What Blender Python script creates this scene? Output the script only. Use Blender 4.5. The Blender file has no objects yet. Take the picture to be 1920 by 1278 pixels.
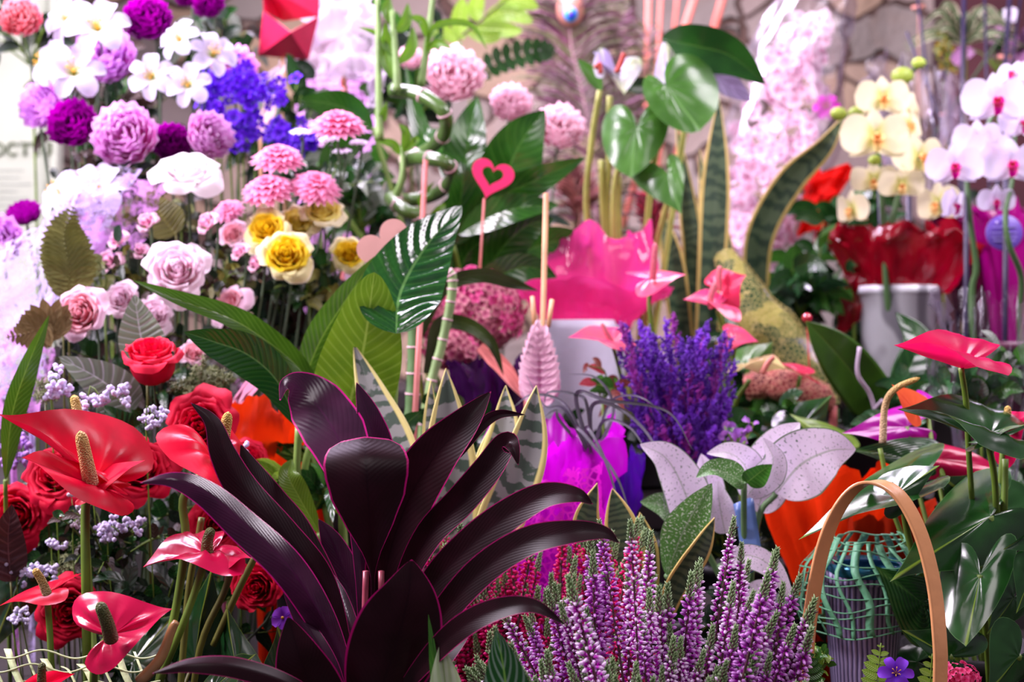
import bpy, math, random
from mathutils import Vector, Matrix
from mathutils.noise import noise as pnoise
random.seed(7)
PI = math.pi
V = Vector
sc = bpy.context.scene
COL = sc.collection
# ------------------------------------------------------------------ camera, world, lamps, exposure
F = 2667.0          # 50 mm lens on a 36 mm film, 1920 px wide
CZ = 1.25
cam_d = bpy.data.cameras.new('camera')
cam_d.lens = 50.0; cam_d.sensor_width = 36.0
cam_d.dof.use_dof = True; cam_d.dof.focus_distance = 0.98; cam_d.dof.aperture_fstop = 6.3
cam_d.clip_start = 0.02
cam = bpy.data.objects.new('camera', cam_d); COL.objects.link(cam)
cam.location = (0, 0, CZ); cam.rotation_euler = (PI/2, 0, 0)
sc.camera = cam
sc.view_settings.view_transform = 'Standard'
sc.view_settings.look = 'None'
sc.view_settings.gamma = 1.0
sc.view_settings.use_curve_mapping = False
sc.view_settings.exposure = 0.3
sc.cycles.max_bounces = 6; sc.cycles.diffuse_bounces = 3; sc.cycles.glossy_bounces = 2
sc.cycles.transmission_bounces = 4; sc.cycles.transparent_max_bounces = 10
sc.cycles.caustics_reflective = False; sc.cycles.caustics_refractive = False
sc.cycles.use_denoising = True
world = bpy.data.worlds.new('world'); sc.world = world; world.use_nodes = True
bg = world.node_tree.nodes['Background']; bg.inputs[0].default_value = (0.66, 0.46, 0.72, 1); bg.inputs[1].default_value = 0.2
def area(name, loc, aim, sx, sy, power, color):
    l = bpy.data.lights.new(name, 'AREA'); l.shape = 'RECTANGLE'; l.size = sx; l.size_y = sy
    l.energy = power; l.color = color
    o = bpy.data.objects.new(name, l); COL.objects.link(o); o.location = loc
    o.rotation_euler = (V(aim) - V(loc)).to_track_quat('-Z', 'Y').to_euler()
    return o
area('shop_light_back', (-0.35, 1.75, 2.25), (-0.15, 1.55, 1.3), 1.3, 0.35, 42, (0.90, 0.74, 1.0))
area('shop_light_left', (-1.2, 0.9, 2.0), (-0.45, 1.5, 1.4), 0.5, 0.5, 37, (0.98, 0.86, 1.0))
area('shop_light_right', (0.9, 1.2, 2.1), (0.5, 1.7, 1.3), 0.5, 0.5, 14, (1.0, 0.88, 1.0))
area('shop_light_front', (0.1, -0.3, 2.2), (0.0, 1.4, 1.2), 0.9, 0.6, 8, (1.0, 0.90, 0.94))

# ------------------------------------------------------------------ coordinates
def P(px, py, d): return V(((px-960)*d/F, d, CZ-(py-639)*d/F))
def S(d): return d/F
TIERS = ((0.62, 1.10, 0.86), (1.10, 1.48, 0.95), (1.48, 2.0, 1.08), (2.0, 2.55, 1.18))
def ty(y, r):
    for a, b, z in TIERS:
        if y < b: return min(max(y, a+r+.004), b-r-.002)
    return y
def tz(y):
    for a, b, z in TIERS:
        if y < b: return z
    return 1.18
def spl(pts, n):
    """Catmull-Rom through a list of Vectors (or tuples)"""
    pts = [V(p) for p in pts]
    if len(pts) == 2: return [pts[0].lerp(pts[1], i/(n-1)) for i in range(n)]
    q = [pts[0]*2-pts[1]] + pts + [pts[-1]*2-pts[-2]]
    m = len(pts)-1; out = []
    for i in range(n):
        t = i/(n-1)*m; k = min(int(t), m-1); u = t-k
        a, b, c, d = q[k], q[k+1], q[k+2], q[k+3]
        out.append(0.5*((2*b)+(c-a)*u+(2*a-5*b+4*c-d)*u*u+(3*b-a-3*c+d)*u*u*u))
    return out
def lin(xs, t):
    """piecewise-linear lookup in [(t, v)...]"""
    for (a, va), (b, vb) in zip(xs, xs[1:]):
        if t <= b: return va+(vb-va)*(t-a)/max(1e-9, b-a)
    return xs[-1][1]

# ------------------------------------------------------------------ materials
def srgb(c):
    if isinstance(c, str):
        c = tuple(int(c[i:i+2], 16)/255 for i in (0, 2, 4))
    return tuple((x/12.92 if x <= .04045 else ((x+.055)/1.055)**2.4) for x in c)+(1,)
class N:
    def __init__(s, name):
        s.m = bpy.data.materials.new(name); s.m.use_nodes = True
        s.t = s.m.node_tree; s.t.nodes.clear()
        s.out = s.t.nodes.new('ShaderNodeOutputMaterial')
    def n(s, typ, props={}, **inp):
        x = s.t.nodes.new(typ)
        for k, v in props.items(): setattr(x, k, v)
        for k, v in inp.items(): s.set(x, k, v)
        return x
    def set(s, x, k, v):
        sock = x.inputs[int(k[1:])] if k[0] == '_' and k[1:].isdigit() else x.inputs[k.replace('_', ' ')]
        if hasattr(v, 'links') or isinstance(v, bpy.types.NodeSocket): s.t.links.new(v, sock)
        else: sock.default_value = v
    def math(s, op, a, b=0.0, c=0.0):
        x = s.t.nodes.new('ShaderNodeMath'); x.operation = op
        for i, v in enumerate((a, b, c)):
            if isinstance(v, bpy.types.NodeSocket): s.t.links.new(v, x.inputs[i])
            else: x.inputs[i].default_value = v
        return x.outputs[0]
    def mix(s, f, a, b):
        x = s.t.nodes.new('ShaderNodeMix'); x.data_type = 'RGBA'
        for i, v in ((0, f), (6, a), (7, b)):
            if isinstance(v, bpy.types.NodeSocket): s.t.links.new(v, x.inputs[i])
            else: x.inputs[i].default_value = v
        return x.outputs[2]
    def smooth(s, v, a, b):
        x = s.t.nodes.new('ShaderNodeMapRange'); x.interpolation_type = 'SMOOTHSTEP'
        s.t.links.new(v, x.inputs[0]); x.inputs[1].default_value = a; x.inputs[2].default_value = b
        return x.outputs[0]
    def noise(s, scale, detail=3, vec=None, rough=.5):
        x = s.n('ShaderNodeTexNoise'); x.inputs['Scale'].default_value = scale; x.inputs['Detail'].default_value = detail
        x.inputs['Roughness'].default_value = rough
        if vec is None: vec = s.n('ShaderNodeTexCoord').outputs['Object']
        s.t.links.new(vec, x.inputs['Vector']); return x.outputs[0]
    def uv(s):
        u = s.n('ShaderNodeUVMap'); x = s.n('ShaderNodeSeparateXYZ'); s.t.links.new(u.outputs[0], x.inputs[0])
        return x.outputs[0], x.outputs[1], u.outputs[0]
    def finish(s, col, rough=.5, spec=.5, trans=0.0, bump=None, bstr=.3, alpha=None, coat=0.0, emit=None, metal=0.0):
        b = s.n('ShaderNodeBsdfPrincipled')
        s.set(b, 'Base_Color', col); s.set(b, 'Roughness', rough); s.set(b, 'Specular_IOR_Level', spec)
        if coat: s.set(b, 'Coat_Weight', coat); s.set(b, 'Coat_Roughness', .15)
        if metal: s.set(b, 'Metallic', metal)
        if bump is not None:
            bp = s.n('ShaderNodeBump'); bp.inputs['Strength'].default_value = bstr; bp.inputs['Distance'].default_value = .002
            s.t.links.new(bump, bp.inputs['Height']); s.t.links.new(bp.outputs[0], b.inputs['Normal'])
        o = b.outputs[0]
        if trans:
            t = s.n('ShaderNodeBsdfTranslucent'); s.set(t, 'Color', col)
            m = s.n('ShaderNodeMixShader'); m.inputs[0].default_value = trans
            s.t.links.new(o, m.inputs[1]); s.t.links.new(t.outputs[0], m.inputs[2]); o = m.outputs[0]
        if alpha is not None:
            t = s.n('ShaderNodeBsdfTransparent'); m = s.n('ShaderNodeMixShader')
            s.set(m, '_0', alpha); s.t.links.new(t.outputs[0], m.inputs[1]); s.t.links.new(o, m.inputs[2]); o = m.outputs[0]
        s.t.links.new(o, s.out.inputs[0]); return s.m
_mc = {}
def plain(name, c, rough=.5, spec=.5, trans=0.0, var=.25, scale=30, bstr=0.0, bscale=200, coat=0.0, metal=0.0):
    k = ('p', name)
    if k in _mc: return _mc[k]
    n = N(name); c = srgb(c)
    f = n.noise(scale)
    dark = tuple(x*(1-var) for x in c[:3])+(1,); lite = tuple(min(1, x*(1+var*.6)) for x in c[:3])+(1,)
    col = n.mix(n.smooth(f, .3, .7), dark, lite)
    b = n.noise(bscale, 2) if bstr else None
    _mc[k] = n.finish(col, rough, spec, trans, b, bstr, coat=coat, metal=metal); return _mc[k]
def leafmat(name, c, vein=None, K=14, slope=1.2, vw=.12, vamt=.6, c2=None, margin=None, mw=.06, rough=.35, trans=.2, midw=.03, mid=None, bstr=.25, coat=0.0, var=.3, spec=.5, lite=0.0, edge=0.15):
    k = ('l', name)
    if k in _mc: return _mc[k]
    n = N(name); c = srgb(c); u, v, uvv = n.uv()
    a = n.math('MULTIPLY', n.math('ABSOLUTE', n.math('SUBTRACT', u, .5)), 2)
    f = n.noise(28); c2v = srgb(c2) if c2 else tuple(x*(1-var) for x in c[:3])+(1,)
    col = n.mix(n.smooth(f, .32, .68), c, c2v)
    ph = n.math('FRACT', n.math('SUBTRACT', n.math('MULTIPLY', v, K), n.math('MULTIPLY', a, slope)))
    d = n.math('ABSOLUTE', n.math('SUBTRACT', ph, .5))
    vm = n.math('SUBTRACT', 1.0, n.smooth(d, vw*.3, vw*1.2))
    vc = srgb(vein) if vein else tuple(min(1, x*1.6+.01) for x in c[:3])+(1,)
    col = n.mix(n.math('MULTIPLY', vm, vamt), col, vc)
    mm = n.math('SUBTRACT', 1.0, n.smooth(a, midw*.6, midw*1.6))
    col = n.mix(n.math('MULTIPLY', mm, .8), col, srgb(mid) if mid else vc)
    if margin:
        g = n.smooth(a, 1-mw*1.3, 1-mw*.7)
        g = n.math('MAXIMUM', g, n.math('MULTIPLY', n.smooth(v, .985, .995), 1.0))
        col = n.mix(g, col, srgb(margin))
    h = n.math('ADD', n.math('MULTIPLY', d, 1.0), n.math('MULTIPLY', n.smooth(a, 0, .15), .6))
    _mc[k] = n.finish(col, rough, spec, trans, h, bstr, coat=coat); return _mc[k]
def petalmat(name, inner, outer, rough=.6, trans=.35, t0=.1, t1=.9, tip=None, bstr=.15):
    k = ('q', name)
    if k in _mc: return _mc[k]
    n = N(name); u, v, uvv = n.uv()
    col = n.mix(n.smooth(v, t0, t1), srgb(inner), srgb(outer))
    if tip: col = n.mix(n.smooth(v, .9, 1.0), col, srgb(tip))
    f = n.noise(60); dk = n.mix(.8, col, (0, 0, 0, 1))
    col = n.mix(n.math('MULTIPLY', n.smooth(f, .55, .8), .18), col, srgb(inner))
    w = n.n('ShaderNodeTexWave'); w.inputs['Scale'].default_value = 12; n.t.links.new(uvv, w.inputs['Vector'])
    _mc[k] = n.finish(col, rough, .3, trans, w.outputs['Fac'], bstr); return _mc[k]
def sheetmat(name, c, rough=.15, alpha=.8, trans=.45, spec=.6, holes=None, hs=60, hw=.06, coat=0.0, var=.2, bstr=.4, bscale=25):
    """foil, film, tissue, fleece and netting"""
    k = ('s', name)
    if k in _mc: return _mc[k]
    n = N(name); c = srgb(c)
    f = n.noise(18, 4); col = n.mix(f, tuple(x*(1-var) for x in c[:3])+(1,), tuple(min(1, x*(1+var)) for x in c[:3])+(1,))
    al = alpha
    if holes == 'net':
        vo = n.n('ShaderNodeTexVoronoi', {'feature': 'DISTANCE_TO_EDGE'}); vo.inputs['Scale'].default_value = hs
        n.t.links.new(n.n('ShaderNodeTexCoord').outputs['Object'], vo.inputs['Vector'])
        al = n.math('MULTIPLY', n.math('SUBTRACT', 1.0, n.smooth(vo.outputs['Distance'], hw*.6, hw)), alpha)
    if holes == 'fleece':
        g = n.noise(hs, 6, rough=.7); g2 = n.noise(hs*.15, 3)
        al = n.math('MULTIPLY', n.smooth(n.math('ADD', g, n.math('MULTIPLY', g2, .5)), .64, .82), alpha)
    _mc[k] = n.finish(col, rough, spec, trans, n.noise(bscale, 5), bstr, alpha=al if (not isinstance(al, (int, float)) or al < 1) else None, coat=coat); return _mc[k]

# ------------------------------------------------------------------ mesh builder and the objects
ICO = None
def _ico():
    global ICO
    if ICO is None:
        import bmesh
        b = bmesh.new(); bmesh.ops.create_icosphere(b, subdivisions=2, radius=1)
        vs = [v.co.copy() for v in b.verts]; fs = [[x.index for x in f.verts] for f in b.faces]; b.free()
        b = bmesh.new(); bmesh.ops.create_icosphere(b, subdivisions=1, radius=1)
        vs1 = [v.co.copy() for v in b.verts]; fs1 = [[x.index for x in f.verts] for f in b.faces]; b.free()
        octv = [V((0, 0, 1)), V((1, 0, 0)), V((0, 1, 0)), V((-1, 0, 0)), V((0, -1, 0)), V((0, 0, -1))]
        octf = [[0, 1, 2], [0, 2, 3], [0, 3, 4], [0, 4, 1], [5, 2, 1], [5, 3, 2], [5, 4, 3], [5, 1, 4]]
        ICO = {2: (vs, fs), 1: (vs1, fs1), 0: (octv, octf)}
    return ICO
class MB:
    def __init__(s): s.v = []; s.f = []; s.uv = []; s.mi = []; s.cur = 0
    def add(s, vs, fs, uvs=None):
        o = len(s.v); s.v += vs; s.uv += uvs if uvs else [(0.5, 0.5)]*len(vs)
        for f in fs: s.f.append([i+o for i in f]); s.mi.append(s.cur)
    def grid(s, nu, nv, fn, closed=False):
        vs = []; uv = []
        for j in range(nv+1):
            for i in range(nu+1):
                vs.append(V(fn(i/nu, j/nv))); uv.append((i/nu, j/nv))
        w = nu+1
        s.add(vs, [[j*w+i, j*w+i+1, (j+1)*w+i+1, (j+1)*w+i] for j in range(nv) for i in range(nu)], uv)
    def tube(s, pts, r, n=8, cap=True):
        """pts: Vectors; r: one radius or a function of t"""
        rf = r if callable(r) else (lambda t: r)
        m = len(pts); vs = []; uv = []
        up = None
        for k, p in enumerate(pts):
            T = (pts[min(k+1, m-1)]-pts[max(k-1, 0)]).normalized()
            if up is None: up = T.orthogonal().normalized()
            up = (up-T*up.dot(T)); up = up.normalized() if up.length > 1e-6 else T.orthogonal().normalized()
            sd = T.cross(up); rr = rf(k/(m-1))
            for i in range(n):
                a = 2*PI*i/n; vs.append(p+(up*math.cos(a)+sd*math.sin(a))*rr); uv.append((i/n, k/(m-1)))
        fs = [[k*n+i, k*n+(i+1) % n, (k+1)*n+(i+1) % n, (k+1)*n+i] for k in range(m-1) for i in range(n)]
        if cap: fs.append(list(range(n))[::-1]); fs.append([(m-1)*n+i for i in range(n)])
        s.add(vs, fs, uv)
    def blob(s, c, rx, ry=None, rz=None, M=None, lod=1):
        vs, fs = _ico()[lod]; ry = rx if ry is None else ry; rz = rx if rz is None else rz
        M = M or Matrix.Identity(3); c = V(c)
        s.add([c+M@V((p.x*rx, p.y*ry, p.z*rz)) for p in vs], fs, [(.5+.5*p.x, .5+.5*p.z) for p in vs])
    def lathe(s, prof, c, n=32, M=None):
        c = V(c); M = M or Matrix.Identity(3); vs = []; uv = []
        for k, (r, z) in enumerate(prof):
            for i in range(n):
                a = 2*PI*i/n; vs.append(c+M@V((r*math.cos(a), r*math.sin(a), z))); uv.append((i/n, k/(len(prof)-1)))
        s.add(vs, [[k*n+i, k*n+(i+1) % n, (k+1)*n+(i+1) % n, (k+1)*n+i] for k in range(len(prof)-1) for i in range(n)], uv)
    def box(s, a, b):
        a = V(a); b = V(b)
        vs = [V((x, y, z)) for z in (a.z, b.z) for y in (a.y, b.y) for x in (a.x, b.x)]
        s.add(vs, [[0, 2, 3, 1], [4, 5, 7, 6], [0, 1, 5, 4], [2, 6, 7, 3], [0, 4, 6, 2], [1, 3, 7, 5]])
    def build(s, name, mat, parent=None, smooth=True, solid=0.0, origin=None, sub=0):
        root = parent
        off = V((0, 0, 0))
        q = parent
        while q is not None: off += q.location; q = q.parent
        loc = V((0, 0, 0))
        if parent is None:
            if origin is None:
                xs = [p.x for p in s.v]; ys = [p.y for p in s.v]
                origin = V(((min(xs)+max(xs))/2, (min(ys)+max(ys))/2, min(p.z for p in s.v)))
            loc = V(origin); off = loc
        me = bpy.data.meshes.new(name)
        me.from_pydata([tuple(p-off) for p in s.v], [], s.f); 
        ul = me.uv_layers.new(name='UVMap')
        li = [0]*len(me.loops); me.loops.foreach_get('vertex_index', li)
        buf = []
        for i in li: buf += s.uv[i]
        ul.data.foreach_set('uv', buf)
        mats = mat if isinstance(mat, (list, tuple)) else [mat]
        for m in mats: me.materials.append(m)
        me.polygons.foreach_set('material_index', s.mi)
        me.polygons.foreach_set('use_smooth', [smooth]*len(me.polygons)); me.update()
        o = bpy.data.objects.new(name, me); COL.objects.link(o); o.parent = parent; o.location = loc
        if sub:
            md = o.modifiers.new('sub', 'SUBSURF'); md.levels = sub; md.render_levels = sub
        if solid:
            md = o.modifiers.new('solid', 'SOLIDIFY'); md.thickness = solid; md.offset = 0
        return o
def tag(o, label=None, cat=None, group=None, kind=None):
    for k, x in (('label', label), ('category', cat), ('group', group), ('kind', kind)):
        if x: o[k] = x
    return o
def thing(name, label, cat, loc, group=None):
    o = bpy.data.objects.new(name, None); COL.objects.link(o); o.location = loc; o.empty_display_size = .02
    return tag(o, label, cat, group)
def dup(o, parent, mat=None, name=None):
    c = o.copy(); COL.objects.link(c); c.parent = parent
    for ch in list(o.children): dup(ch, c)
    return c
# ------------------------------------------------------------------ leaf shapes
def w_lance(t): return max(0.0, math.sin(PI*t**.85))**.85
def w_ovate(t): return max(0.0, math.sin(PI*t**.62))**.8
def w_obov(t): return max(0.0, math.sin(PI*t**1.5))**.7
def w_ellip(t): return max(0.0, math.sin(PI*t))**.6
def w_strap(t): return min(1.0, .55+t*1.6)*(1-max(0, (t-.45)/.55)**2.2)
def w_sword(t): return min(1.0, .75+t*.6)*(1-max(0, (t-.55)/.45)**1.7)
def w_grass(t): return (1-t**2.5)*.9+.02
def w_blunt(t): return min(1.0, .12+1.25*t**1.1)*(1-max(0, (t-.80)/.2)**2.6*.62) if t < 1 else .38
W = dict(lance=w_lance, ovate=w_ovate, obov=w_obov, ellip=w_ellip, strap=w_strap, sword=w_sword, grass=w_grass, blunt=w_blunt)
CAM = V((0, 0, CZ))
def leaf(mb, pts, hw, shape='lance', roll=0.0, fold=.25, cup=0.0, rip=0.0, ripk=5, nu=6, nv=22, corr=None, world=False, flip=False, twist=0.0):
    """pts from the base to the tip, (px, py, depth) each, or Vectors when world; hw: largest half width, px (or m)"""
    if not world:
        dm = sum(p[2] for p in pts)/len(pts); W0 = hw*S(dm); pts = [P(*p) for p in pts]
    else: W0 = hw
    c = spl(pts, nv+1); wf = W[shape]; T = []; ctr = sum(c, V((0, 0, 0)))/len(c)
    for k in range(nv+1): T.append((c[min(k+1, nv)]-c[max(k-1, 0)]).normalized())
    sgn = -1 if flip else 1; seed = c[0].x*91+c[0].z*37
    sprev = None; sides = []
    for k in range(nv+1):
        sd = T[k].cross((CAM-c[k]).normalized())
        if sd.length < .15 and sprev is not None: sd = sprev
        sd.normalize()
        if sprev is not None and sd.dot(sprev) < 0: sd = -sd
        sprev = sd.copy(); sides.append(sd)
    def fn(u, v):
        k = round(v*nv); s = (u-.5)*2; w = W0*wf(v)
        r = roll+twist*v
        sd = Matrix.Rotation(r, 3, T[k])@sides[k]
        nn = sd.cross(T[k])*sgn
        h = fold*abs(s)**1.2*w+cup*s*s*w
        if rip: h += rip*W0*math.sin(v*ripk*PI*2+seed+(1.3 if s > 0 else 0))*s*s*math.sin(PI*min(1, v*1.2))
        if corr: h += corr[0]*W0*math.cos(2*PI*(corr[1]*v-corr[2]*abs(s)))*min(1, (1-abs(s))*4)*min(1, abs(s)*5)*min(1, w/W0*1.5)
        return c[k]+sd*s*w*(1-.12*fold*abs(s))+nn*h
    mb.grid(nu, nv, fn)
HALF = [(0, 1.0), (.05, .93), (.15, .83), (.33, .69), (.55, .52), (.76, .32), (.91, .12), (.99, -.08), (.95, -.24), (.80, -.35), (.58, -.39), (.36, -.34), (.17, -.22), (.05, -.09), (0.01, -.03)]
ROUNDH = [(0, 1.0), (.10, .96), (.30, .90), (.52, .78), (.74, .58), (.90, .34), (.98, .08), (.97, -.14), (.88, -.30), (.70, -.40), (.48, -.42), (.28, -.35), (.12, -.22), (.04, -.09), (0.01, -.03)]
def heart(mb, a, tip, latR, latL, bulge=.08, droop=0.0, vein=.012, outline=HALF, nr=9, seed=0, rim=0.0, flip=False):
    """heart-shaped blade hung at a; tip a point; latR, latL: offsets (dpx, dpy, ddepth) of the two widest points"""
    A = P(*a); L = P(*tip)-A; R = P(a[0]+latR[0], a[1]+latR[1], a[2]+latR[2])-A; Lf = P(a[0]+latL[0], a[1]+latL[1], a[2]+latL[2])-A
    out = spl([V((x, y, 0)) for x, y in outline], 23)
    pr = [(p.x, p.y) for p in out]
    ring = [(-x, y) for x, y in pr[::-1]][:-1]+pr     # notch left .. tip .. notch right
    m = len(ring)
    ln = (R.length+Lf.length+L.length)/3
    Nn = (R-Lf).cross(L).normalized()
    if Nn.dot(CAM-A) < 0: Nn = -Nn
    if flip: Nn = -Nn
    vs = []; uv = []
    for j in range(nr+1):
        q = (j/nr)**.85
        for i, (x, y) in enumerate(ring):
            x_, y_ = x*q, y*q
            ph = math.atan2(x, y)
            p = A+L*y_+(R*x_ if x_ > 0 else Lf*(-x_))
            h = bulge*ln*math.sin(PI*min(1, abs(x_)*1.1))*.8-droop*ln*(max(0, y_)**2)
            h += vein*ln*math.cos(ph*11)*math.sin(PI*q)*1.2
            h += vein*ln*1.3*pnoise(V((x_*2.6+seed, y_*2.6, seed*.7)))
            if rim: h += rim*ln*max(0, q-.8)*5
            vs.append(p+Nn*h); uv.append((.5+ph/(2*PI), q))
    fs = [[j*m+i, j*m+i+1, (j+1)*m+i+1, (j+1)*m+i] for j in range(nr) for i in range(m-1)]
    mb.add(vs, fs, uv)
def frond(mb, pts, hw, n=16, shape='ovate', ratio=.26, fold=.1, back=.35, world=False, stemr=1.2):
    if not world:
        dm = sum(p[2] for p in pts)/len(pts); W0 = hw*S(dm); pts = [P(*p) for p in pts]; sr = stemr*S(dm)
    else: W0 = hw; sr = stemr*.0005
    c = spl(pts, n*2+1); wf = W[shape]
    mb.tube(c, sr, 5)
    for k in range(1, n*2, 1):
        v = k/(n*2); T = (c[k+1]-c[k-1]).normalized(); sd = T.cross((CAM-c[k]).normalized()).normalized()
        nn = sd.cross(T)
        for s in ((-1, 1) if k % 2 else ()):
            ln = W0*max(.12, wf(min(1, v*.95+.04)))
            tip = c[k]+sd*s*ln+T*ln*back-nn*ln*fold*random.uniform(-1, 1)
            leaf(mb, [c[k], (c[k]+tip)/2+T*ln*.02, tip], ln*ratio, 'strap', nu=2, nv=5, world=True, fold=.2)

# ------------------------------------------------------------------ flowers: unit size, local +Z is the way they face
def frame(face, spin=0.0):
    z = V(face).normalized(); x = V((0, 0, 1)).cross(z)
    if x.length < .05: x = V((1, 0, 0))
    x.normalize(); y = z.cross(x)
    M = Matrix((x, y, z)).transposed()
    return M@Matrix.Rotation(spin, 3, 'Z')
def rpetal(mb, X, az, prof, ha, ruf=0.0, shape=None, nu=8, nv=8, k=3, notch=0.0, seed=0.0, flatten=1.0):
    """petal that is a piece of a cup: prof [(r, z)] from its base to its edge, half angle ha"""
    c = spl([V((r, 0, z)) for r, z in prof], nv+1)
    def fn(u, v):
        s = (u-.5)*2; t = v*(1-.22*abs(s)**3-notch*max(0, 1-abs(s)*2.2))
        i = t*nv; a = int(min(nv-1, i)); p = c[a].lerp(c[a+1], i-a)
        sh = (shape(v) if shape else min(1, .35+1.1*v)*(1-.25*max(0, v-.8)*5*.6))
        r = p.x*flatten; th = az+s*ha*sh
        w = ruf*v*v*math.sin(s*k*PI+seed*5)
        return X(V(((r+w)*math.cos(th), (r+w)*math.sin(th), p.z+w*.6)))
    mb.grid(nu, nv, fn)
def spetal(mb, X, az, prof, wid, cup=.2, shape='ellip', nu=6, nv=9, ruf=0.0, off=(0, 0), seed=0):
    """free petal: centre line prof [(r, z)], half width wid, edges cupped upwards"""
    c = spl([V((r, 0, z)) for r, z in prof], nv+1); wf = W[shape] if isinstance(shape, str) else shape
    ca, sa = math.cos(az), math.sin(az)
    def fn(u, v):
        k = round(v*nv); s = (u-.5)*2; w = wid*wf(v); T = (c[min(k+1, nv)]-c[max(k-1, 0)]).normalized(); nn = V((-T.z, 0, T.x))
        p = c[k]+nn*(cup*s*s*w+ruf*math.sin(s*9+seed)*v*w)+V((0, s*w, 0))
        return X(V((p.x*ca-p.y*sa+off[0], p.x*sa+p.y*ca+off[1], p.z)))
    mb.grid(nu, nv, fn)
def XF(c, face, R, spin=0.0, squash=1.0):
    M = frame(face, spin); c = V(c)
    return lambda p: c+M@V((p.x*R, p.y*R, p.z*R*squash))
def rose_parts(root, c, face, R, mat, cmat=None, n=20, spin=0.0, openness=1.0, outer=5, pname='petal', squash=1.0):
    X = XF(c, face, R/1.12, spin, squash); rnd = random.Random(int(c.x*9999)+int(c.z*999))
    mb = MB()
    for k in range(n):
        f = k/(n-1); R1 = .09+.62*f**.9
        o = openness
        prof = [(.04, -.60), (.72*R1+.08, -.42), (R1+.02, -.05+.12*(1-f)), (R1+.02+.17*f*o, .34-.34*f*o), (R1+.03+(.36*f*f+.05*f)*o, .38-.62*f*o*1.0)]
        az = k*2.4+rnd.uniform(-.25, .25)
        q = MB() if k >= n-outer else mb
        rpetal(q, X, az, prof, (.95-.18*f)+rnd.uniform(-.08, .08), ruf=.015+.035*f, nu=8, nv=9, seed=rnd.random(), k=2)
        if q is not mb: q.build(pname, mat, root)
    for k in range(7):       # the furled heart of the bloom
        rpetal(mb, X, k*1.9, [(.01, -.2), (.05+.012*k, .1), (.035+.012*k, .40-.01*k)], 1.3, nu=6, nv=5)
    mb.build('bloom_centre', cmat or mat, root)
def peony_parts(root, c, face, R, mat, n=36, spin=0.0, ball=.8, ruf=.06, dense=1.0, ha=.95):
    X = XF(c, face, R/1.05, spin); rnd = random.Random(int(c.x*9999)+int(c.z*999)); mb = MB(); ob = MB()
    for k in range(n):
        f = (k+.5)/n; R1 = math.sqrt(f)
        zt = ball*math.sqrt(max(0, 1-R1*R1*.92))*.75
        prof = [(.05, -.45), (R1*.75+.03, -.35+.2*zt), (R1*.97+.03, zt*.75-.05), (R1*(1.0+.06*rnd.random()), zt+.03*rnd.random())]
        rpetal(mb if f < .7 else ob, X, k*2.4+rnd.uniform(-.2, .2), prof, (ha/(R1+.22))*rnd.uniform(.75, 1.1)*.62, ruf=ruf, nu=6, nv=5, notch=.12, k=2, seed=rnd.random()*6)
    mb.build('inner_petals', mat, root); ob.build('outer_petals', mat, root)
def mum_parts(root, c, face, R, mat, layers=((1.0, -.12, 22), (.9, .05, 20), (.75, .2, 16), (.52, .34, 12), (.3, .42, 8)), wid=.13, spin=0.0):
    X = XF(c, face, R, spin); rnd = random.Random(int(c.x*9999)+int(c.z*999)); mb = MB()
    for L, z, n in layers:
        for i in range(n):
            l = L*rnd.uniform(.88, 1.04)
            spetal(mb, X, 2*PI*i/n+rnd.uniform(-.1, .1), [(.04, 0), (l*.5, z*.8+.05), (l, z)], wid*rnd.uniform(.85, 1.2), .35, 'obov', nu=2, nv=5, seed=i)
    mb.build('petals', mat, root)
def lily_parts(root, c, face, R, mat, smat, spin=0.0, recurve=.25, wid=.34):
    X = XF(c, face, R, spin)
    for i in range(6):
        m = MB(); o = i % 2
        spetal(m, X, i*PI/3, [(.02, -.5), (.12, -.12), (.45, .06+.03*o), (.8, .03), (1.0, -recurve*.6)], wid*(1.0 if o else .82), .28, 'obov', nu=6, nv=9, seed=i)
        m.build('petal', mat, root)
    m = MB()
    for i in range(6):
        a = i*PI/3+.4; pts = spl([V((.02, 0, -.3)), V((.08, 0, .15)), V((.22, 0, .42))], 6)
        pts = [X(V((p.x*math.cos(a), p.x*math.sin(a), p.z))) for p in pts]
        m.tube(pts, .012*R, 4)
        m.blob(pts[-1], .075*R, .03*R, .03*R, M=frame(face, a), lod=1)
    m.build('stamens', smat, root)
def stem_to(root, c, face, R, d, mat, base=None, rpx=2.6, name='stem', back=.45, n=14, lean=0):
    c = V(c); f = V(face).normalized()
    p0 = c-f*R*back; p1 = c-f*R*1.6-V((0, 0, R*1.0))
    b = V(base)
    mid = V((b.x*.6+c.x*.4, b.y*.6+c.y*.4, b.z+(p1.z-b.z)*.5))
    m = MB(); m.tube(spl([p0, p1, mid, b], n), rpx*S(d), 6); return m.build(name, mat, root)
def calyx(root, c, face, R, mat, n=5, L=.55):
    X = XF(c, face, R); m = MB()
    for i in range(n): spetal(m, X, 2*PI*i/n+.3, [(.04, -.62), (.3*L/.55, -.5), (L, -.34)], .14, .3, 'lance', nu=2, nv=5)
    m.blob(X(V((0, 0, -.6))), .16*R, lod=1); m.build('calyx', mat, root)
CX0 = 0.0
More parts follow.
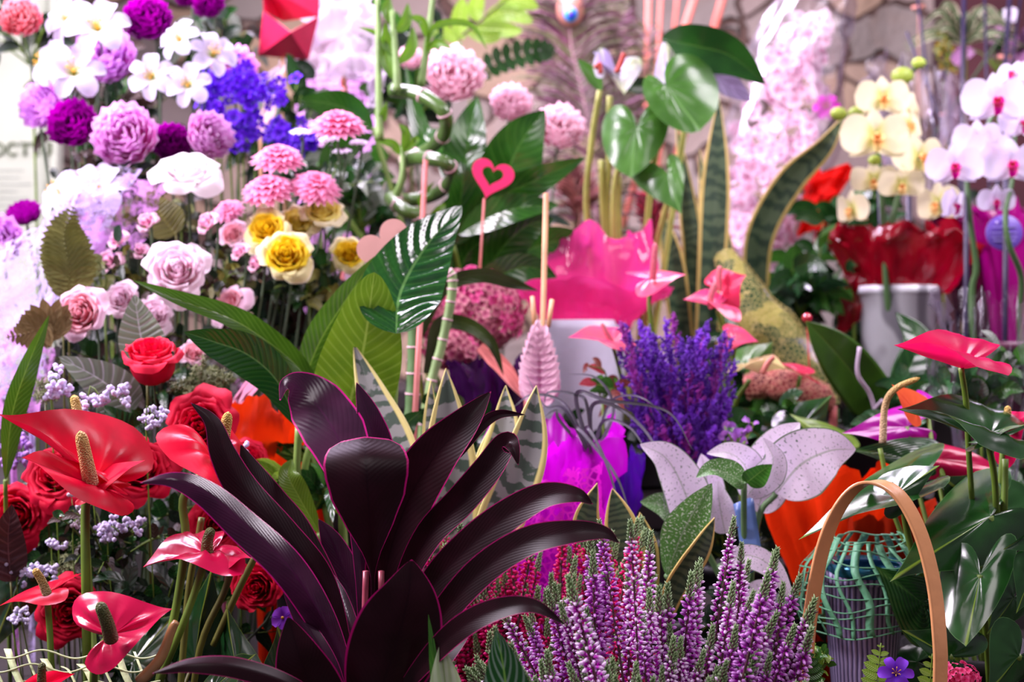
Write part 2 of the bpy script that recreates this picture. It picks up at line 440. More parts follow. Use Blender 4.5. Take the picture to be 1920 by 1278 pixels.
def flower(name, label, cat, px, py, d, rpx, kind, mat, face=(0, -1, .25), spin=0.0, group=None, smat=None, base=None, stem=True, **kw):
    c = P(px, py, d); R = rpx*S(d)
    b = V(base) if base is not None else V((c.x*.62+CX0*.38, c.y+.02, tz(c.y+.02)))
    root = thing(name, label, cat, b, group)
    {'rose': rose_parts, 'peony': peony_parts, 'mum': mum_parts}.get(kind, lambda *a, **k: None)(root, c, face, R, mat, spin=spin, **kw) if kind != 'lily' else lily_parts(root, c, face, R, mat, smat or G_stamen, spin=spin, **kw)
    if kind == 'rose': calyx(root, c, face, R*.9, G_stem)
    if stem: stem_to(root, c, face, R, d, G_sted, base=b, back=.5)
    return root
def spathe_flower(root, a, tip, latR, latL, mat, spx=None, smat=None, stem=None, stemr=5, smatr=None, srad=11, **kw):
    """anthurium bloom under an existing plant root"""
    m = MB(); heart(m, a, tip, latR, latL, **kw)
    sp = m.build('spathe', mat, root)
    if spx:
        m = MB(); pts = spl([P(*p) for p in spx], 26); rr = srad*S(a[2])
        m.tube(pts, lambda t: rr*(1.0-.25*t)*math.sqrt(max(.03, 1-max(0, (t-.86)/.14)**2)), 16); m.build('spadix', smat, root)
    if stem:
        m = MB(); m.tube(spl([P(*p) for p in stem], 24), stemr*S(a[2]), 10); m.build('flower_stem', smatr or G_stem, root)
    return sp
def stems(root, lines, r, mat, name='leaf_stalk', n=16):
    for l in lines:
        dm = l[0][2]; m = MB(); m.tube(spl([P(*p) for p in l], n), r*S(dm), 8); m.build(name, mat, root)
def pot(root, x, y, ztop, r, mat, zb=None, name='pot', flare=.82, rim=True, n=36):
    zb = tz(y) if zb is None else zb; y = ty(y, r+.003); h = ztop-zb; m = MB()
    pr = [(0, .003), (r*flare, .003), (r*flare+.001, .006), (r, h-.01)]
    if rim: pr += [(r+.003, h-.009), (r+.003, h)]
    else: pr += [(r, h)]
    pr += [(r-.004, h), (r-.005, h-.02), (0, h-.022)]
    m.lathe(pr, V((x, y, zb)), n); return m.build(name, mat, root)
def bush(name, label, cat, px, py, d, spx, spy, n, lpx, mats, shape='ovate', ratio=.42, depth=.05, group=None, seed=1, up=.5, fold=.2, potc=None, sprays=5, clustered=False, kind=None, corr=None):
    """leafy filler plant: leaves along branching stems inside an ellipse about (px, py)"""
    rnd = random.Random(seed); c = P(px, py, d); s = S(d)
    base = V((c.x, c.y+.02, tz(c.y+.02)))
    root = thing(name, label, cat, base, group); 
    if kind: root['kind'] = kind
    mbs = [MB() for _ in mats]; st = MB()
    crown = c+V((0, 0, -spy*s*.9))
    crown.z = max(crown.z, base.z+.02)
    per = max(1, n//sprays)
    st.tube(spl([base, (base+crown)/2+V((.004, 0, 0)), crown], 8), 2.6*s, 6)
    for q in range(sprays):
        a = rnd.uniform(0, 2*PI); rr = math.sqrt(rnd.random())
        tip = c+V((math.cos(a)*rr*spx*s, rnd.uniform(-depth, depth), math.sin(a)*rr*spy*s))
        br = spl([crown, (crown+tip)/2+V((rnd.uniform(-.01, .01), rnd.uniform(-.01, .01), .01)), tip], 10)
        st.tube(br, lambda t: s*(2.2-1.2*t), 5)
        if tip.z < tz(tip.y)+.03: continue
        for i in range(per):
            t = (i+1)/per if per > 1 else 1.0
            k = min(9, int(t*9)); p = br[k]; D = (br[k]-br[max(0, k-1)]).normalized()
            ang = i*2.4+rnd.uniform(-.4, .4); o = D.orthogonal().normalized(); o = Matrix.Rotation(ang, 3, D)@o
            dirn = (D*rnd.uniform(.1, .8)+o+V((0, -.25, up*rnd.uniform(-.3, 1)))).normalized()
            L = lpx*s*rnd.uniform(.7, 1.15)
            e = p+dirn*L
            if min(e.z-L*.15, p.z) < max(tz(e.y), tz(p.y))+.004: continue
            mid = (p+e)/2+V((0, 0, L*.12))
            leaf(mbs[rnd.randrange(len(mats))], [p, mid, e+V((0, 0, -L*.1))], L*ratio*.5*rnd.uniform(.85, 1.1), shape, roll=rnd.uniform(-1.0, 1.0), fold=fold, nu=4, nv=9, world=True)
    st.build('stems', G_stem, root)
    for k, m in enumerate(mbs):
        if m.v: m.build('foliage', mats[k], root)
    return root
def crumple(mb, cpx, cpy, d, rings, nu=64, nv=14, amp=.012, freq=3.0, seed=0, a0=0, a1=2*PI, ysq=.7, pleat=0, pamp=.0):
    """flared wrapping sheet: rings [(radius px, height px above cpy)], crumpled"""
    s = S(d); c = P(cpx, cpy, d); cp = spl([V((r, h, 0)) for r, h in rings], nv+1)
    def fn(u, v):
        a = a0+(a1-a0)*u; k = round(v*nv); r, h = cp[k].x*s, cp[k].y*s
        q = V((math.cos(a)*freq, math.sin(a)*freq, v*freq*.8+seed))
        w = amp*(.25+v)*(pnoise(q)+.6*pnoise(q*2.3+V((seed, 3, 1)))+.35*abs(pnoise(q*4.7)))
        w2 = amp*(.3+v)*(pnoise(q+V((7, 3, seed)))+.5*abs(pnoise(q*3.1+V((0, 5, 0)))))
        if pleat: w += pamp*v*math.sin(a*pleat)
        return c+V((math.cos(a)*(r+w), math.sin(a)*(r+w)*ysq, h+w2))
    mb.grid(nu, nv, fn)
def sheet(mb, quad, nu=24, nv=24, amp=.01, freq=3.0, seed=0, bow=0.0):
    """crumpled sheet over four corners (px, py, depth): bottom-left, bottom-right, top-right, top-left"""
    a, b, c, e = [P(*q) for q in quad]; n = (b-a).cross(e-a).normalized(); L = (b-a).length+(e-a).length
    def fn(u, v):
        p = (a*(1-u)+b*u)*(1-v)+(e*(1-u)+c*u)*v; q = V((u*freq, v*freq, seed))
        h = amp*(pnoise(q)+.6*pnoise(q*2.1)+.5*abs(pnoise(q*4.3)))+bow*math.sin(PI*u)
        ed = amp*.8*pnoise(q*1.7+V((4, 4, seed)))
        return p+n*h+V((ed, 0, ed*.7))
    mb.grid(nu, nv, fn)
def poly(mb, pts, h=0.0, nrings=6, amp=0.0, freq=40, seed=0):
    """filled organic outline (px, py, depth...) domed by h"""
    W_ = spl([P(*p) for p in pts+[pts[0]]], len(pts)*4+1)[:-1]; m = len(W_)
    c = sum(W_, V((0, 0, 0)))/m; tocam = (CAM-c).normalized(); vs = [c+tocam*h]; uv = [(.5, 0)]
    for j in range(1, nrings+1):
        q = j/nrings
        for i, p in enumerate(W_):
            x = c.lerp(p, q)+tocam*(h*(1-q*q)); x = x+tocam*amp*(pnoise(x*freq+V((seed, 0, 0)))+.5*abs(pnoise(x*freq*2.3)))
            vs.append(x); uv.append((i/m, q))
    fs = [[0, 1+i, 1+(i+1) % m] for i in range(m)]
    for j in range(nrings-1):
        o = 1+j*m
        fs += [[o+i, o+m+i, o+m+(i+1) % m, o+(i+1) % m] for i in range(m)]
    mb.add(vs, fs, uv)
# ------------------------------------------------------------------ shared materials
G_stem = plain('stem_green', '5f7a24', .5, var=.3)
G_sted = plain('stem_dark_green', '34482a', .6, var=.3)
G_stemd = plain('stem_olive', '5a5a1c', .45, var=.35)
G_stamen = plain('stamen_yellow', 'f0b430', .6)
M_darkleaf = leafmat('dark_green_leaf', '1f4a1c', '3c6a2c', K=9, vamt=.35, rough=.22, c2='143414')
M_midleaf = leafmat('mid_green_leaf', '3c7a24', '6a9a40', K=9, vamt=.35, rough=.3, c2='2a5c1c')
M_limeleaf = leafmat('lime_leaf', '8cb838', 'c4dc78', K=8, vamt=.3, rough=.4, trans=.4)
M_oliveleaf = leafmat('olive_leaf', '6a6a28', '8a8a40', K=10, rough=.5)
M_greyleaf = leafmat('grey_green_leaf', '74826a', 'b4b8b8', K=10, rough=.4)
M_euca = leafmat('eucalyptus_leaf', '8a9458', 'a8b07a', K=5, vamt=.3, rough=.5)
M_pot = plain('dark_plastic', '1c1a1e', .5)
M_wood = plain('dark_shelf_wood', '241c1c', .7, bstr=.2, bscale=60)
# ------------------------------------------------------------------ the setting
def stone_material():
    n = N('stone_wall'); tc = n.n('ShaderNodeTexCoord').outputs['Object']
    mp = n.n('ShaderNodeMapping'); n.t.links.new(tc, mp.inputs[0]); mp.inputs['Scale'].default_value = (1, 1, 1.35); mp.inputs['Rotation'].default_value = (0, .5, 0)
    wn = n.n('ShaderNodeTexNoise'); wn.inputs['Scale'].default_value = 7; n.t.links.new(mp.outputs[0], wn.inputs[0])
    ad = n.n('ShaderNodeMixRGB', {'blend_type': 'ADD'}); ad.inputs[0].default_value = .16; n.t.links.new(mp.outputs[0], ad.inputs[1]); n.t.links.new(wn.outputs[1], ad.inputs[2])
    vo = n.n('ShaderNodeTexVoronoi', {'feature': 'DISTANCE_TO_EDGE'}); vo.inputs['Scale'].default_value = 6.5; n.t.links.new(ad.outputs[0], vo.inputs['Vector'])
    vc = n.n('ShaderNodeTexVoronoi'); vc.inputs['Scale'].default_value = 6.5; n.t.links.new(ad.outputs[0], vc.inputs['Vector'])
    sx = n.n('ShaderNodeSeparateXYZ'); n.t.links.new(vc.outputs['Color'], sx.inputs[0])
    st = n.mix(sx.outputs[0], srgb('a8978e'), srgb('8f8880'))
    st = n.mix(n.math('MULTIPLY', n.smooth(sx.outputs[1], .55, .9), .7), st, srgb('b89a78'))
    st = n.mix(n.math('MULTIPLY', n.smooth(n.noise(9, 5), .5, .8), .55), st, srgb('a08068'))
    edge = n.smooth(vo.outputs['Distance'], .01, .06)
    col = n.mix(edge, srgb('6a5248'), st)
    h = n.math('ADD', edge, n.math('MULTIPLY', n.noise(40, 5), .25))
    m = n.finish(col, .85, .3, 0, h, .9)
    for x in n.t.nodes:
        if x.type == 'BUMP': x.inputs['Distance'].default_value = .03
    return m
def wallbox(name, a, b, m):
    mb = MB(); mb.box(a, b); o = mb.build(name, m, smooth=False); o['kind'] = 'structure'; return o
M_stone = stone_material()
mb = MB()     # rubble wall with real relief
def wf(u, v):
    x = -2.2+3.05*u; z = 0+2.7*v; q = V((x*3.1, 0, z*3.9)); 
    return V((x, 2.86+.03*pnoise(q)+.02*pnoise(q*2.7), z))
mb.grid(120, 110, wf); o = mb.build('wall_back', M_stone); o['kind'] = 'structure'
wallbox('wall_right', (.80, 2.9, 0), (2.4, 3.0, 2.7), plain('maroon_paint', '5a2830', .6, var=.2, scale=6))
wallbox('floor', (-2.6, -1.5, -.05), (2.6, 3.0, 0), plain('floor_tile', '3a3436', .6))
# ------------------------------------------------------------------ the stepped stand
for i, ((a, b, z), lab) in enumerate(zip(TIERS, ('lowest dark wooden display bench, carrying the cordyline and the heathers', 'second dark wooden display bench, behind the lowest one', 'third dark wooden display bench, carrying the moth orchids', 'highest dark wooden display bench against the stone wall'))):
    stand = thing('display_bench', lab, 'bench', (0, (a+b)/2, 0), 'stepped display benches')
    m = MB(); m.box((-1.25, a, z-.025), (1.25, b-.002, z)); m.build('shelf', M_wood, stand, smooth=False)
    m = MB(); m.box((-1.24, a+.005, .04), (1.24, a+.02, z-.025)); m.build('front_panel', M_wood, stand, smooth=False)
    for x in (-1.22, 1.18):
        for y in (a+.03, b-.05):
            m = MB(); m.box((x, y, 0), (x+.04, y+.04, z-.025)); m.build('leg', M_wood, stand, smooth=False)
# ------------------------------------------------------------------ far left board with lettering
board = thing('sign_board', 'pale green board with blurred capital lettering, leaning behind the magenta peonies', 'sign', (P(20, 300, 2.3).x, 2.3, 1.18))
m = MB(); a = P(-260, -60, 2.3); b = P(118, 900, 2.33); m.box((a.x, 2.3, 1.18), (b.x, 2.33, a.z+.1)); m.build('panel', plain('pale_board', 'a4ac98', .7, var=.12, scale=5), board, smooth=False)
m = MB(); a = P(84, -60, 2.295); b = P(90, 900, 2.3); m.box((a.x, 2.292, 1.18), (b.x, 2.3, a.z+.1)); m.build('panel_edge', plain('board_edge', '8c9480', .7), board, smooth=False)
def glyph(root, ch, x, y, w, h, d, m):
    """capital with little serifs, drawn with bars; x, y top left in px"""
    g = MB(); 
    def bar(x0, y0, x1, y1, t):
        g.tube([P(x0, y0, d), P(x1, y1, d)], t*S(d), 4)
    t = 2.4
    if ch in 'OC':
        a0, a1 = (0, 360) if ch == 'O' else (45, 315)
        pts = [P(x+w/2+w/2*math.cos(math.radians(q)), y+h/2-h/2*math.sin(math.radians(q)), d) for q in range(a0, a1+1, 15)]
        g.tube(pts, t*S(d), 4)
        if ch == 'C': bar(x+w*.86, y, x+w*.86, y+h*.25, 1.2)
    if ch == 'T':
        bar(x, y, x+w, y, 1.6); bar(x+w/2, y, x+w/2, y+h, t+.6); bar(x+w*.3, y+h, x+w*.7, y+h, 1.2); bar(x, y, x, y+h*.2, 1.2); bar(x+w, y, x+w, y+h*.2, 1.2)
    if ch == 'U':
        pts = [P(x+w/2-w/2*math.cos(math.radians(q)), y+h*.6+h*.4*math.sin(math.radians(q)), d) for q in range(0, 181, 15)]
        g.tube([P(x, y, d)]+pts+[P(x+w, y, d)], t*S(d), 4); bar(x-3, y, x+4, y, 1.2); bar(x+w-4, y, x+w+3, y, 1.2)
    g.build('letter', m, root)
ml = plain('letter_green', '46542c', .7)
for ch, x, w in (('O', -15, 22), ('C', 14, 20), ('T', 37, 20), ('T', 58, 20), ('U', 79, 16)): glyph(board, ch, x, 268, w, 22, 2.297, ml)
m = MB()
for k in range(9): m.box(tuple(P(-120, 318+k*13, 2.299)), tuple(P(random.uniform(30, 75), 320.5+k*13, 2.301)))
m.build('small_print', plain('print_grey', '8c9488', .7), board, smooth=False)
# ================================================================== FRONT ROW
# ---- cordyline
M_cord = leafmat('maroon_leaf', '240a12', '30101a', K=30, slope=6, vamt=.12, c2='180609', margin='a01060', mw=.05, rough=.40, trans=.10, mid='1a050c', bstr=.06, spec=.2)
M_cordsheen = leafmat('maroon_leaf_violet_sheen', '3c1830', '4a2240', K=30, slope=6, vamt=.12, c2='2c1024', margin='b81878', mw=.06, rough=.24, trans=.2, mid='3a1030', bstr=.08, spec=.6, coat=.05)  # same maroon leaf, with the violet sheen of the light put into its colour
b0 = V((P(690, 900, 1.0).x, 1.0, tz(1.0)))
cor = thing('cordyline', 'dark maroon cordyline with broad glossy magenta-edged leaves, front centre', 'potted plant', b0)
pot(cor, b0.x, b0.y, 1.0, .06, plain('brown_pot', '3a2018', .5))
B = (690, 1330, 1.0)
CL = [  # points base..tip, half width, shape, roll, fold, flip, mat
 ([(698,1320,.99),(700,1200,.97),(698,1060,.95),(690,930,.935),(686,862,.935),(684,818,.95)], 77, 'cordfront', 0, -.22, M_cord),
 ([(684,1320,1.0),(680,1080,1.0),(664,920,1.01),(634,822,1.03),(592,756,1.05),(556,724,1.05),(534,722,1.04),(525,750,1.03)], 60, 'cordback', .15, -.12, M_cordsheen),
 ([(690,1300,1.03),(698,1000,1.04),(706,860,1.05),(690,780,1.05),(668,716,1.05)], 42, 'lance', .2, .3, M_cordsheen),
 ([(700,1300,1.0),(722,1080,.99),(760,950,.98),(812,860,.97),(872,792,.965),(921,733,.97)], 52, 'lance', -.15, .3, M_cord),
 ([(860,860,1.02),(900,800,1.02),(935,776,1.02),(985,777,1.02)], 13, 'lance', .2, .3, M_cord),
 ([(705,1320,.99),(750,1120,.98),(800,1010,.97),(865,940,.96),(915,880,.955),(948,832,.955),(962,838,.95),(972,872,.948)], 36, 'lance', -.15, .35, M_cord),
 ([(710,1320,.97),(760,1200,.95),(815,1095,.94),(880,1025,.93),(950,968,.92),(1020,930,.91),(1080,928,.90),(1112,945,.90)], 40, 'lance', -.25, .2, M_cord),
 ([(715,1330,.95),(770,1240,.93),(840,1140,.91),(910,1065,.90),(990,1015,.89),(1070,998,.88),(1130,998,.88),(1162,1018,.88)], 36, 'lance', -.25, .2, M_cord),
 ([(720,1340,.92),(790,1250,.89),(860,1180,.87),(930,1143,.86),(1000,1136,.85),(1062,1172,.85)], 28, 'lance', -.25, .2, M_cord),
 ([(665,1330,.97),(640,1240,.95),(600,1150,.93),(540,1060,.91),(460,985,.90),(390,925,.89),(325,898,.88),(262,905,.88)], 38, 'lance', .25, -.45, M_cordsheen),
 ([(670,1330,.99),(640,1200,.97),(600,1085,.95),(530,1000,.94),(460,920,.935),(420,850,.93),(398,790,.93),(357,754,.93)], 38, 'lance', .25, -.3, M_cord),
 ([(670,1330,1.02),(630,1150,1.02),(560,1010,1.02),(510,940,1.02),(472,880,1.02),(451,832,1.02)], 40, 'lance', .2, -.3, M_cord),
 ([(672,1330,1.03),(668,1200,1.03),(655,1100,1.04),(625,1020,1.04),(597,972,1.04)], 38, 'lance', .2, -.3, M_cordsheen),
 ([(680,1400,.93),(715,1290,.90),(745,1200,.89),(765,1120,.885),(772,1048,.885)], 84, 'lance', .15, -.25, M_cord),
 ([(640,1400,.92),(600,1320,.90),(565,1240,.89),(540,1155,.89)], 62, 'lance', -.2, .25, M_cord),
 ([(655,1340,.94),(620,1250,.93),(570,1165,.93),(530,1105,.93)], 22, 'lance', .3, -.4, M_cordsheen),
 ([(660,1360,.9),(560,1290,.87),(450,1250,.85),(360,1245,.84),(285,1262,.84)], 24, 'lance', .4, -.4, M_cord),
 ([(700,1380,.96),(760,1300,.95),(830,1230,.94),(885,1180,.94)], 40, 'lance', -.4, .3, M_cord),
 ([(690,1340,1.0),(662,1200,1.0),(640,1120,1.01),(612,1060,1.02)], 26, 'lance', .5, -.4, M_cordsheen),
]
W['cordfront'] = lambda t: lin([(0, .04), (.38, .05), (.43, .2), (.50, .55), (.58, .86), (.68, .97), (.8, 1.0), (.9, .95), (.96, .85), (1.0, .55)], t)
W['cordback'] = lambda t: lin([(0, .1), (.22, .3), (.36, .8), (.46, 1.0), (.58, .92), (.7, .56), (.8, .27), (.9, .12), (1, .02)], t)
for pts, hw, sh, ro, fo, mt in CL:
    m = MB(); leaf(m, pts, hw if hw > 50 else hw*.86, sh, roll=ro, fold=fo, rip=.05, ripk=2, nu=10, nv=46); m.build('leaf', mt, cor)
m = MB(); m.tube(spl([P(690, 1400, 1.0), P(696, 1250, 1.0), P(700, 1080, 1.0)], 20), lambda t: (13-5*t)*S(1.0), 12); m.build('stem', plain('stem_maroon', '7a2840', .35), cor)
for x in (683, 712):
    m = MB(); m.tube(spl([P(692, 1400, .99), P(x, 1250, .985), P(x+3, 1070, .98)], 12), 6*S(1.0), 8); m.build('leaf_stalk', plain('stalk_pink', 'a04858', .35), cor)

# ---- red anthuriums, left
M_spr = leafmat('red_spathe', 'e00434', 'b00028', K=1, slope=0, vamt=0, c2='b80426', rough=.34, trans=.3, midw=0.001, bstr=.0, coat=.06, spec=.22)
M_sprd = leafmat('magenta_red_spathe', 'b4083c', '8c0020', K=1, slope=0, vamt=0, c2='c81048', rough=.22, trans=.2, midw=.001, coat=.3, spec=.6)
def spadmat(name, a, b):
    n = N(name); vo = n.n('ShaderNodeTexVoronoi'); vo.inputs['Scale'].default_value = 900
    n.t.links.new(n.n('ShaderNodeTexCoord').outputs['Object'], vo.inputs['Vector'])
    u, v, q = n.uv(); col = n.mix(v, srgb(a), srgb(b))
    col = n.mix(n.smooth(vo.outputs['Distance'], .2, .7), col, n.mix(.35, col, (0.1, .05, 0, 1)))
    return n.finish(col, .5, .4, .1, n.math('SUBTRACT', 1.0, vo.outputs['Distance']), .8)
M_spc = spadmat('spadix_cream', 'e0a084', 'f0c070'); M_spy = spadmat('spadix_yellow', 'e8c8a0', 'f0c860'); M_spg = spadmat('spadix_green', '7a6a3c', '5c6a38'); M_sppk = spadmat('spadix_pink', 'f05070', 'f88090')
ax = P(230, 1200, 1.03)
ant = thing('red_anthurium', 'potted anthurium with six glossy red spathes on long stalks, front left', 'potted plant', (ax.x, 1.03, tz(1.03)))
pot(ant, ax.x, 1.03, .97, .055, M_pot)
def bs(x): return (x, 1278+100, 1.03)
m = MB(); heart(m, (180,912,.99), (40,858,.945), (6,-30,.02), (16,46,-.02), outline=ROUNDH, bulge=.16, vein=.02, seed=9); m.build('spathe_lobe', M_spr, ant)
m = MB(); heart(m, (182,914,.99), (272,862,1.0), (-20,-26,.03), (-6,20,-.01), bulge=.1, vein=.02, seed=10); m.build('spathe_lobe', M_spr, ant)
spathe_flower(ant, (180,900,1.0), (0,771,.97), (58,-112,.045), (-26,-30,-.02), M_spr, [(170,905,.985),(163,870,.975),(150,808,.965)], M_spc, [(168,905,1.0),(160,960,1.0),(161,1100,1.0),(165,1278,1.02),bs(180)], stemr=8.5, srad=15, bulge=.10, droop=.05, vein=.022, seed=1)
spathe_flower(ant, (405,862,1.03), (452,972,.99), (60,-12,.03), (-108,-22,-.03), M_spr, [(412,868,1.02),(418,830,1.01),(428,772,1.0)], M_spy, [(400,868,1.03),(345,930,1.03),(348,1010,1.03),(330,1140,1.03),(298,1278,1.03),bs(280)], stemr=8, srad=13, bulge=.2, vein=.03, seed=2)
spathe_flower(ant, (388,1042,1.0), (268,1052,.98), (-22,-42,.05), (38,38,-.04), M_sprd, [(388,1040,.99),(389,1015,.985),(396,990,.98)], M_spg, [(385,1045,1.0),(365,1110,1.0),(335,1190,1.0),(300,1278,1.02),bs(285)], stemr=7, srad=12, bulge=.22, droop=.1, vein=.03, seed=3)
m = MB(); heart(m, (405,1040,1.0), (472,1046,.97), (10,-22,.04), (10,30,-.03), bulge=.1, seed=5); m.build('spathe_lobe', M_sprd, ant)
spathe_flower(ant, (207,1190,.95), (320,1140,.93), (-38,-84,.02), (4,66,-.015), M_sprd, [(208,1196,.93),(200,1165,.915),(186,1130,.905)], M_spg, [(205,1192,.955),(180,1230,.96),(176,1300,.97),bs(185)], stemr=8, srad=14, bulge=.10, vein=.05, droop=.04, seed=4)
spathe_flower(ant, (90,1110,1.02), (-5,1136,1.0), (58,-34,.05), (6,24,-.02), M_spr, [(88,1112,1.0),(78,1088,.995),(64,1066,.99)], M_spy, [(88,1112,1.02),(93,1180,1.02),(99,1270,1.02),bs(120)], stemr=6, srad=9, bulge=.12, seed=6)
spathe_flower(ant, (70,1290,.98), (140,1262,.96), (5,-30,.0), (0,30,-.02), M_spr, [(78,1285,.965),(78,1262,.96),(79,1243,.955)], M_spg, [(70,1290,.98),(80,1330,1.0),bs(120)], stemr=6, srad=9, bulge=.1, seed=7)
spathe_flower(ant, (148,800,1.07), (60,800,1.1), (20,-20,.05), (-10,15,0), M_spr, [(152,800,1.06),(146,775,1.06),(138,740,1.06)], M_spy, [(150,800,1.07),(158,950,1.07),(175,1200,1.06),bs(190)], stemr=6, srad=11, seed=8)
stems(ant, [[(442,1040,1.02),(420,1110,1.02),(375,1215,1.02),(350,1400,1.03)], [(378,970,1.05),(370,1020,1.05),(352,1120,1.05),(330,1400,1.04)], [(480,1040,1.06),(445,1110,1.06),(400,1210,1.06)]], 6.5, G_stemd, 'flower_stem')
M_antl = leafmat('anthurium_leaf', '143818', '4a6a20', K=1, slope=0, vamt=0, c2='0c2810', margin='5a7030', mw=.02, rough=.22, trans=.08, midw=.012, mid='6a7a20', coat=.2, spec=.6)
def hleaf(root, a, tip, r, l, mat, **kw):
    m = MB(); heart(m, a, tip, r, l, **kw); return m.build('leaf', mat, root)
hleaf(ant, (365,1235,1.08), (400,1060,1.06), (75,-5,.01), (-40,-10,.06), M_antl, seed=11, vein=.02)
hleaf(ant, (445,1260,1.04), (425,1130,1.06), (60,10,.0), (-30,-30,.04), M_antl, seed=12, vein=.02)
hleaf(ant, (545,1275,1.0), (520,1172,1.0), (50,-20,.02), (-55,-5,-.02), M_antl, seed=13, vein=.02)
hleaf(ant, (400,1290,.98), (480,1225,1.0), (20,-50,.02), (10,40,-.02), M_antl, seed=14)
hleaf(ant, (40,1080,1.14), (-20,1230,1.1), (60,20,.02), (-60,-30,.0), M_antl, seed=15)
hleaf(ant, (250,1240,1.1), (330,1150,1.12), (-40,-50,.02), (50,40,.0), M_antl, seed=16)
stems(ant, [[(365,1235,1.08),(340,1300,1.06),(300,1400,1.04)], [(545,1275,1.0),(480,1330,1.02),(330,1400,1.03)], [(445,1260,1.04),(400,1330,1.03),(320,1400,1.03)]], 4, G_stemd)
m = MB(); m.tube(spl([P(262, 1278, .95), P(300, 1235, .95), P(322, 1180, .95), P(331, 1165, .95)], 14), lambda t: (11-5*t)*S(.95)*1.1, 10); m.build('new_shoot', plain('shoot_tan', 'a0784c', .25, spec=.7), ant)

# ---- pink-white heather and magenta heather
def florets(mb, L, r, n, seed, fl=.0054, fr=.00118, open_=.55):
    rnd = random.Random(seed)
    for i in range(n):
        t = (i+.5)/n; z = L*(t*.86); a = i*2.4+rnd.uniform(-.3, .3); rr = r*(1-.55*max(0, t-.55)/.45)*rnd.uniform(.75, 1.1)
        D = V((math.cos(a), math.sin(a), open_*rnd.uniform(-.6, 1.4))).normalized()
        c = V((math.cos(a)*rr*.62, math.sin(a)*rr*.62, z)); q = D.to_track_quat('Z', 'Y').to_matrix()
        l = fl*rnd.uniform(.7, 1.15)
        o = len(mb.v); vs = []; uv = []
        for zz, rad in ((-.5, .35), (-.1, 1.0), (.28, .85), (.5, .25)):
            for k in range(5):
                b = 2*PI*k/5; vs.append(c+q@V((math.cos(b)*rad*fr, math.sin(b)*rad*fr, zz*l))); uv.append((k/5, zz+.5))
        mb.add(vs, [[j*5+k, j*5+(k+1) % 5, (j+1)*5+(k+1) % 5, (j+1)*5+k] for j in range(3) for k in range(5)]+[[15, 16, 17, 18, 19]], uv)
def heather_spike(L, r, n, seed, mf, mst, mtip, tipL=.017, fl=.0054, fr=.00118):
    m = MB(); florets(m, L, r, n, seed, fl, fr); me = m
    root = me.build('flower_spike', mf, None, origin=(0, 0, 0))
    rnd = random.Random(seed+5)
    s = MB(); bend = rnd.uniform(-.006, .006)
    s.tube(spl([V((0, 0, -.04)), V((bend*.3, 0, L*.4)), V((0, 0, L*.95))], 8), .0009, 5)
    for i in range(24):
        t = rnd.random(); a = rnd.uniform(0, 6.3); p = V((0, 0, L*t*.9)); e = p+V((math.cos(a)*.0045, math.sin(a)*.0045, .003)); s.tube([p, e], .0004, 3, False)
    st = s.build('twig', mst, None, origin=(0, 0, 0)); st.parent = root
    g = MB()
    for i in range(46):
        t = i/46; a = i*2.4; z = L*.84+tipL*t; rr = .0042*(1-t*.72)
        D = V((math.cos(a), math.sin(a), 1.5)).normalized(); q = D.to_track_quat('Z', 'Y').to_matrix()
        g.blob(V((math.cos(a)*rr*.6, math.sin(a)*rr*.6, z)), .0007, .0007, .0022, M=q, lod=0)
    gt = g.build('green_tip', mtip, None, origin=(0, 0, 0)); gt.parent = root
    return root
M_hf = petalmat('heather_pink_white', 'c008b8', 'fce8ff', t0=.3, t1=.7, rough=.4)
M_hf2 = petalmat('heather_violet', 'a808a8', 'f0b0f8', t0=.25, t1=.9, rough=.4)
M_hm = petalmat('heather_crimson', 'c8045c', 'f8248c', t0=.2, t1=.9, rough=.4)
M_htw = plain('heather_twig', '5a3038', .7); M_htip = plain('heather_green_tip', '74905a', .6, var=.3)
def heather(name, label, cx, d, env, n, mats, rnd, y1, seedb, dd=.05, **kw):
    c = P(cx, 1200, d); base = V((c.x, d+.02, tz(d)))
    root = thing(name, label, 'potted plant', base)
    pot(root, base.x, base.y, base.z+.07, .055, M_pot)
    protos = [heather_spike(.085+.01*(k % 3), .0092, 96, seedb+k, mats[k % len(mats)], M_htw, M_htip, **kw) for k in range(5)]
    pts = []; LV = [(k % 8)/7 for k in range(n)]; rnd.shuffle(LV)
    for i in range(n):
        pr = protos[i] if i < len(protos) else protos[rnd.randrange(len(protos))]
        x = env[0][0]+(env[-1][0]-env[0][0])*((i+rnd.random())/n); top = lin(env, x)
        lv = LV[i]; y = top+(y1-top)*(lv**1.1)+rnd.uniform(-6, 25)
        if i % 9 == 0: y = top+rnd.uniform(0, 12)
        dep = d+dd*(.5-lv)*1.2+rnd.uniform(-.015, .015)
        p = P(x, y, dep)           # spike top
        if i < len(protos): o = pr
        else: o = dup(pr, root)
        o.parent = root
        foot = V((base.x+(p.x-base.x)*.45, base.y+(dep-base.y)*.4, base.z+.06))
        D = (p-foot).normalized(); D = (D+V((rnd.uniform(-.16, .16), rnd.uniform(-.12, .12), 0))).normalized()
        Lg = .1
        sc_ = rnd.uniform(.85, 1.15)
        o.rotation_mode = 'QUATERNION'; o.rotation_quaternion = D.to_track_quat('Z', 'Y')
        o.scale = (sc_, sc_, sc_); o.location = p-D*Lg*sc_-base
        if p.z-Lg*sc_*D.z > base.z+.09: pts.append((p-D*Lg*sc_, foot))
    return root
rr = random.Random(3)
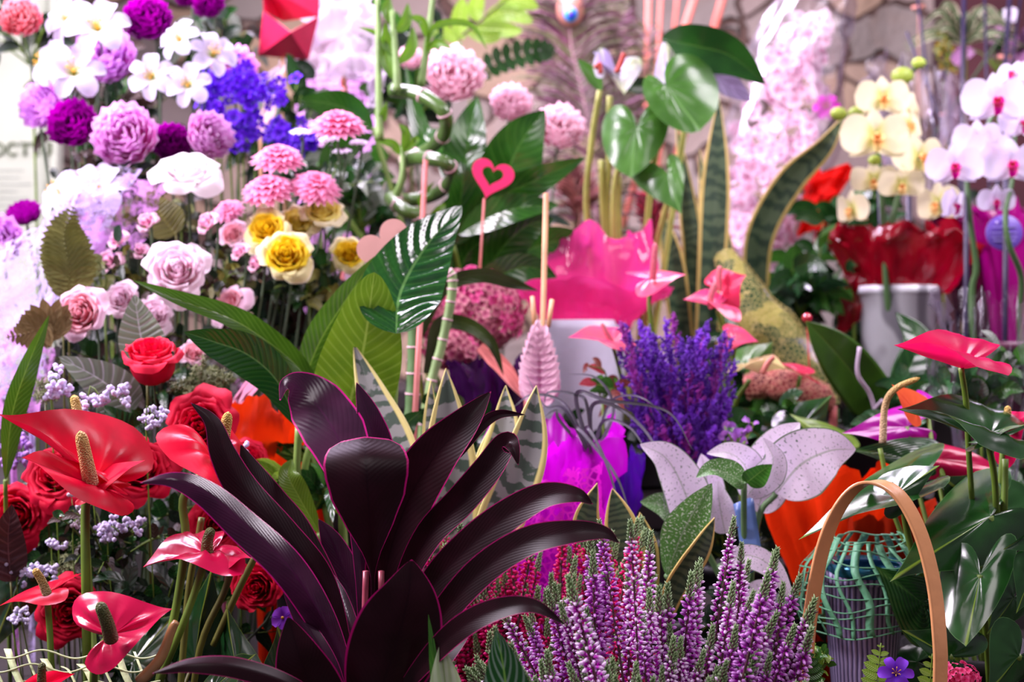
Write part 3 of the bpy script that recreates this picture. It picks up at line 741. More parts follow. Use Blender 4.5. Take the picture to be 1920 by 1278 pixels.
heather('magenta_heather', 'crimson-pink heather with tiny dark pink bells, behind the maroon cordyline leaves', 960, 1.06,
        [(770,985),(800,935),(860,960),(900,985),(960,940),(1000,975),(1060,960),(1130,985),(1210,975),(1250,1060)], 92, [M_hm], rr, 1240, 200, dd=.06, fl=.0042, fr=.0012)
heather('pink_heather', 'purple-pink and white heather with dense upright spikes, front centre', 1230, .93,
        [(860,1215),(930,1150),(1000,1110),(1040,1000),(1080,1090),(1115,920),(1140,1060),(1200,940),(1240,1080),(1300,1030),(1340,1090),(1368,950),(1400,1060),(1440,1080),(1462,955),(1480,1080),(1510,1060),(1545,1075),(1560,1190)], 98, [M_hf, M_hf2, M_hf], rr, 1290, 300, dd=.07)

# ---- green pointed leaf plants at the very front
M_aglf = leafmat('silver_striped_leaf', '1c5020', '8aa490', K=10, slope=3, vw=.2, vamt=.5, rough=.25, midw=.04, mid='6a9a40')
M_bud = leafmat('pale_bud_leaf', 'b4c4a0', '7a9a50', K=3, slope=2, vw=.3, vamt=.4, rough=.4, trans=.4)
t = thing('aglaonema', 'pointed green leaf with silvery veins at the bottom edge, left of pink heather', 'potted plant', (P(940, 1300, .86).x, .86, tz(.86)))
pot(t, t.location.x, .86, .93, .035, M_pot)
m = MB(); leaf(m, [(955,1560,.87),(955,1400,.86),(948,1280,.85),(931,1180,.84)], 66, 'ovate', fold=.35, nu=10, nv=30); m.build('leaf', M_aglf, t)
m = MB(); leaf(m, [(930,1560,.88),(850,1420,.88),(836,1290,.88),(826,1205,.88)], 42, 'lance', fold=.5, nu=10, nv=30); m.build('young_leaf', M_bud, t)
m = MB(); leaf(m, [(940,1560,.89),(800,1430,.89),(818,1310,.885),(812,1230,.88),(803,1150,.88)], 12, 'lance', fold=.4); m.build('young_leaf', M_midleaf, t)

# ---- wooden basket handle
M_wickh = plain('pale_bent_wood', 'd89a64', .32, var=.15, scale=14, spec=.6, bstr=.15, bscale=120, coat=.3)
bk = thing('basket', 'tall bent-wood basket handle arching over the netted pot, bottom right', 'basket', (P(1640, 1278, .97).x, .97, tz(.97)))
hp = spl([P(*q) for q in [(1470,1700,.985),(1487,1500,.985),(1508,1278,.985),(1520,1150,.985),(1545,1020,.98),(1583,938,.975),(1628,905,.97),(1680,922,.965),(1722,990,.96),(1750,1090,.955),(1762,1200,.95),(1763,1278,.95),(1758,1500,.95),(1740,1700,.95)]], 90)
m = MB()
def hf(u, v):
    k = round(v*89); T = (hp[min(k+1, 89)]-hp[max(k-1, 0)]).normalized(); ax_ = Matrix.Rotation(-.95, 3, 'Z')@V((0, 1, 0))
    sd = (ax_-T*ax_.dot(T)).normalized(); nn = sd.cross(T)
    a = u*2*PI; c_, s_ = math.cos(a), math.sin(a)
    x = math.copysign(abs(c_)**.35, c_)*.0068; y = math.copysign(abs(s_)**.35, s_)*.0013
    return hp[k]+sd*x+nn*y
m.grid(20, 89, hf); m.build('handle', M_wickh, bk)
m = MB(); cx = P(1615, 1600, .97)
m.lathe([(.0, 0), (.055, 0), (.062, .015), (.066, .05), (.070, .07), (.067, .07), (.06, .02), (.0, .012)], V((cx.x, .967, tz(.97))), 40); m.build('bowl', plain('wicker_brown', 'a87444', .6, bstr=.6, bscale=90), bk)
# ================================================================== LEFT: cut and silk flowers
CX0 = P(300, 900, 1.4).x
Q_lily = petalmat('white_lily_petal', 'c8d898', 'e0dcf0', t0=.15, t1=.45, trans=.35)
Q_lil = petalmat('lilac_peony', 'e040c0', 'e8a8f0', t0=.1, t1=.7, trans=.4, tip='f0d0f8')
Q_lil2 = petalmat('pink_lilac_peony', 'f060c0', 'f0b4ec', t0=.2, t1=.75, trans=.4, tip='f8e0fa')
Q_mag = petalmat('magenta_peony', '780070', 'b000a8', t0=.2, t1=.95, trans=.35)
Q_cor = petalmat('coral_carnation', 'e83c5c', 'f4909c', t0=.3, t1=.9, tip='fbe0e0')
Q_wht = petalmat('white_rose', 'f8dce0', 'fdf4f8', t0=.1, t1=.6, trans=.35)
Q_pnk = petalmat('pink_rose', 'f4a8b8', 'f8d0e6', t0=.15, t1=.75, trans=.35, tip='fae4f0')
Q_pnk2 = petalmat('soft_pink_rose', 'f6bccc', 'fce4f2', t0=.15, t1=.75, trans=.35, tip='fdf0f8')
Q_mum = petalmat('pink_chrysanthemum', 'f05c90', 'f8a4cc', t0=.15, t1=.7, trans=.4, tip='fcd4ec')
Q_yel = petalmat('yellow_rose', 'fae040', 'fbf4b8', t0=.1, t1=.6, trans=.35, tip='fdf6d8')
Q_yelp = petalmat('cream_rose', 'f8ec70', 'fcf6d0', t0=.2, t1=.7, trans=.35)
Q_red = petalmat('red_rose', 'a80028', 'e4083c', t0=.15, t1=.8, trans=.25, rough=.65)
Q_pale = petalmat('blush_peony', 'f8a8c0', 'fcd8e4', t0=.2, t1=.7, trans=.4, tip='fdecf2')
Q_vio = petalmat('statice_violet', '380898', '680ce4', t0=.1, t1=.8, trans=.2)
Q_dai = petalmat('white_daisy', 'e8d8f0', 'f6f0ff', trans=.35)
U = (0, -1, .25)
# ---- white lilies
for lab, x, y, d, r, fc, sp in [
  ('white lily with open petals at the top, above the big lilac peony', 182, 48, 1.47, 62, (.1, -1, .45), .2),
  ('white lily half hidden behind the topmost open lily', 122, 35, 1.52, 52, (-.6, -1, .3), .5),
  ('white lily with drooping petals, between two lilac peonies at upper left', 138, 132, 1.46, 60, (.3, -1, .35), .1),
  ('white lily turned leftwards with yellow stamens, beside the lower left lilac peony', 88, 118, 1.5, 50, (-.8, -.7, .3), .9),
  ('white six-petalled lily facing forward, right of the big lilac peony', 283, 143, 1.44, 46, (0, -1, .1), .5),
  ('white lily turned upward right of the magenta peony', 335, 72, 1.47, 45, (-.5, -1, .5), .2),
  ('white lily with short petals, highest of the right-hand lily stem', 400, 100, 1.48, 47, (.5, -1, .4), .7),
  ('white lily hanging just above the white rose', 352, 158, 1.44, 45, (.1, -1, .15), .3),
  ('white lily with long yellow stamens above the fleece wrap', 112, 362, 1.42, 54, (-.6, -.7, .5), .4),
  ('white lily lying against the fleece wrap under the lilac peony', 185, 350, 1.40, 58, (.2, -1, .6), .1)]:
    flower('lily', lab, 'lily', x, y, d, r, 'lily', Q_lily, face=fc, spin=sp, group='white lilies in the upper left bunch')
# ---- peonies
for lab, x, y, d, r, m_, fc, sq in [
  ('large lilac peony at the top left below the open white lily', 197, 108, 1.52, 64, Q_lil, (0, -1, .3), .8),
  ('lilac peony at the far left edge above the sign lettering', 80, 198, 1.52, 50, Q_lil, (-.4, -1, .1), .8),
  ('round pink-lilac peony facing forward between two magenta peonies', 235, 255, 1.44, 66, Q_lil2, (0, -1, .15), .7),
  ('pink-lilac peony seen from its side, right of the white lily stem', 392, 255, 1.47, 50, Q_lil2, (.6, -.8, .2), .8),
  ('pale lilac peony cut off by the left edge beside the fleece', 0, 450, 1.46, 50, Q_lil, (.2, -1, .2), .8),
  ('pale pink ruffled bloom behind the violet statice', 440, 128, 1.62, 48, Q_lil2, (0, -1, .3), .8),
  ('magenta peony at the top between two lilies', 278, 38, 1.5, 50, Q_mag, (0, -1, .35), .9),
  ('magenta peony above the sign board, under the left lilies', 138, 235, 1.46, 52, Q_mag, (0, -1, .3), .9),
  ('small magenta peony tucked above the white rose', 322, 268, 1.47, 40, Q_mag, (.2, -1, .2), .9),
  ('magenta peony cut off by the top edge of the photo', 392, 8, 1.6, 32, Q_mag, (0, -1, .1), .9),
  ('small magenta peony at the top, leftmost of the two at the edge', 352, -8, 1.62, 26, Q_mag, (0, -1, .1), .9),
  ('magenta bloom peeking over the fleece wrap at the left edge', 45, 402, 1.5, 36, Q_mag, (-.1, -.6, .8), .9),
  ('coral and white carnation in the top left corner', 40, 35, 1.5, 42, Q_cor, (.1, -1, .2), .7)]:
    flower('peony', lab, 'peony', x, y, d, r, 'peony', m_, face=fc, ball=sq, ruf=.07, group='peonies in the upper left bunch')
# ---- roses
CM = {'yellow_rose': petalmat('yellow_rose_heart', 'f0b800', 'fae030', trans=.3), 'cream_rose': petalmat('cream_rose_heart', 'f4dc40', 'faf090', trans=.3), 'pink_rose': petalmat('pink_rose_heart', 'f08494', 'fac4d0', trans=.3)}
for lab, x, y, d, r, m_, fc, o in [
  ('nearly white rose below the lilies, tilted up to the light', 350, 318, 1.36, 72, Q_wht, (.1, -.7, .75), 1.1),
  ('large pale pink rose at the middle of the left bunch', 332, 505, 1.28, 74, Q_pnk2, (.1, -1, .35), 1.0),
  ('pink rose with a deep pink centre beside the fleece wrap', 150, 586, 1.25, 60, Q_pnk, (-.1, -1, .15), .9),
  ('small pink rose behind the serrated grey leaf, left one', 226, 560, 1.30, 42, Q_pnk2, (-.1, -1, .3), 1.0),
  ('pink rose behind the serrated grey leaf, under the big pale rose', 288, 590, 1.30, 46, Q_pnk2, (.3, -.9, .3), 1.0),
  ('pink rose seen from its side, right of the green ribbon leaf', 428, 570, 1.34, 52, Q_pnk, (-.5, -.8, .5), 1.1),
  ('little pink rose peeking out right of the red rose', 362, 660, 1.28, 32, Q_pnk, (.3, -.8, .5), 1.0),
  ('small lilac-pink rose left of the yellow roses', 436, 438, 1.38, 34, Q_pnk, (-.2, -1, .3), 1.0),
  ('yellow rose, furthest left of the yellow cluster', 500, 428, 1.37, 54, Q_yel, (-.2, -1, .4), 1.0),
  ('yellow-white rose at the back of the yellow cluster', 556, 416, 1.40, 46, Q_yelp, (.2, -1, .5), 1.0),
  ('bright yellow rose in front of the yellow cluster', 537, 476, 1.33, 60, Q_yel, (.1, -1, .3), 1.0),
  ('cream rose on its own stalk under the pink chrysanthemum', 605, 396, 1.40, 50, Q_yelp, (.1, -.8, .65), .8),
  ('yellow-centred white rose half behind the pale wooden heart', 654, 474, 1.42, 42, Q_yel, (0, -1, .3), 1.0)]:
    flower('rose', lab, 'rose', x, y, d, r, 'rose', m_, face=fc, openness=o, spin=x*.37, cmat=CM.get(m_.name))
for lab, x, y, d, r, fc, o in [
  ('large red rose standing upright above the anthuriums', 284, 668, 1.17, 66, (.03, -.45, .9), .65),
  ('red rose right behind the largest red anthurium bloom', 262, 880, 1.14, 74, (.3, -.9, .3), 1.1),
  ('red rose behind the cream anthurium spadix, left of the orange paper', 376, 800, 1.16, 74, (0, -1, .2), 1.0),
  ('red rose under the largest anthurium bloom at the left', 105, 890, 1.16, 70, (-.1, -.9, .4), 1.1),
  ('red rose cut off by the left edge of the photo', 30, 965, 1.18, 66, (0, -1, .1), 1.0),
  ('red rose seen face-on beside the cordyline, bottom left', 482, 1100, 1.12, 54, (-.1, -1, .1), .8),
  ('red rose behind the small left anthurium stalk, bottom left', 130, 1145, 1.13, 68, (.1, -1, .1), .9),
  ('red rose behind the middle anthurium stalks', 405, 985, 1.16, 54, (.2, -1, .2), 1.0),
  ('red rose glimpsed behind the violet-sheened cordyline leaf tip', 468, 860, 1.2, 44, (.4, -.8, .5), 1.1)]:
    flower('rose', lab, 'rose', x, y, d, r*1.12, 'rose', Q_red, face=fc, openness=o, spin=x*.37, n=22, squash=1.45 if y == 668 else 1.0, group='red roses around the anthuriums')
# ---- chrysanthemums, daisies
for lab, x, y, d, r, fc in [
  ('pink chrysanthemum, topmost, beside the white daisies', 633, 238, 1.42, 62, (.05, -.45, 1)),
  ('pink chrysanthemum left of the white daisies', 522, 299, 1.40, 56, (.05, -.55, 1)),
  ('pink chrysanthemum directly above the yellow roses', 503, 358, 1.38, 58, (-.1, -.6, .9)),
  ('pink chrysanthemum right above the cream rose', 592, 352, 1.39, 56, (.3, -.7, .9)),
  ('bright pink chrysanthemum tucked beside the small lilac rose', 428, 395, 1.42, 34, (-.2, -.7, .7))]:
    flower('chrysanthemum', lab, 'chrysanthemum', x, y, d, r, 'mum', Q_mum, face=fc, spin=x*.1)
for lab, x, y, r in [('white daisy just left of the topmost pink chrysanthemum', 563, 248, 22), ('white daisy under the topmost pink chrysanthemum', 617, 262, 22), ('white daisy lower under the topmost pink chrysanthemum', 642, 284, 20), ('white daisy at the right end of the daisies', 672, 268, 20)]:
    flower('daisy', lab, 'daisy', x, y, 1.44, r, 'mum', Q_dai, face=(0, -.4, 1), layers=((1.0, 0, 12), (.8, .1, 9)), wid=.24)
# ---- small pink blossoms
Q_sm = petalmat('small_pink_blossom', 'e83ca0', 'fad0e4', t0=.1, t1=.6, trans=.35)
for lab, x, y, r in [
  ('small pink blossom above the large pale rose', 273, 415, 25), ('small pink blossom right of the large fern, under the white rose', 385, 416, 27),
  ('small pink blossom between the fern frond and the pale rose', 218, 447, 25), ('pair-like small pink blossom below the others beside the fern', 203, 488, 30),
  ('tiny pink blossom at the left of the pale rose', 262, 468, 20), ('tiny deep pink blossom under the yellow roses', 478, 492, 22),
  ('small white-pink blossom at the left of the yellow roses', 447, 470, 22)]:
    flower('blossom', lab, 'blossom', x, y, 1.33, r, 'rose', Q_sm, face=(random.uniform(-.5, .5), -1, .4), n=9, outer=4)
# ---- violet statice
st = thing('statice', 'vivid violet-blue statice sprays between the lilies and the pink chrysanthemums', 'statice', (P(470, 700, 1.56).x, 1.56, tz(1.56)))
rnd = random.Random(12)
for (x, y, n, sx, sy) in [(395, 175, 6, 22, 30), (440, 150, 8, 35, 30), (480, 175, 8, 40, 25), (455, 235, 8, 30, 25), (430, 262, 5, 20, 15), (535, 250, 7, 35, 16), (560, 262, 4, 22, 20)]:
    m = MB()
    for i in range(n*5):
        c = P(x+rnd.gauss(0, sx*.6), y+rnd.gauss(0, sy*.6), 1.54+rnd.uniform(-.03, .03)); X = XF(c, (rnd.uniform(-1, 1), -1, rnd.uniform(-.2, 1)), rnd.uniform(10, 15)*S(1.54), rnd.random()*6)
        for k in range(5): spetal(m, X, k*2*PI/5, [(.1, -.3), (.6, .1), (1.1, .1)], .42, .3, 'obov', nu=2, nv=3)
    m.build('flower_head', Q_vio, st)
    mm = MB(); mm.tube(spl([P(x, y+8, 1.55), P(x*.8+470*.2, y+150, 1.56), st.location+V((0, 0, 0))], 12), 2.2*S(1.5), 5); mm.build('stem', G_stem, st)
# ---- fleece wraps
M_fleece = sheetmat('white_fleece', 'cdbce8', rough=.9, alpha=.97, trans=.45, spec=.1, holes='fleece', hs=140, hw=.22, bstr=.8, bscale=120)
M_fleecep = sheetmat('pink_fleece', 'd898dc', rough=.9, alpha=.97, trans=.45, spec=.1, holes='fleece', hs=90, hw=.25, bstr=.6, bscale=160)
t = thing('bouquet_wrap', 'white fibrous fleece wrap fanned out along the left edge', 'wrapping', P(20, 900, 1.33))
m = MB(); sheet(m, [(-60, 760, 1.30), (78, 700, 1.27), (150, 330, 1.34), (-70, 480, 1.40)], amp=.010, seed=2, bow=-.02); m.build('front_sheet', M_fleece, t)
m = MB(); sheet(m, [(70, 640, 1.31), (125, 560, 1.30), (265, 320, 1.37), (120, 330, 1.38)], amp=.008, seed=5, bow=.01); m.build('side_sheet', M_fleece, t)
m = MB(); sheet(m, [(90, 560, 1.39), (260, 470, 1.37), (318, 345, 1.40), (160, 315, 1.42)], amp=.008, seed=7); m.build('back_sheet', M_fleecep, t)
t2 = thing('bouquet_wrap', 'pinkish purple fleece wrap below the white fleece at the left edge', 'wrapping', P(20, 900, 1.31))
m = MB(); sheet(m, [(-60, 800, 1.25), (70, 800, 1.24), (100, 610, 1.28), (-60, 600, 1.31)], amp=.012, seed=9, bow=-.01); m.build('sheet', M_fleecep, t2)
m = MB(); m.tube(spl([P(20, 780, 1.26), P(30, 1000, 1.27), V((P(30, 1000, 1.27).x, 1.27, tz(1.27)))], 8), 6*S(1.26), 8); m.build('gathered_end', M_fleecep, t2)
m = MB(); m.tube(spl([P(60, 700, 1.30), P(60, 1000, 1.33), V((P(60, 1000, 1.33).x, 1.33, tz(1.33)))], 8), 6*S(1.26), 8); m.build('gathered_end', M_fleece, t)
# ---- ferns and serrated leaves in the left bunch
M_fern = leafmat('olive_fern', '6e6e2c', '8c8c48', K=3, vamt=.2, c2='54542a', rough=.6)
M_fernb = leafmat('brown_fern', '7c6438', '94805c', K=3, vamt=.2, rough=.6)
def fernthing(lab, pts, hw, mat, n=18, ratio=.2, shape='ovate', d=None, name='fern_frond'):
    b = P(*pts[0]); t = thing(name, lab, 'fern', (b.x, b.y+.02, tz(b.y+.02)))
    m = MB(); frond(m, pts, hw, n=n, ratio=ratio, shape=shape); m.build('frond', mat, t)
    m = MB(); m.tube(spl([b, V((b.x, b.y+.01, (b.z+tz(b.y+.02))/2)), t.location.copy()], 8), 2*S(b.y), 5); m.build('stem', G_stemd, t); return t
fernthing('olive fern frond pointing up against the white fleece', [(128,560,1.27),(130,500,1.27),(120,440,1.28),(138,386,1.29)], 52, M_fern, n=20, ratio=.24, shape='ovate')
fernthing('brown-olive fern tip lying over the fleece, left of the pink rose', [(118,630,1.24),(95,605,1.24),(60,622,1.23),(12,632,1.23)], 46, M_fernb, n=16, ratio=.26, shape='ovate')
def serrleaf(lab, pts, hw, mat, corr=(.03, 12, 1.5)):
    b = P(*pts[0]); t = thing('serrated_leaf', lab, 'leaf', (b.x, b.y+.02, tz(b.y+.02)))
    m = MB(); leaf(m, pts, hw, 'ovate', fold=.25, corr=corr, nu=12, nv=60); m.build('blade', mat, t)
    m = MB(); m.tube(spl([b, V((b.x, b.y+.01, (b.z+tz(b.y+.02))/2)), t.location.copy()], 8), 2*S(b.y), 5); m.build('stem', G_stemd, t)
serrleaf('grey-green ribbed leaf lying diagonally left of the red rose', [(245,775,1.2),(200,720,1.19),(110,668,1.18)], 46, M_greyleaf)
serrleaf('grey ribbed leaf standing behind the red rose', [(275,680,1.22),(262,620,1.22),(252,552,1.22)], 44, M_greyleaf)
serrleaf('dark ribbed leaf between red rose and large red anthurium', [(275,790,1.19),(240,800,1.18),(195,760,1.18)], 34, M_darkleaf)
serrleaf('dark red-brown serrated leaf at the left edge below the anthurium', [(20,1090,1.12),(15,1010,1.1),(22,945,1.1)], 34, leafmat('maroon_serrated', '401c1c', K=8, c2='301414'))
serrleaf('olive leaf with folded sides under the white rose', [(330,440,1.40),(300,400,1.40),(285,362,1.40)], 40, M_oliveleaf)
# ---- eucalyptus sprigs
for k, (lab, x, y, d, sx, sy, n) in enumerate([
  ('eucalyptus sprig with round olive leaves beside the fern frond', 195, 520, 1.32, 45, 40, 22),
  ('eucalyptus sprig with small round leaves under the yellow roses', 445, 495, 1.42, 60, 50, 34),
  ('eucalyptus sprig between the white rose and the small pink blossoms', 340, 395, 1.45, 60, 45, 26),
  ('eucalyptus sprig below the left pink rose', 95, 680, 1.3, 45, 40, 18),
  ('eucalyptus sprig right of the red rose', 420, 690, 1.36, 60, 40, 24)]):
    bush('eucalyptus', lab, 'eucalyptus', x, y, d, sx, sy, n, 26, [M_euca, M_greyleaf], 'ellip', ratio=.9, depth=.03, seed=40+k, sprays=4)
# ---- white bead-like filler sprays
Q_fil = plain('white_filler_bud', 'e4dcf8', .6, trans=.3, var=.1)
def filler(lab, x, y, d, sx, sy, n, r=7, seed=0, tilt=0, mat=None):
    rnd = random.Random(seed); b = P(x, y, d); t = thing('filler_flower', lab, 'filler flower', (b.x, b.y+.02, tz(b.y+.02)), 'white filler sprays')
    st_ = MB(); cen = P(x-sx*.6, y+sy, d)
    st_.tube(spl([b, cen, t.location.copy()], 10), 1.4*S(d), 5)
    for i in range(n):
        u = rnd.uniform(-1, 1); v = rnd.gauss(0, .4)
        p = P(x+u*sx, y-u*sx*tilt+v*sy, d+rnd.uniform(-.015, .015)); m = MB()
        for k in range(5): m.blob(p+V((rnd.gauss(0, .4), rnd.gauss(0, .4), rnd.gauss(0, .4)))*r*S(d), r*.62*S(d), lod=1)
        m.build('blossom', mat or Q_fil, t); st_.tube([p, p.lerp(P(x+u*sx*.6, y-u*sx*tilt*.6+sy*.3, d), .9)], .6*S(d), 4)
    st_.build('stem', G_stem, t)
filler('white bead-like filler spray above the largest anthurium bloom', 195, 748, 1.14, 50, 24, 26, 8, 1, .35)
filler('white filler sprig between the anthurium bloom and the red rose', 288, 780, 1.12, 24, 28, 14, 7, 2, .3)
filler('white filler sprig left of the cream spadix tip', 112, 720, 1.15, 26, 42, 14, 9, 3, 0)
filler('greyish white filler spray behind the tall anthurium stalk', 145, 965, 1.13, 14, 60, 16, 7, 4, 0, plain('grey_filler_bud', 'b8a8b4', .6))
filler('white-lilac filler spray between the two thick anthurium stalks', 225, 990, 1.12, 40, 30, 24, 8, 5, .1)
filler('white filler spray behind the small left anthurium', 60, 1070, 1.12, 48, 30, 24, 7, 6, .1)
filler('small white filler sprig at the lower left below the small anthurium', 40, 1155, 1.1, 28, 14, 10, 7, 7, .2)
filler('two white filler buds above the small left anthurium', 105, 1020, 1.12, 14, 14, 6, 8, 8, -.5)
filler('white buds below the orange paper beside the violet-sheened leaf tip', 450, 840, 1.14, 14, 26, 8, 8, 9, 0)
filler('lilac filler buds at the left edge below the large anthurium', 30, 850, 1.2, 26, 40, 16, 9, 10, 0, plain('lilac_filler_bud', 'b080d0', .6))
filler('pinkish filler buds at the right of the red rose behind the long leaf', 455, 700, 1.42, 40, 30, 18, 8, 11, -.4, plain('pink_filler_bud', 'd8a0d8', .6))
# asparagus-like soft fern
Q_asp = leafmat('asparagus_fern', '7a8454', '96a070', K=2, vamt=.1, c2='a0a878', rough=.6)
for lab, x, y, d, r, n in [('feathery pale green fern clump right of the red rose', 378, 722, 1.2, 55, 34), ('feathery green fern sprig among the stalks at lower left', 150, 1060, 1.16, 50, 20), ('feathery green sprig left of the cream spadix tip', 85, 742, 1.18, 26, 12)]:
    b = P(x, y, d); t = thing('asparagus_fern', lab, 'fern', (b.x, b.y+.02, tz(b.y+.02))); rnd = random.Random(x)
    m = MB()
    for i in range(n):
        a = rnd.uniform(0, 6.3); q = rnd.random()**.5*r*S(d); p0 = b+V((math.cos(a)*q*.4, rnd.uniform(-.015, .015), math.sin(a)*q*.35)); p1 = b+V((math.cos(a)*q, rnd.uniform(-.02, .02), math.sin(a)*q*.8+.004))
        c_ = spl([p0, (p0+p1)/2+V((0, 0, .003)), p1], 10); m.tube(c_, .0004, 3, False)
        for k in range(10):
            for s_ in range(4):
                dd = V((rnd.gauss(0, 1), rnd.gauss(0, 1), rnd.gauss(0, 1))).normalized()*.0042; m.tube([c_[k], c_[k]+dd], .00035, 3, False)
    m.build('needles', Q_asp, t)
    m = MB(); m.tube(spl([b, V((b.x, b.y+.01, (b.z+tz(b.y+.02))/2)), t.location.copy()], 8), 2*S(b.y), 5); m.build('stem', G_stemd, t)
# ---- paper wraps on the left
M_orange = sheetmat('orange_tissue', 'f03c08', rough=.55, alpha=1, trans=.5, spec=.3, bstr=.2)
M_pinkpaper = sheetmat('dusty_pink_paper', 'c87898', rough=.5, alpha=1, trans=.3)
def wrap(name, lab, cx, cy, d, rings, mat, part='sheet', **kw):
    c = P(cx, cy, d); t = thing(name, lab, 'wrapping', (c.x, c.y, max(tz(c.y), 0)))
    m = MB(); crumple(m, cx, cy, d, rings, **kw); m.build(part, mat, t); 
    return t
def down(cy, d): return -(P(0, cy, d).z-tz(d))/S(d)+2
wrap('tissue_wrap', 'bright orange tissue wrap beside the red roses, behind the striped plants', 500, 900, 1.24, [(12, down(900, 1.24)), (26, -60), (50, 30), (74, 100), (70, 140)], M_orange, amp=.014, seed=3, ysq=.5)
wrap('tissue_wrap', 'orange tissue glimpsed through the green stalks left of the cordyline', 580, 980, 1.26, [(12, down(980, 1.26)), (30, -20), (40, 50), (50, 120)], M_orange, amp=.012, seed=5, ysq=.5)
t = thing('paper_ribbon', 'dusty pink paper fold beneath the feathery fern clump', 'wrapping', P(450, 1000, 1.3))
m = MB(); sheet(m, [(405, 790, 1.24), (420, 815, 1.24), (500, 705, 1.26), (470, 700, 1.28)], amp=.004); m.build('fold', M_pinkpaper, t)
m = MB(); m.tube(spl([P(412, 800, 1.24), P(420, 950, 1.26), V((P(420, 900, 1.28).x, 1.28, tz(1.28)))], 8), 4*S(1.26), 6); m.build('twisted_end', M_pinkpaper, t)
# ---- cream net ribbon, bottom left
M_net = plain('cream_raffia', 'c8d8a0', .6, var=.15, bstr=.3)
t = thing('net_ribbon', 'cream-green open net ribbon running along the bottom left corner', 'ribbon', P(80, 1278, 1.0))
m = MB(); rnd = random.Random(4)
for k in range(9):
    x = -20+k*34; pts = [P(x, 1232-18*math.sin(k*1.1), 1.0), P(x+14, 1258, .99), P(x+30, 1292, .985)]
    leaf(m, spl(pts, 5), 6*S(1), lambda t: .9, world=True) if False else None
    c_ = spl(pts, 8)
    m.grid(1, 7, lambda u, v, c_=c_: c_[round(v*7)]+V(((u-.5)*(14 if k % 2 else 5)*S(1), 0, 0)))
for y in (1226, 1252, 1284):
    m.tube(spl([P(x, y+8*math.sin(x*.05+y), .99) for x in range(-20, 320, 20)], 60), 1.1*S(1), 5)
m.build('netting', M_net, t, solid=.0006)
m = MB(); m.tube([P(100, 1290, .99), P(110, 1400, .99), V((P(110, 1400, .99).x, .99, tz(.99)))], 3*S(1), 6); m.build('tie_end', M_net, t)
# ---- african violet
Q_av = petalmat('african_violet', '7010b0', 'a040e0', trans=.3)
t = thing('african_violet', 'small purple african violet with yellow eyes under the cordyline leaves', 'potted plant', (P(560, 1300, 1.06).x, 1.06, tz(1.06)))
for x, y, r, fc in [(530, 1158, 24, (-.3, -1, .5)), (562, 1172, 26, (0, -1, .2)), (590, 1200, 26, (.2, -1, .3)), (548, 1190, 20, (-.4, -1, 0))]:
    c = P(x, y, 1.03); X = XF(c, fc, r*S(1.03)); fl = MB()
    for k in range(5): spetal(fl, X, k*2*PI/5, [(.05, -.05), (.5, .05), (1.0, 0)], .5, .2, 'obov', nu=4, nv=5)
    f_ = fl.build('flower', Q_av, t); e = MB(); e.blob(X(V((0, 0, .05))), .14*r*S(1.03)); e.build('yellow_eye', G_stamen, f_)
    m = MB(); m.tube(spl([c, P(x+10, y+90, 1.05), V((t.location.x, 1.06, t.location.z+.08))], 8), 1.6*S(1), 5); m.build('stem', G_stem, t)
pot(t, t.location.x, 1.06, tz(1.06)+.08, .03, M_pot)
# ================================================================== MIDDLE
CX0 = P(900, 900, 1.5).x
M_peace = leafmat('peace_lily_leaf', '3c6414', '587c28', K=20, slope=3.2, vamt=.4, vw=.16, c2='30540f', rough=.25, trans=.3, mid='6c9030', midw=.03)
M_peacel = leafmat('peace_lily_leaf_light', '64881c', '7ea038', K=20, slope=3.2, vamt=.45, vw=.16, c2='557a18', rough=.3, trans=.35, mid='8cac44', midw=.03)
M_peaced = leafmat('peace_lily_leaf_dark', '1c5014', '346a24', K=20, slope=3.2, vamt=.4, vw=.16, c2='104418', rough=.16, trans=.12, mid='5c8c48', coat=.3, spec=.8)
pl = thing('peace_lily', 'peace lily with long ribbed green leaves, one silvery and upright behind the cordyline', 'potted plant', (P(650, 900, 1.2).x, 1.2, tz(1.2)))
pot(pl, pl.location.x, 1.2, 1.06, .06, M_pot)
for pts, hw, sh, ro, fo, mt, co in [
 ([(640,860,1.18),(655,760,1.17),(682,650,1.16),(702,510,1.15)], 80, 'ellip', .1, .15, M_peacel, (.012, 17, 2.6)),
 ([(742,625,1.14),(752,545,1.17),(800,460,1.21),(866,385,1.25)], 76, 'ovate', -.1, .1, M_peaced, (.045, 10, 2.0)),
 ([(560,740,1.24),(600,640,1.24),(650,560,1.23),(706,478,1.22)], 42, 'lance', .5, .2, M_peace, (.01, 17, 2.4)),
 ([(620,790,1.22),(560,690,1.22),(480,625,1.2),(420,592,1.18),(330,560,1.16),(248,525,1.14)], 27, 'lance', .55, .4, M_peace, None),
 ([(560,800,1.16),(520,715,1.15),(465,665,1.14),(400,640,1.13),(345,622,1.12)], 42, 'lance', -.2, .2, M_peaced, (.012, 15, 2.4)),
 ([(600,1000,1.16),(560,930,1.15),(540,890,1.15),(548,860,1.16)], 24, 'lance', .2, .2, M_peacel, None),
 ([(745,860,1.2),(760,800,1.2),(790,770,1.2)], 20, 'lance', .2, .2, M_peaced, None),
 ([(30,900,1.18),(20,760,1.18),(50,690,1.18),(88,640,1.18)], 26, 'lance', .4, .3, M_peace, None)][:-1]:
    m = MB(); leaf(m, pts, hw, sh, roll=ro, fold=fo, rip=.06, ripk=1.5, nu=16, nv=80 if co else 36, corr=co); m.build('leaf', mt, pl)
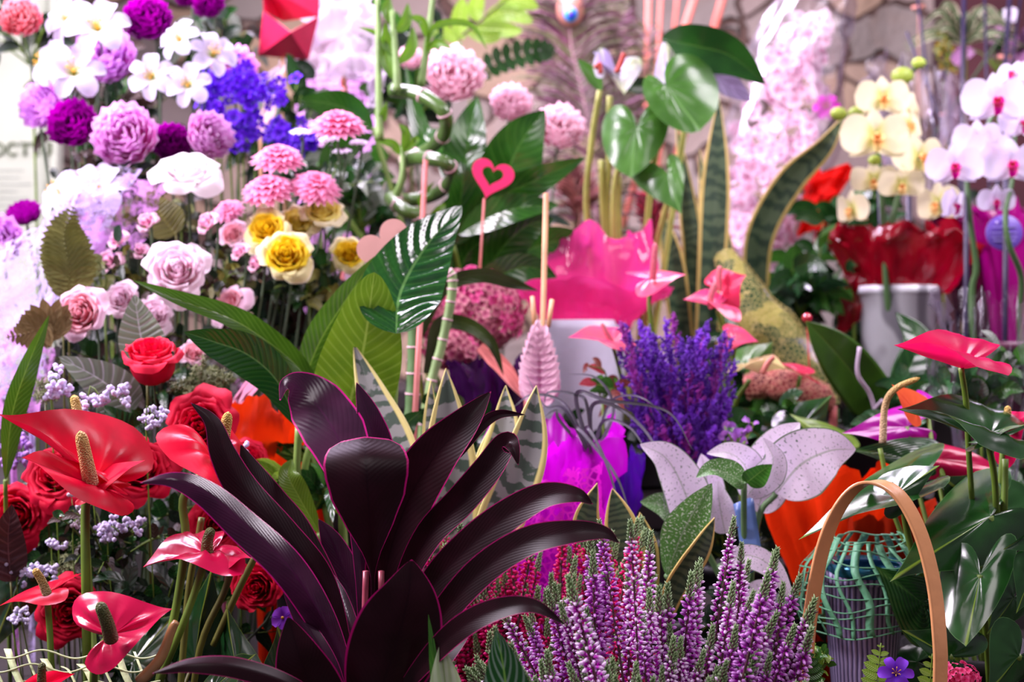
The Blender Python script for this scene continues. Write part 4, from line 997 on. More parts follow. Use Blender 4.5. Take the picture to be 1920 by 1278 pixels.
stems(pl, [[(640,860,1.18),(642,1000,1.19),(650,1160,1.2)], [(742,625,1.19),(735,800,1.19),(690,1160,1.2)], [(560,740,1.24),(600,900,1.22),(650,1160,1.2)], [(620,790,1.22),(640,950,1.21),(655,1160,1.2)], [(560,800,1.16),(558,900,1.17),(580,1000,1.18),(640,1160,1.2)], [(600,1000,1.16),(610,1080,1.18),(640,1160,1.2)], [(600,790,1.2),(570,900,1.2),(600,1100,1.2)]], 7, plain('leaf_stalk_green', '7c9c4c', .4))
t = thing('peace_lily_leaf', 'single twisted green leaf rising at the left edge behind the anthurium', 'leaf', (P(20, 900, 1.2).x, 1.2, tz(1.2)))
m = MB(); leaf(m, [(10,900,1.16),(22,780,1.16),(50,690,1.16),(92,590,1.17)], 26, 'lance', roll=.5, fold=.3, nu=8, nv=30); m.build('blade', M_peace, t)
m = MB(); m.tube(spl([P(10, 900, 1.16), P(12, 1000, 1.18), t.location.copy()], 8), 4*S(1.2), 8); m.build('stalk', G_stem, t)

# ---- snake plants
def sansmat(name, base, dark, margin, mw=.3, K=11):
    n = N(name); u, v, uvv = n.uv(); a = n.math('MULTIPLY', n.math('ABSOLUTE', n.math('SUBTRACT', u, .5)), 2)
    nz = n.noise(45, 5); nz2 = n.noise(160, 3)
    ph = n.math('ADD', n.math('MULTIPLY', v, K), n.math('MULTIPLY', nz, 2.6))
    w = n.math('SINE', n.math('MULTIPLY', ph, 2*PI))
    f = n.smooth(n.math('ADD', w, n.math('MULTIPLY', nz2, .9)), .35, .95)
    col = n.mix(n.math('MULTIPLY', f, .85), srgb(base), srgb(dark))
    e = n.smooth(n.math('ADD', a, n.math('MULTIPLY', nz, .06)), 1-mw-.02, 1-mw+.06)
    col = n.mix(e, col, srgb(margin))
    return n.finish(col, .38, .45, .12, nz, .2)
M_sans = sansmat('snake_plant', '9a9c98', '34503c', 'e8dc8c', .26)
M_sansg = sansmat('snake_plant_tall', '54684c', '2c4434', 'd8c070', .20, 16)
sp = thing('snake_plant', 'snake plant with grey banded leaves and yellow margins behind the cordyline', 'potted plant', (P(860, 1100, 1.12).x, 1.12, tz(1.12)))
pot(sp, sp.location.x, 1.12, 1.03, .055, M_pot)
def sleaf(root, pts, hw, mat, roll=0, fold=.3, sh='sword', tw=0):
    m = MB(); leaf(m, pts, hw, sh, roll=roll, fold=fold, nu=10, nv=46, twist=tw); m.build('leaf', mat, root, solid=.0012)
for pts, hw, ro in [
 ([(790,1130,1.12),(770,960,1.13),(740,850,1.14),(700,750,1.15),(662,642,1.16)], 44, .2),
 ([(850,1150,1.12),(848,1000,1.13),(842,850,1.13),(836,690,1.13)], 55, .1),
 ([(880,1150,1.14),(905,950,1.15),(945,820,1.15),(948,722,1.15)], 36, -.2),
 ([(890,1160,1.12),(925,1010,1.12),(985,850,1.12),(1006,722,1.12)], 46, .1),
 ([(830,1140,1.16),(812,900,1.17),(806,800,1.17),(808,712,1.17)], 20, .5),
 ([(880,1120,1.16),(900,900,1.16),(925,790,1.16)], 22, .5),
 ([(800,1130,1.1),(800,1000,1.1),(760,900,1.1)], 30, .5)]: sleaf(sp, pts, hw, M_sans, ro)
sp2 = thing('snake_plant', 'snake plant whose yellow-edged leaf tips rise out of the pink heather', 'potted plant', (P(1210, 1150, 1.15).x, 1.15, tz(1.15)))
pot(sp2, sp2.location.x, 1.15, 1.03, .05, M_pot)
for pts, hw, ro in [
 ([(1160,1180,1.13),(1120,1050,1.13),(1098,980,1.13),(1120,905,1.13)], 32, .3),
 ([(1190,1200,1.14),(1180,1050,1.14),(1165,980,1.14),(1148,915,1.14)], 36, -.2),
 ([(1230,1180,1.12),(1265,1100,1.11),(1310,1030,1.1),(1340,970,1.1)], 26, .5),
 ([(1210,1180,1.15),(1210,1050,1.15),(1200,960,1.15)], 26, .2)]: sleaf(sp2, pts, hw, sansmat('snake_plant_dark', '4c5c4c', '28382c', 'e0c890', .3) if False else M_sansg, ro)
# tall snake plants, right of the tall green anthurium
sp3 = thing('snake_plant', 'tall dark snake plant with narrow yellow-edged leaves behind the pink cellophane', 'potted plant', (P(1310, 700, 1.72).x, 1.72, tz(1.72)))
pot(sp3, sp3.location.x, 1.72, tz(1.72)+.08, .06, M_pot)
for pts, hw, ro in [
 ([(1320,700,1.7),(1335,480,1.68),(1342,330,1.68),(1348,182,1.68)], 29, .1),
 ([(1285,700,1.72),(1298,500,1.7),(1290,400,1.7),(1268,230,1.7)], 22, .4),
 ([(1290,720,1.72),(1275,600,1.7),(1258,480,1.68),(1240,395,1.68)], 24, .2),
 ([(1330,720,1.72),(1370,560,1.72),(1350,420,1.72),(1310,330,1.72)], 14, .5),
 ([(1300,720,1.74),(1310,500,1.73),(1325,400,1.73),(1312,280,1.73)], 18, -.3)]: sleaf(sp3, pts, hw, M_sansg, ro)
sp4 = thing('snake_plant', 'arching snake plant leaf leaning right with a bent tip beside the cream orchid', 'potted plant', (P(1400, 700, 1.8).x, 1.8, tz(1.8)))
sleaf(sp4, [(1405,760,1.78),(1415,560,1.76),(1425,440,1.74),(1480,340,1.72),(1545,275,1.7),(1582,218,1.7)], 29, M_sansg, .2)
pot(sp4, sp4.location.x, 1.8, tz(1.8)+.06, .04, M_pot)
# ---- bamboo
M_bamb = plain('bamboo_green', '5c8050', .35, var=.2, scale=12, spec=.6); M_bamd = plain('bamboo_dark', '4a6a2c', .3, var=.3, scale=12, spec=.7, coat=.3)
M_node = plain('bamboo_node', 'd8b0b8', .6)
def cane(root, pts, r, nodes, mat, n=70):
    d = sum(p[2] for p in pts)/len(pts); s_ = S(d); c_ = spl([P(*p) for p in pts], n)
    m = MB(); m.tube(c_, lambda t: r*s_*(1+.04*math.cos(2*PI*t*nodes)), 14); o = m.build('cane', mat, root)
    for k in range(1, nodes):
        i = int(k/nodes*(n-1)); T = (c_[min(i+1, n-1)]-c_[i-1]).normalized()*s_*1.6; q = MB(); q.tube([c_[i]-T, c_[i]+T*.2, c_[i]+T], lambda t: r*s_*1.14, 14); q.build('node_ring', M_node, o)
bb = thing('lucky_bamboo', 'lucky bamboo with a corkscrew cane and leafy shoots, top centre', 'bamboo', (P(770, 800, 1.52).x, 1.52, tz(1.52)))
cane(bb, [(735,168,1.52),(790,178,1.50),(832,210,1.49),(832,252,1.52),(795,285,1.56),(758,300,1.55),(790,296,1.51),(835,305,1.49),(848,330,1.51),(820,362,1.55),(770,375,1.56),(732,372,1.53),(760,395,1.50),(790,420,1.5),(785,560,1.51),(775,700,1.52),(770,880,1.52)], 13, 15, M_bamd, n=140)
M_bl = leafmat('bamboo_leaf', '5c8c20', '88b040', K=2, slope=3, vamt=.2, rough=.35, trans=.35)
for base, pth in [((745,170), [(745,170,1.5),(742,110,1.5),(735,20,1.5)]), ((770,200), [(712,260,1.5),(710,160,1.5),(708,-10,1.5)]), ((798,110), [(790,160,1.52),(800,90,1.52),(812,-10,1.52)]), ((0, 0), [(742,370,1.53),(755,330,1.52),(755,275,1.52)])]:
    m = MB(); m.tube(spl([P(*p) for p in pth], 16), lambda t: (8-3*t)*S(1.5), 10); m.build('shoot', plain('bamboo_shoot', '86a860', .4), bb)
for pts, hw in [([(742,110,1.5),(725,80,1.5),(722,40,1.49)], 12), ([(745,120,1.5),(770,90,1.5),(775,50,1.5)], 12), ([(738,150,1.5),(722,110,1.5),(722,70,1.5)], 13), ([(742,60,1.5),(760,40,1.5),(765,5,1.5)], 12), ([(740,50,1.5),(726,20,1.5),(730,-10,1.5)], 12),
   ([(795,110,1.51),(815,50,1.5),(880,45,1.5),(915,95,1.5)], 7), ([(800,95,1.51),(820,80,1.5),(850,92,1.49)], 8), ([(800,70,1.51),(790,40,1.5),(765,30,1.5)], 9), ([(705,200,1.51),(715,220,1.5),(725,190,1.49)], 10),
   ([(750,290,1.51),(735,270,1.5),(700,262,1.5)], 9), ([(755,285,1.51),(760,250,1.5),(748,232,1.5)], 9), ([(757,285,1.51),(780,262,1.5),(778,270,1.5)], 8), ([(800,420,1.5),(820,395,1.49),(840,380,1.5)], 8), ([(795,400,1.5),(790,370,1.49),(815,340,1.49)], 7), ([(712,70,1.51),(700,60,1.5),(670,50,1.5)], 5)]:
    m = MB(); leaf(m, pts, hw, 'lance', fold=.4, roll=.2); m.build('leaf', M_bl, bb)
bs_ = thing('bamboo', 'straight green bamboo canes with pale rings behind the snake plant', 'bamboo', (P(770, 900, 1.3).x, 1.3, tz(1.3)))
cane(bs_, [(778,560,1.3),(776,700,1.3),(768,850,1.3),(768,1200,1.3)], 13, 9, M_bamb)
cane(bs_, [(838,508,1.33),(848,520,1.33),(846,560,1.33),(830,640,1.33),(806,730,1.33),(790,850,1.33),(785,1200,1.33)], 9, 14, plain('bamboo_pale', '86a468', .4))
def stick(name, lab, cat, a, b, r, mat, group=None):
    A = P(*a); Bm = P(*b); t = MB(); t.tube([A, A.lerp(Bm, .5), Bm], r*S(a[2]), 8); o = t.build(name, mat, None, origin=(Bm.x, Bm.y, Bm.z)); tag(o, lab, cat, group); return o
def footed(a, b):  # extend a line down to the shelf
    A = P(*a); Bv = P(*b); z = tz(Bv.y); k = (A.z-z)/(A.z-Bv.z); q = A.lerp(Bv, k); d = q.y; return (960+q.x/d*F, 639-(q.z-CZ)/d*F, d)
M_salm = plain('salmon_stick', 'e07868', .6, var=.1); M_stk = plain('wooden_stick', 'c89468', .6, bstr=.2); M_pstk = plain('pink_stick', 'c87068', .5)
stick('support_stick', 'thin pink-brown stick standing beside the corkscrew bamboo', 'stick', (798,300,1.44), footed((798,300,1.44), (792,420,1.44)), 5, M_pstk)
stick('support_stick', 'thin pink-brown stick beside the straight bamboo cane', 'stick', (790,560,1.26), footed((790,560,1.26), (779,760,1.26)), 5.5, M_pstk)
stick('flower_stick', 'tall pale wooden stick in front of the pink cellophane', 'stick', (1024,362,1.38), footed((1024,362,1.38), (1018,604,1.38)), 5, M_stk)
# ---- hearts
def heart_shape(n=60):
    o = []
    for i in range(n):
        a = 2*PI*i/n; o.append((16*math.sin(a)**3/17, (13*math.cos(a)-5*math.cos(2*a)-2*math.cos(3*a)-math.cos(4*a))/17))
    return o
def heart_deco(root, px, py, d, r, ang, mat, th=.003, hole=0.0, yaw=0.0, name='wooden_heart'):
    c = P(px, py, d); o = heart_shape(); R = r*S(d); M = Matrix.Rotation(yaw, 3, 'Z')@Matrix.Rotation(ang, 3, 'Y'); vs = []; n = len(o); fs = []
    for y in (-th/2, th/2):
        for q in (hole if hole else .0, 1.0):
            for (x, z) in o: vs.append(c+M@V((x*R*q, y, z*R*q+(.12*R*(1-q) if hole else 0))))
    def band(a, b): return [[a+i, a+(i+1) % n, b+(i+1) % n, b+i] for i in range(n)]
    fs = band(0, n)+band(3*n, 2*n)+band(n, 3*n)+(band(2*n, 0) if hole else [])
    m = MB(); m.add(vs, fs); m.build(name, mat, root, smooth=False)
ht = thing('heart_pick', 'pale pink wooden heart on a stick behind the silvery ribbed leaf', 'heart decoration', (P(715, 700, 1.25).x, 1.25, tz(1.25)))
heart_deco(ht, 724, 462, 1.24, 56, -.62, plain('pale_pink_wood', 'f0b4ac', .6, var=.08, bstr=.2, bscale=50), yaw=.1)
m = MB(); m.tube([P(722, 480, 1.245), P(718, 700, 1.25), ht.location.copy()], 3*S(1.25), 6); m.build('stick', M_stk, ht)
h2 = thing('heart_pick', 'hot pink heart with a heart-shaped hole among the dark green leaves', 'heart decoration', (P(920, 500, 1.46).x, 1.46, tz(1.46)))
heart_deco(h2, 922, 332, 1.45, 43, .28, plain('hot_pink_felt', 'ec2468', .8, var=.08), hole=.5)
m = MB(); m.tube([P(908, 372, 1.455), P(900, 500, 1.46), h2.location.copy()], 2.5*S(1.45), 6); m.build('stick', M_pstk, h2)
# ---- dark spathiphyllum leaves round the pink heart
M_spl = leafmat('spath_leaf', '2c6018', '4a7c2c', K=12, slope=2.5, vamt=.3, c2='1c4810', rough=.2, trans=.15, midw=.03, coat=.3, spec=.7)
s5 = thing('peace_lily', 'bushy peace lily with broad dark green leaves around the hot pink heart', 'potted plant', (P(930, 700, 1.56).x, 1.56, tz(1.56)))
pot(s5, s5.location.x, 1.56, tz(1.56)+.07, .055, M_pot)
for pts, hw, ro in [
 ([(930,480,1.54),(945,350,1.53),(975,270,1.52),(1022,205,1.52)], 60, .1), ([(880,420,1.54),(872,320,1.54),(880,250,1.54),(895,180,1.55)], 44, -.3),
 ([(850,460,1.5),(920,380,1.49),(1010,335,1.48),(1098,295,1.49)], 34, .3), ([(860,440,1.48),(920,405,1.47),(980,388,1.46),(1048,385,1.47)], 32, -.3),
 ([(830,500,1.52),(855,420,1.51),(868,340,1.5),(862,300,1.5)], 30, .3), ([(900,560,1.52),(930,480,1.51),(985,425,1.5),(1040,410,1.5)], 40, .2),
 ([(880,560,1.5),(930,520,1.49),(990,500,1.49),(1045,520,1.5)], 32, .1), ([(850,560,1.53),(880,470,1.52),(950,440,1.52)], 40, .4),
 ([(900,540,1.55),(990,470,1.55),(1060,450,1.56),(1120,460,1.56)], 34, .3), ([(840,520,1.5),(820,440,1.5),(840,370,1.5)], 26, .2),
 ([(600,330,1.62),(640,280,1.62),(700,250,1.62)], 30, .2), ([(700,240,1.6),(640,200,1.6),(560,185,1.58)], 34, -.2), ([(900,560,1.56),(840,300,1.58),(790,250,1.6),(760,120,1.6)], 26, .2)]:
    m = MB(); leaf(m, pts, hw, 'lance', roll=ro, fold=.25, rip=.05, ripk=1.5, nu=10, nv=34, corr=(.012, 14, 2.4)); m.build('leaf', M_spl, s5)
stems(s5, [[(930,480,1.54),(930,600,1.55),(930,900,1.56)], [(880,420,1.54),(900,600,1.55),(925,900,1.56)], [(850,460,1.5),(880,600,1.53),(925,900,1.56)], [(700,240,1.6),(780,500,1.58),(915,900,1.56)], [(600,330,1.62),(740,550,1.6),(910,900,1.56)]], 5, G_stem)
s6 = thing('peace_lily', 'plant with two thin dark arching leaves in front of the dried pink hydrangea', 'potted plant', (P(850, 900, 1.38).x, 1.38, tz(1.38)))
pot(s6, s6.location.x, 1.38, tz(1.38)+.07, .035, M_pot)
M_arc = leafmat('arching_dark_leaf', '2c3c14', K=12, slope=2.5, vamt=.2, c2='243010', rough=.3)
for pts in ([(780,640,1.36),(830,540,1.35),(900,515,1.35),(960,530,1.36),(1010,545,1.36)], [(800,700,1.36),(820,612,1.36),(870,605,1.36),(920,640,1.35),(945,705,1.35)]):
    m = MB(); leaf(m, pts, 15, 'strap', roll=.3, fold=.3, nv=34); m.build('leaf', M_arc, s6)
stems(s6, [[(780,640,1.36),(800,800,1.37),(850,1150,1.38)], [(800,700,1.36),(815,850,1.37),(852,1150,1.38)]], 4, G_stemd)
# ---- dried hydrangea
Q_hyd = petalmat('dried_hydrangea', 'a83868', 'd8909c', t0=.1, t1=.8, trans=.2, tip='c8a088')
Q_hyd2 = petalmat('dried_hydrangea_pink', 'c02870', 'e868a0', t0=.1, t1=.9, trans=.2)
def hydr(lab, x, y, d, rx, ry, n, cs, mats, name='hydrangea'):
    b = P(x, y, d); t = thing(name, lab, 'hydrangea', (b.x, b.y+.03, tz(b.y+.03))); rnd = random.Random(x+y); ms = [MB() for _ in mats]
    for i in range(n):
        z = 1-2*(i+.5)/n; a = i*2.4; q = math.sqrt(1-z*z); nn = V((q*math.cos(a), -abs(q*math.sin(a))*.9-.02, z)); nn = V((q*math.cos(a), q*math.sin(a), z))
        if nn.y > .35: continue
        c = b+V((nn.x*rx*S(d), nn.y*rx*S(d)*.8, nn.z*ry*S(d))); c += nn*rnd.uniform(-.004, .002)
        X = XF(c, nn+V((rnd.uniform(-.4, .4), rnd.uniform(-.4, .4), rnd.uniform(-.4, .4))), cs*S(d)*rnd.uniform(.8, 1.15), rnd.random()*3)
        m = ms[0 if rnd.random() < .72 else -1]
        for k in range(4): spetal(m, X, k*PI/2, [(.05, 0), (.5, .12), (1.0, .05)], .45, .3, 'ellip', nu=2, nv=4, seed=k)
    for k, m in enumerate(ms): m.build('florets', mats[k], t)
    m = MB(); m.tube(spl([b, b+V((0, .02, -.08)), t.location.copy()], 8), 4*S(d), 6); m.build('stem', G_stemd, t)
hydr('dried dusty-pink hydrangea head behind the straight bamboo canes', 882, 585, 1.48, 100, 78, 420, 13, [Q_hyd, Q_hyd2])
hydr('smaller dried brown-pink hydrangea head under the larger one', 845, 655, 1.44, 52, 34, 150, 12, [Q_hyd, Q_hyd2])
hydr('tiny bright pink kalanchoe-like flower head at the bottom right of the handle', 1800, 1272, .98, 34, 26, 90, 9, [petalmat('kalanchoe_pink', 'd02060', 'f06098')], 'kalanchoe')
# ---- tillandsia with a pink paddle, and grassy airplants
Q_pad = leafmat('pink_paddle', 'f0c0d4', 'd898b8', K=14, slope=3, vw=.14, vamt=.6, c2='f8d8e0', rough=.5, trans=.2, midw=.03)
ti = thing('pink_quill', 'pale pink paddle-shaped bract on a stalk in front of the white pot', 'potted plant', (P(1010, 1000, 1.32).x, 1.32, tz(1.32)))
pot(ti, ti.location.x, 1.32, tz(1.32)+.08, .04, M_pot)
m = MB()
c_ = [(1014,760,1.31),(1012,720,1.31),(1010,660,1.3),(1008,600,1.3)]
leaf(m, c_, 39, 'ovate', fold=.15, corr=(.05, 13, 2.6), nu=14, nv=80); m.build('bract', Q_pad, ti, solid=.004)
for k in range(10):
    for s_ in (-1, 1):
        v = .08+k*.088; y = 760-160*v; w = 38*w_ovate(v); m = MB(); leaf(m, [(1011,y+12,1.298),(1011+s_*w*.6,y+2,1.297),(1011+s_*w*1.04,y-12,1.3)], 10, 'lance', fold=.4, nu=3, nv=8); m.build('scale', Q_pad, ti)
for a, b in (((998,556,1.32), (1003,612,1.31)), ((1035,562,1.32), (1028,612,1.31))):
    m = MB(); m.tube([P(*a), P(*b)], 4.5*S(1.3), 8); m.build('flower_quill', M_stk, ti)
stems(ti, [[(1014,760,1.31),(1015,900,1.315),(1012,1100,1.32)]], 5, plain('quill_stalk', 'b87870', .5), 'stalk')
M_airg = leafmat('silvery_grass', '6a6478', 'b8a8c8', K=2, vamt=.1, slope=4, c2='3c4038', rough=.35, trans=.1)
ag = thing('airplant', 'grassy plant with thin silvery blades arching over the magenta wrap', 'potted plant', (P(1120, 1000, 1.24).x, 1.24, tz(1.24)))
pot(ag, ag.location.x, 1.24, tz(1.24)+.07, .04, M_pot)
for pts, hw in [
 ([(1110,860,1.24),(1110,760,1.22),(1170,770,1.2),(1230,840,1.18),(1248,960,1.17)], 5), ([(1110,860,1.24),(1080,740,1.22),(1140,750,1.2),(1250,770,1.19),(1300,845,1.18)], 5),
 ([(1110,860,1.24),(1080,800,1.22),(1110,830,1.2),(1160,900,1.18),(1190,1000,1.17)], 5), ([(1110,860,1.24),(1060,770,1.24),(1020,760,1.24),(985,700,1.25)], 4), ([(1110,860,1.24),(1060,760,1.24),(1000,740,1.24),(960,765,1.24)], 4),
 ([(1110,860,1.24),(1100,760,1.22),(1080,740,1.22),(1030,735,1.2),(1020,760,1.2)], 4), ([(1110,860,1.24),(1130,790,1.24),(1180,800,1.22),(1215,850,1.2)], 4), ([(1110,860,1.24),(1150,770,1.26),(1120,710,1.26),(1060,700,1.26)], 4),
 ([(1110,860,1.24),(1050,790,1.22),(1040,770,1.22),(1000,800,1.21)], 4), ([(1110,860,1.24),(1100,800,1.2),(1130,850,1.18),(1155,930,1.17),(1150,990,1.16)], 4), ([(1110,860,1.24),(1140,760,1.24),(1180,740,1.22),(1220,755,1.2),(1260,800,1.2)], 3)]:
    m = MB(); leaf(m, pts, hw, 'grass', roll=.4, fold=.4, nu=3, nv=40); m.build('blade', M_airg, ag)
stems(ag, [[(1110,862,1.24),(1112,950,1.24),(1120,1150,1.24)]], 8, G_stemd, 'crown')
bush('bronze_leaf_plant', 'small bronze and pink leaves between the quill and the purple bunch', 'potted plant', 1130, 715, 1.34, 50, 40, 16, 40, [leafmat('bronze_leaf', '8c4438', 'b06858', K=4), leafmat('rose_leaf', 'd05058', 'e88080', K=4), M_midleaf], 'lance', ratio=.5, seed=77, sprays=4)
# ---- purple dried bunch
Q_pur = plain('dyed_purple', '5c18a0', .7, var=.45, scale=90); Q_pur2 = plain('dyed_violet', '7424c0', .7, var=.4, scale=90); Q_pur3 = plain('dyed_plum', '8c1890', .7, var=.4, scale=90)
pu = thing('dried_bunch', 'dense bunch of dyed purple dried flower spikes in the middle', 'dried flowers', (P(1262, 1000, 1.33).x, 1.33, tz(1.33)))
def purple_spike(seed, mat, L=.055):
    rnd = random.Random(seed); m = MB()
    for b in range(9):
        z0 = L*(.02+.1*b); a = b*2.4; ln = L*(.34-.03*b); D = V((math.cos(a)*.55, math.sin(a)*.55, 1)).normalized()
        br = [V((0, 0, z0)), V((0, 0, z0))+D*ln*1.15]
        m.tube(br, .0004, 3, False)
        for i in range(26):
            t_ = rnd.random(); p = br[0].lerp(br[1], t_); D2 = V((rnd.gauss(0, 1), rnd.gauss(0, 1), rnd.gauss(0, .6))).normalized(); p = p+D2*.0024*rnd.random()
            m.blob(p, .0011, .0011, .0016, M=frame(D2), lod=0)
    for i in range(50):
        p = V((rnd.gauss(0, .0014), rnd.gauss(0, .0014), L*rnd.uniform(.5, 1.0))); m.blob(p, .0009, .0009, .0015, lod=0)
    m.tube([V((0, 0, -.05)), V((0, 0, L*.9))], .0006, 4, False)
    return m.build('flower_spike', mat, None, origin=(0, 0, 0))
rnd = random.Random(21); pr = [purple_spike(k, (Q_pur, Q_pur2, Q_pur, Q_pur3, Q_pur2)[k]) for k in range(5)]
foot = P(1285, 960, 1.33)
for i in range(98):
    fx = (i+rnd.random())/98; lv = rnd.random()**1.1
    x = 1152+fx*222; top = lin([(1150, 640), (1165, 575), (1190, 590), (1240, 585), (1300, 575), (1330, 600), (1378, 600)], x)
    y = top+lv*215+rnd.uniform(-8, 14); x = 1265+(x-1265)*(1-.42*max(0, (y-720)/150))+rnd.uniform(-5, 5)+18*lv
    dep = 1.33+rnd.uniform(-.035, .03)*(1)-.01
    p = P(x, y, dep); k = i % 5; o = pr[k] if i < 5 else dup(pr[k], pu)
    o.parent = pu; D = (p-foot).normalized(); D = (D+V((0, rnd.uniform(-.25, .1), 0))).normalized(); s_ = rnd.uniform(.75, 1.05)
    o.rotation_mode = 'QUATERNION'; o.rotation_quaternion = D.to_track_quat('Z', 'Y'); o.scale = (s_,)*3; o.location = p-D*.055*s_-pu.location
stems(pu, [[(1240+10*k, 850, 1.33), (1275+3*k, 960, 1.33), (1268+2*k, 1200, 1.33)] for k in range(6)], 2.5, plain('purple_stem', '4a3058', .6), 'stem')
# ---- aglaonema with white leaves
M_agw = None
def agmat(name, base, dark, amt):
    n = N(name); u, v, uvv = n.uv(); a = n.math('MULTIPLY', n.math('ABSOLUTE', n.math('SUBTRACT', u, .5)), 2)
    mp = n.n('ShaderNodeMapping'); n.t.links.new(uvv, mp.inputs[0]); mp.inputs['Scale'].default_value = (9, 26, 1); mp.inputs['Rotation'].default_value = (0, 0, .5)
    f = n.noise(1.6, 4, mp.outputs[0], .6); col = n.mix(n.smooth(f, .60-amt, .68-amt), srgb(base), srgb(dark))
    col = n.mix(n.math('MULTIPLY', n.math('SUBTRACT', 1.0, n.smooth(a, .02, .05)), .6), col, srgb('8ca080'))
    col = n.mix(n.smooth(a, .93, .98), col, srgb('58784c')); return n.finish(col, .4, .4, .25, f, .1)
M_agw = agmat('white_variegated_leaf', 'e0d4e4', '587058', .02); M_agg = agmat('green_variegated_leaf', '4c7c38', 'b8ccac', .06)
al = thing('aglaonema', 'aglaonema with broad white green-flecked leaves under the purple bunch', 'potted plant', (P(1400, 1150, 1.2).x, 1.2, tz(1.2)))
pot(al, al.location.x, 1.2, 1.03, .055, M_pot)
for pts, hw, sh, ro, fo, mt in [
 ([(1300,990,1.19),(1285,925,1.18),(1250,860,1.17),(1200,832,1.17)], 46, 'ovate', .2, .3, M_agw),
 ([(1330,960,1.2),(1325,900,1.2),(1315,850,1.2)], 34, 'ovate', .2, .3, M_agw),
 ([(1455,925,1.17),(1500,872,1.16),(1555,845,1.15),(1605,842,1.15)], 66, 'ovate', .1, .15, M_agw),
 ([(1420,960,1.19),(1440,890,1.18),(1465,830,1.18),(1500,792,1.18)], 52, 'ovate', -.2, .2, M_agw),
 ([(1405,930,1.2),(1400,880,1.18),(1370,850,1.17),(1325,850,1.16)], 34, 'ovate', .5, .3, M_agw),
 ([(1400,930,1.16),(1435,890,1.15),(1450,860,1.15),(1430,820,1.15)], 34, 'ovate', .5, .3, M_agw),
 ([(1395,905,1.14),(1370,890,1.13),(1335,880,1.12),(1305,895,1.12)], 26, 'ovate', .5, .4, M_agg),
 ([(1400,905,1.14),(1425,885,1.13),(1448,870,1.12)], 24, 'ovate', .3, .4, M_midleaf),
 ([(1250,1078,1.12),(1275,1010,1.12),(1300,960,1.11),(1335,905,1.1)], 44, 'lance', .2, .3, M_agg),
 ([(1350,1060,1.14),(1400,1040,1.13),(1450,1065,1.12),(1490,1130,1.12)], 26, 'lance', .3, .3, M_agw),
 ([(1360,1000,1.18),(1350,950,1.18),(1345,900,1.18)], 30, 'ovate', .2, .3, M_agw),
 ([(1290,1000,1.2),(1250,950,1.2),(1200,940,1.2)], 26, 'lance', .2, .3, M_agg),
 ([(1440,1090,1.15),(1400,1150,1.14),(1410,1200,1.13)], 30, 'ovate', .2, .3, M_agw)]:
    m = MB(); leaf(m, pts, hw, sh, roll=ro, fold=fo, rip=.1, ripk=1.5, nu=12, nv=40); m.build('leaf', mt, al)
stems(al, [[(1455,925,1.17),(1420,980,1.18),(1400,1180,1.2)], [(1395,905,1.14),(1395,1000,1.17),(1398,1180,1.2)], [(1420,960,1.19),(1410,1040,1.19),(1400,1180,1.2)], [(1300,990,1.19),(1350,1080,1.2),(1395,1180,1.2)], [(1250,1078,1.12),(1300,1130,1.15),(1390,1200,1.2)], [(1350,1060,1.14),(1370,1120,1.17),(1395,1200,1.2)]], 6, plain('aglaonema_stalk', '5c7c50', .4))
t = thing('plant_tag', 'pale blue plastic tag hanging below the white aglaonema leaves', 'tag', P(1415, 1090, 1.17))
m = MB(); sheet(m, [(1398, 1080, 1.165), (1432, 1058, 1.165), (1412, 930, 1.175), (1375, 945, 1.175)], amp=.001, nu=4, nv=8); m.build('tag', plain('pale_blue_plastic', '6c8cc8', .3, trans=.3), t, solid=.0008)
# ---- magenta wraps
M_mgf = sheetmat('magenta_film', 'd808dc', rough=.3, alpha=.96, trans=.5, spec=.5)
M_mgn = sheetmat('magenta_net', 'ff20dc', rough=.5, alpha=1.0, trans=.5, holes='net', hs=150, hw=.16)
M_vif = sheetmat('violet_film', '6414c0', rough=.25, alpha=.9, trans=.5)
w_ = wrap('net_wrap', 'magenta film and net wrap behind the heather, right of the snake plant', 1040, 1000, 1.26, [(20, down(1000, 1.26)), (40, -180), (66, -60), (92, 60), (104, 130), (118, 185)], M_mgf, 'film', amp=.022, seed=4, ysq=.7, nu=90)
m = MB(); crumple(m, 1035, 1050, 1.23, [(16, down(1050, 1.23)), (40, -120), (72, -20), (88, 70), (84, 170)], amp=.012, seed=6, ysq=.6); m.build('netting', M_mgn, w_)
w_ = wrap('film_wrap', 'violet translucent film strip behind the arching grass blades', 1165, 980, 1.29, [(8, down(980, 1.29)), (16, -60), (26, 40), (32, 130)], M_vif, amp=.012, seed=8, ysq=.5, nu=40)
# ---- pink cellophane and its white pot
M_pkf = sheetmat('pink_film', 'f4449c', rough=.12, alpha=.86, trans=.5, spec=.8, bstr=.5, bscale=14)
M_wpot = plain('white_pot', 'dcdcf0', .35, var=.06, bstr=.1)
w_ = thing('wrapped_pot', 'white pot with crumpled bright pink film flaring out of its top', 'potted plant', (P(1090, 900, 1.6).x, 1.6, tz(1.6)))
pot(w_, w_.location.x, 1.6, P(0, 600, 1.6).z, .052, M_wpot, name='white_pot', flare=.8, rim=False)
m = MB(); crumple(m, 1095, 600, 1.6, [(78, -14), (90, 0), (112, 50), (122, 100), (112, 150)], amp=.02, seed=3, ysq=.75, nu=110, nv=24, freq=1.8); m.build('film', M_pkf, w_)
m = MB(); crumple(m, 1110, 600, 1.6, [(76, -12), (92, 5), (128, 40), (150, 66)], amp=.014, seed=13, ysq=.7, nu=110, nv=16, freq=1.3); m.build('film', M_pkf, w_)
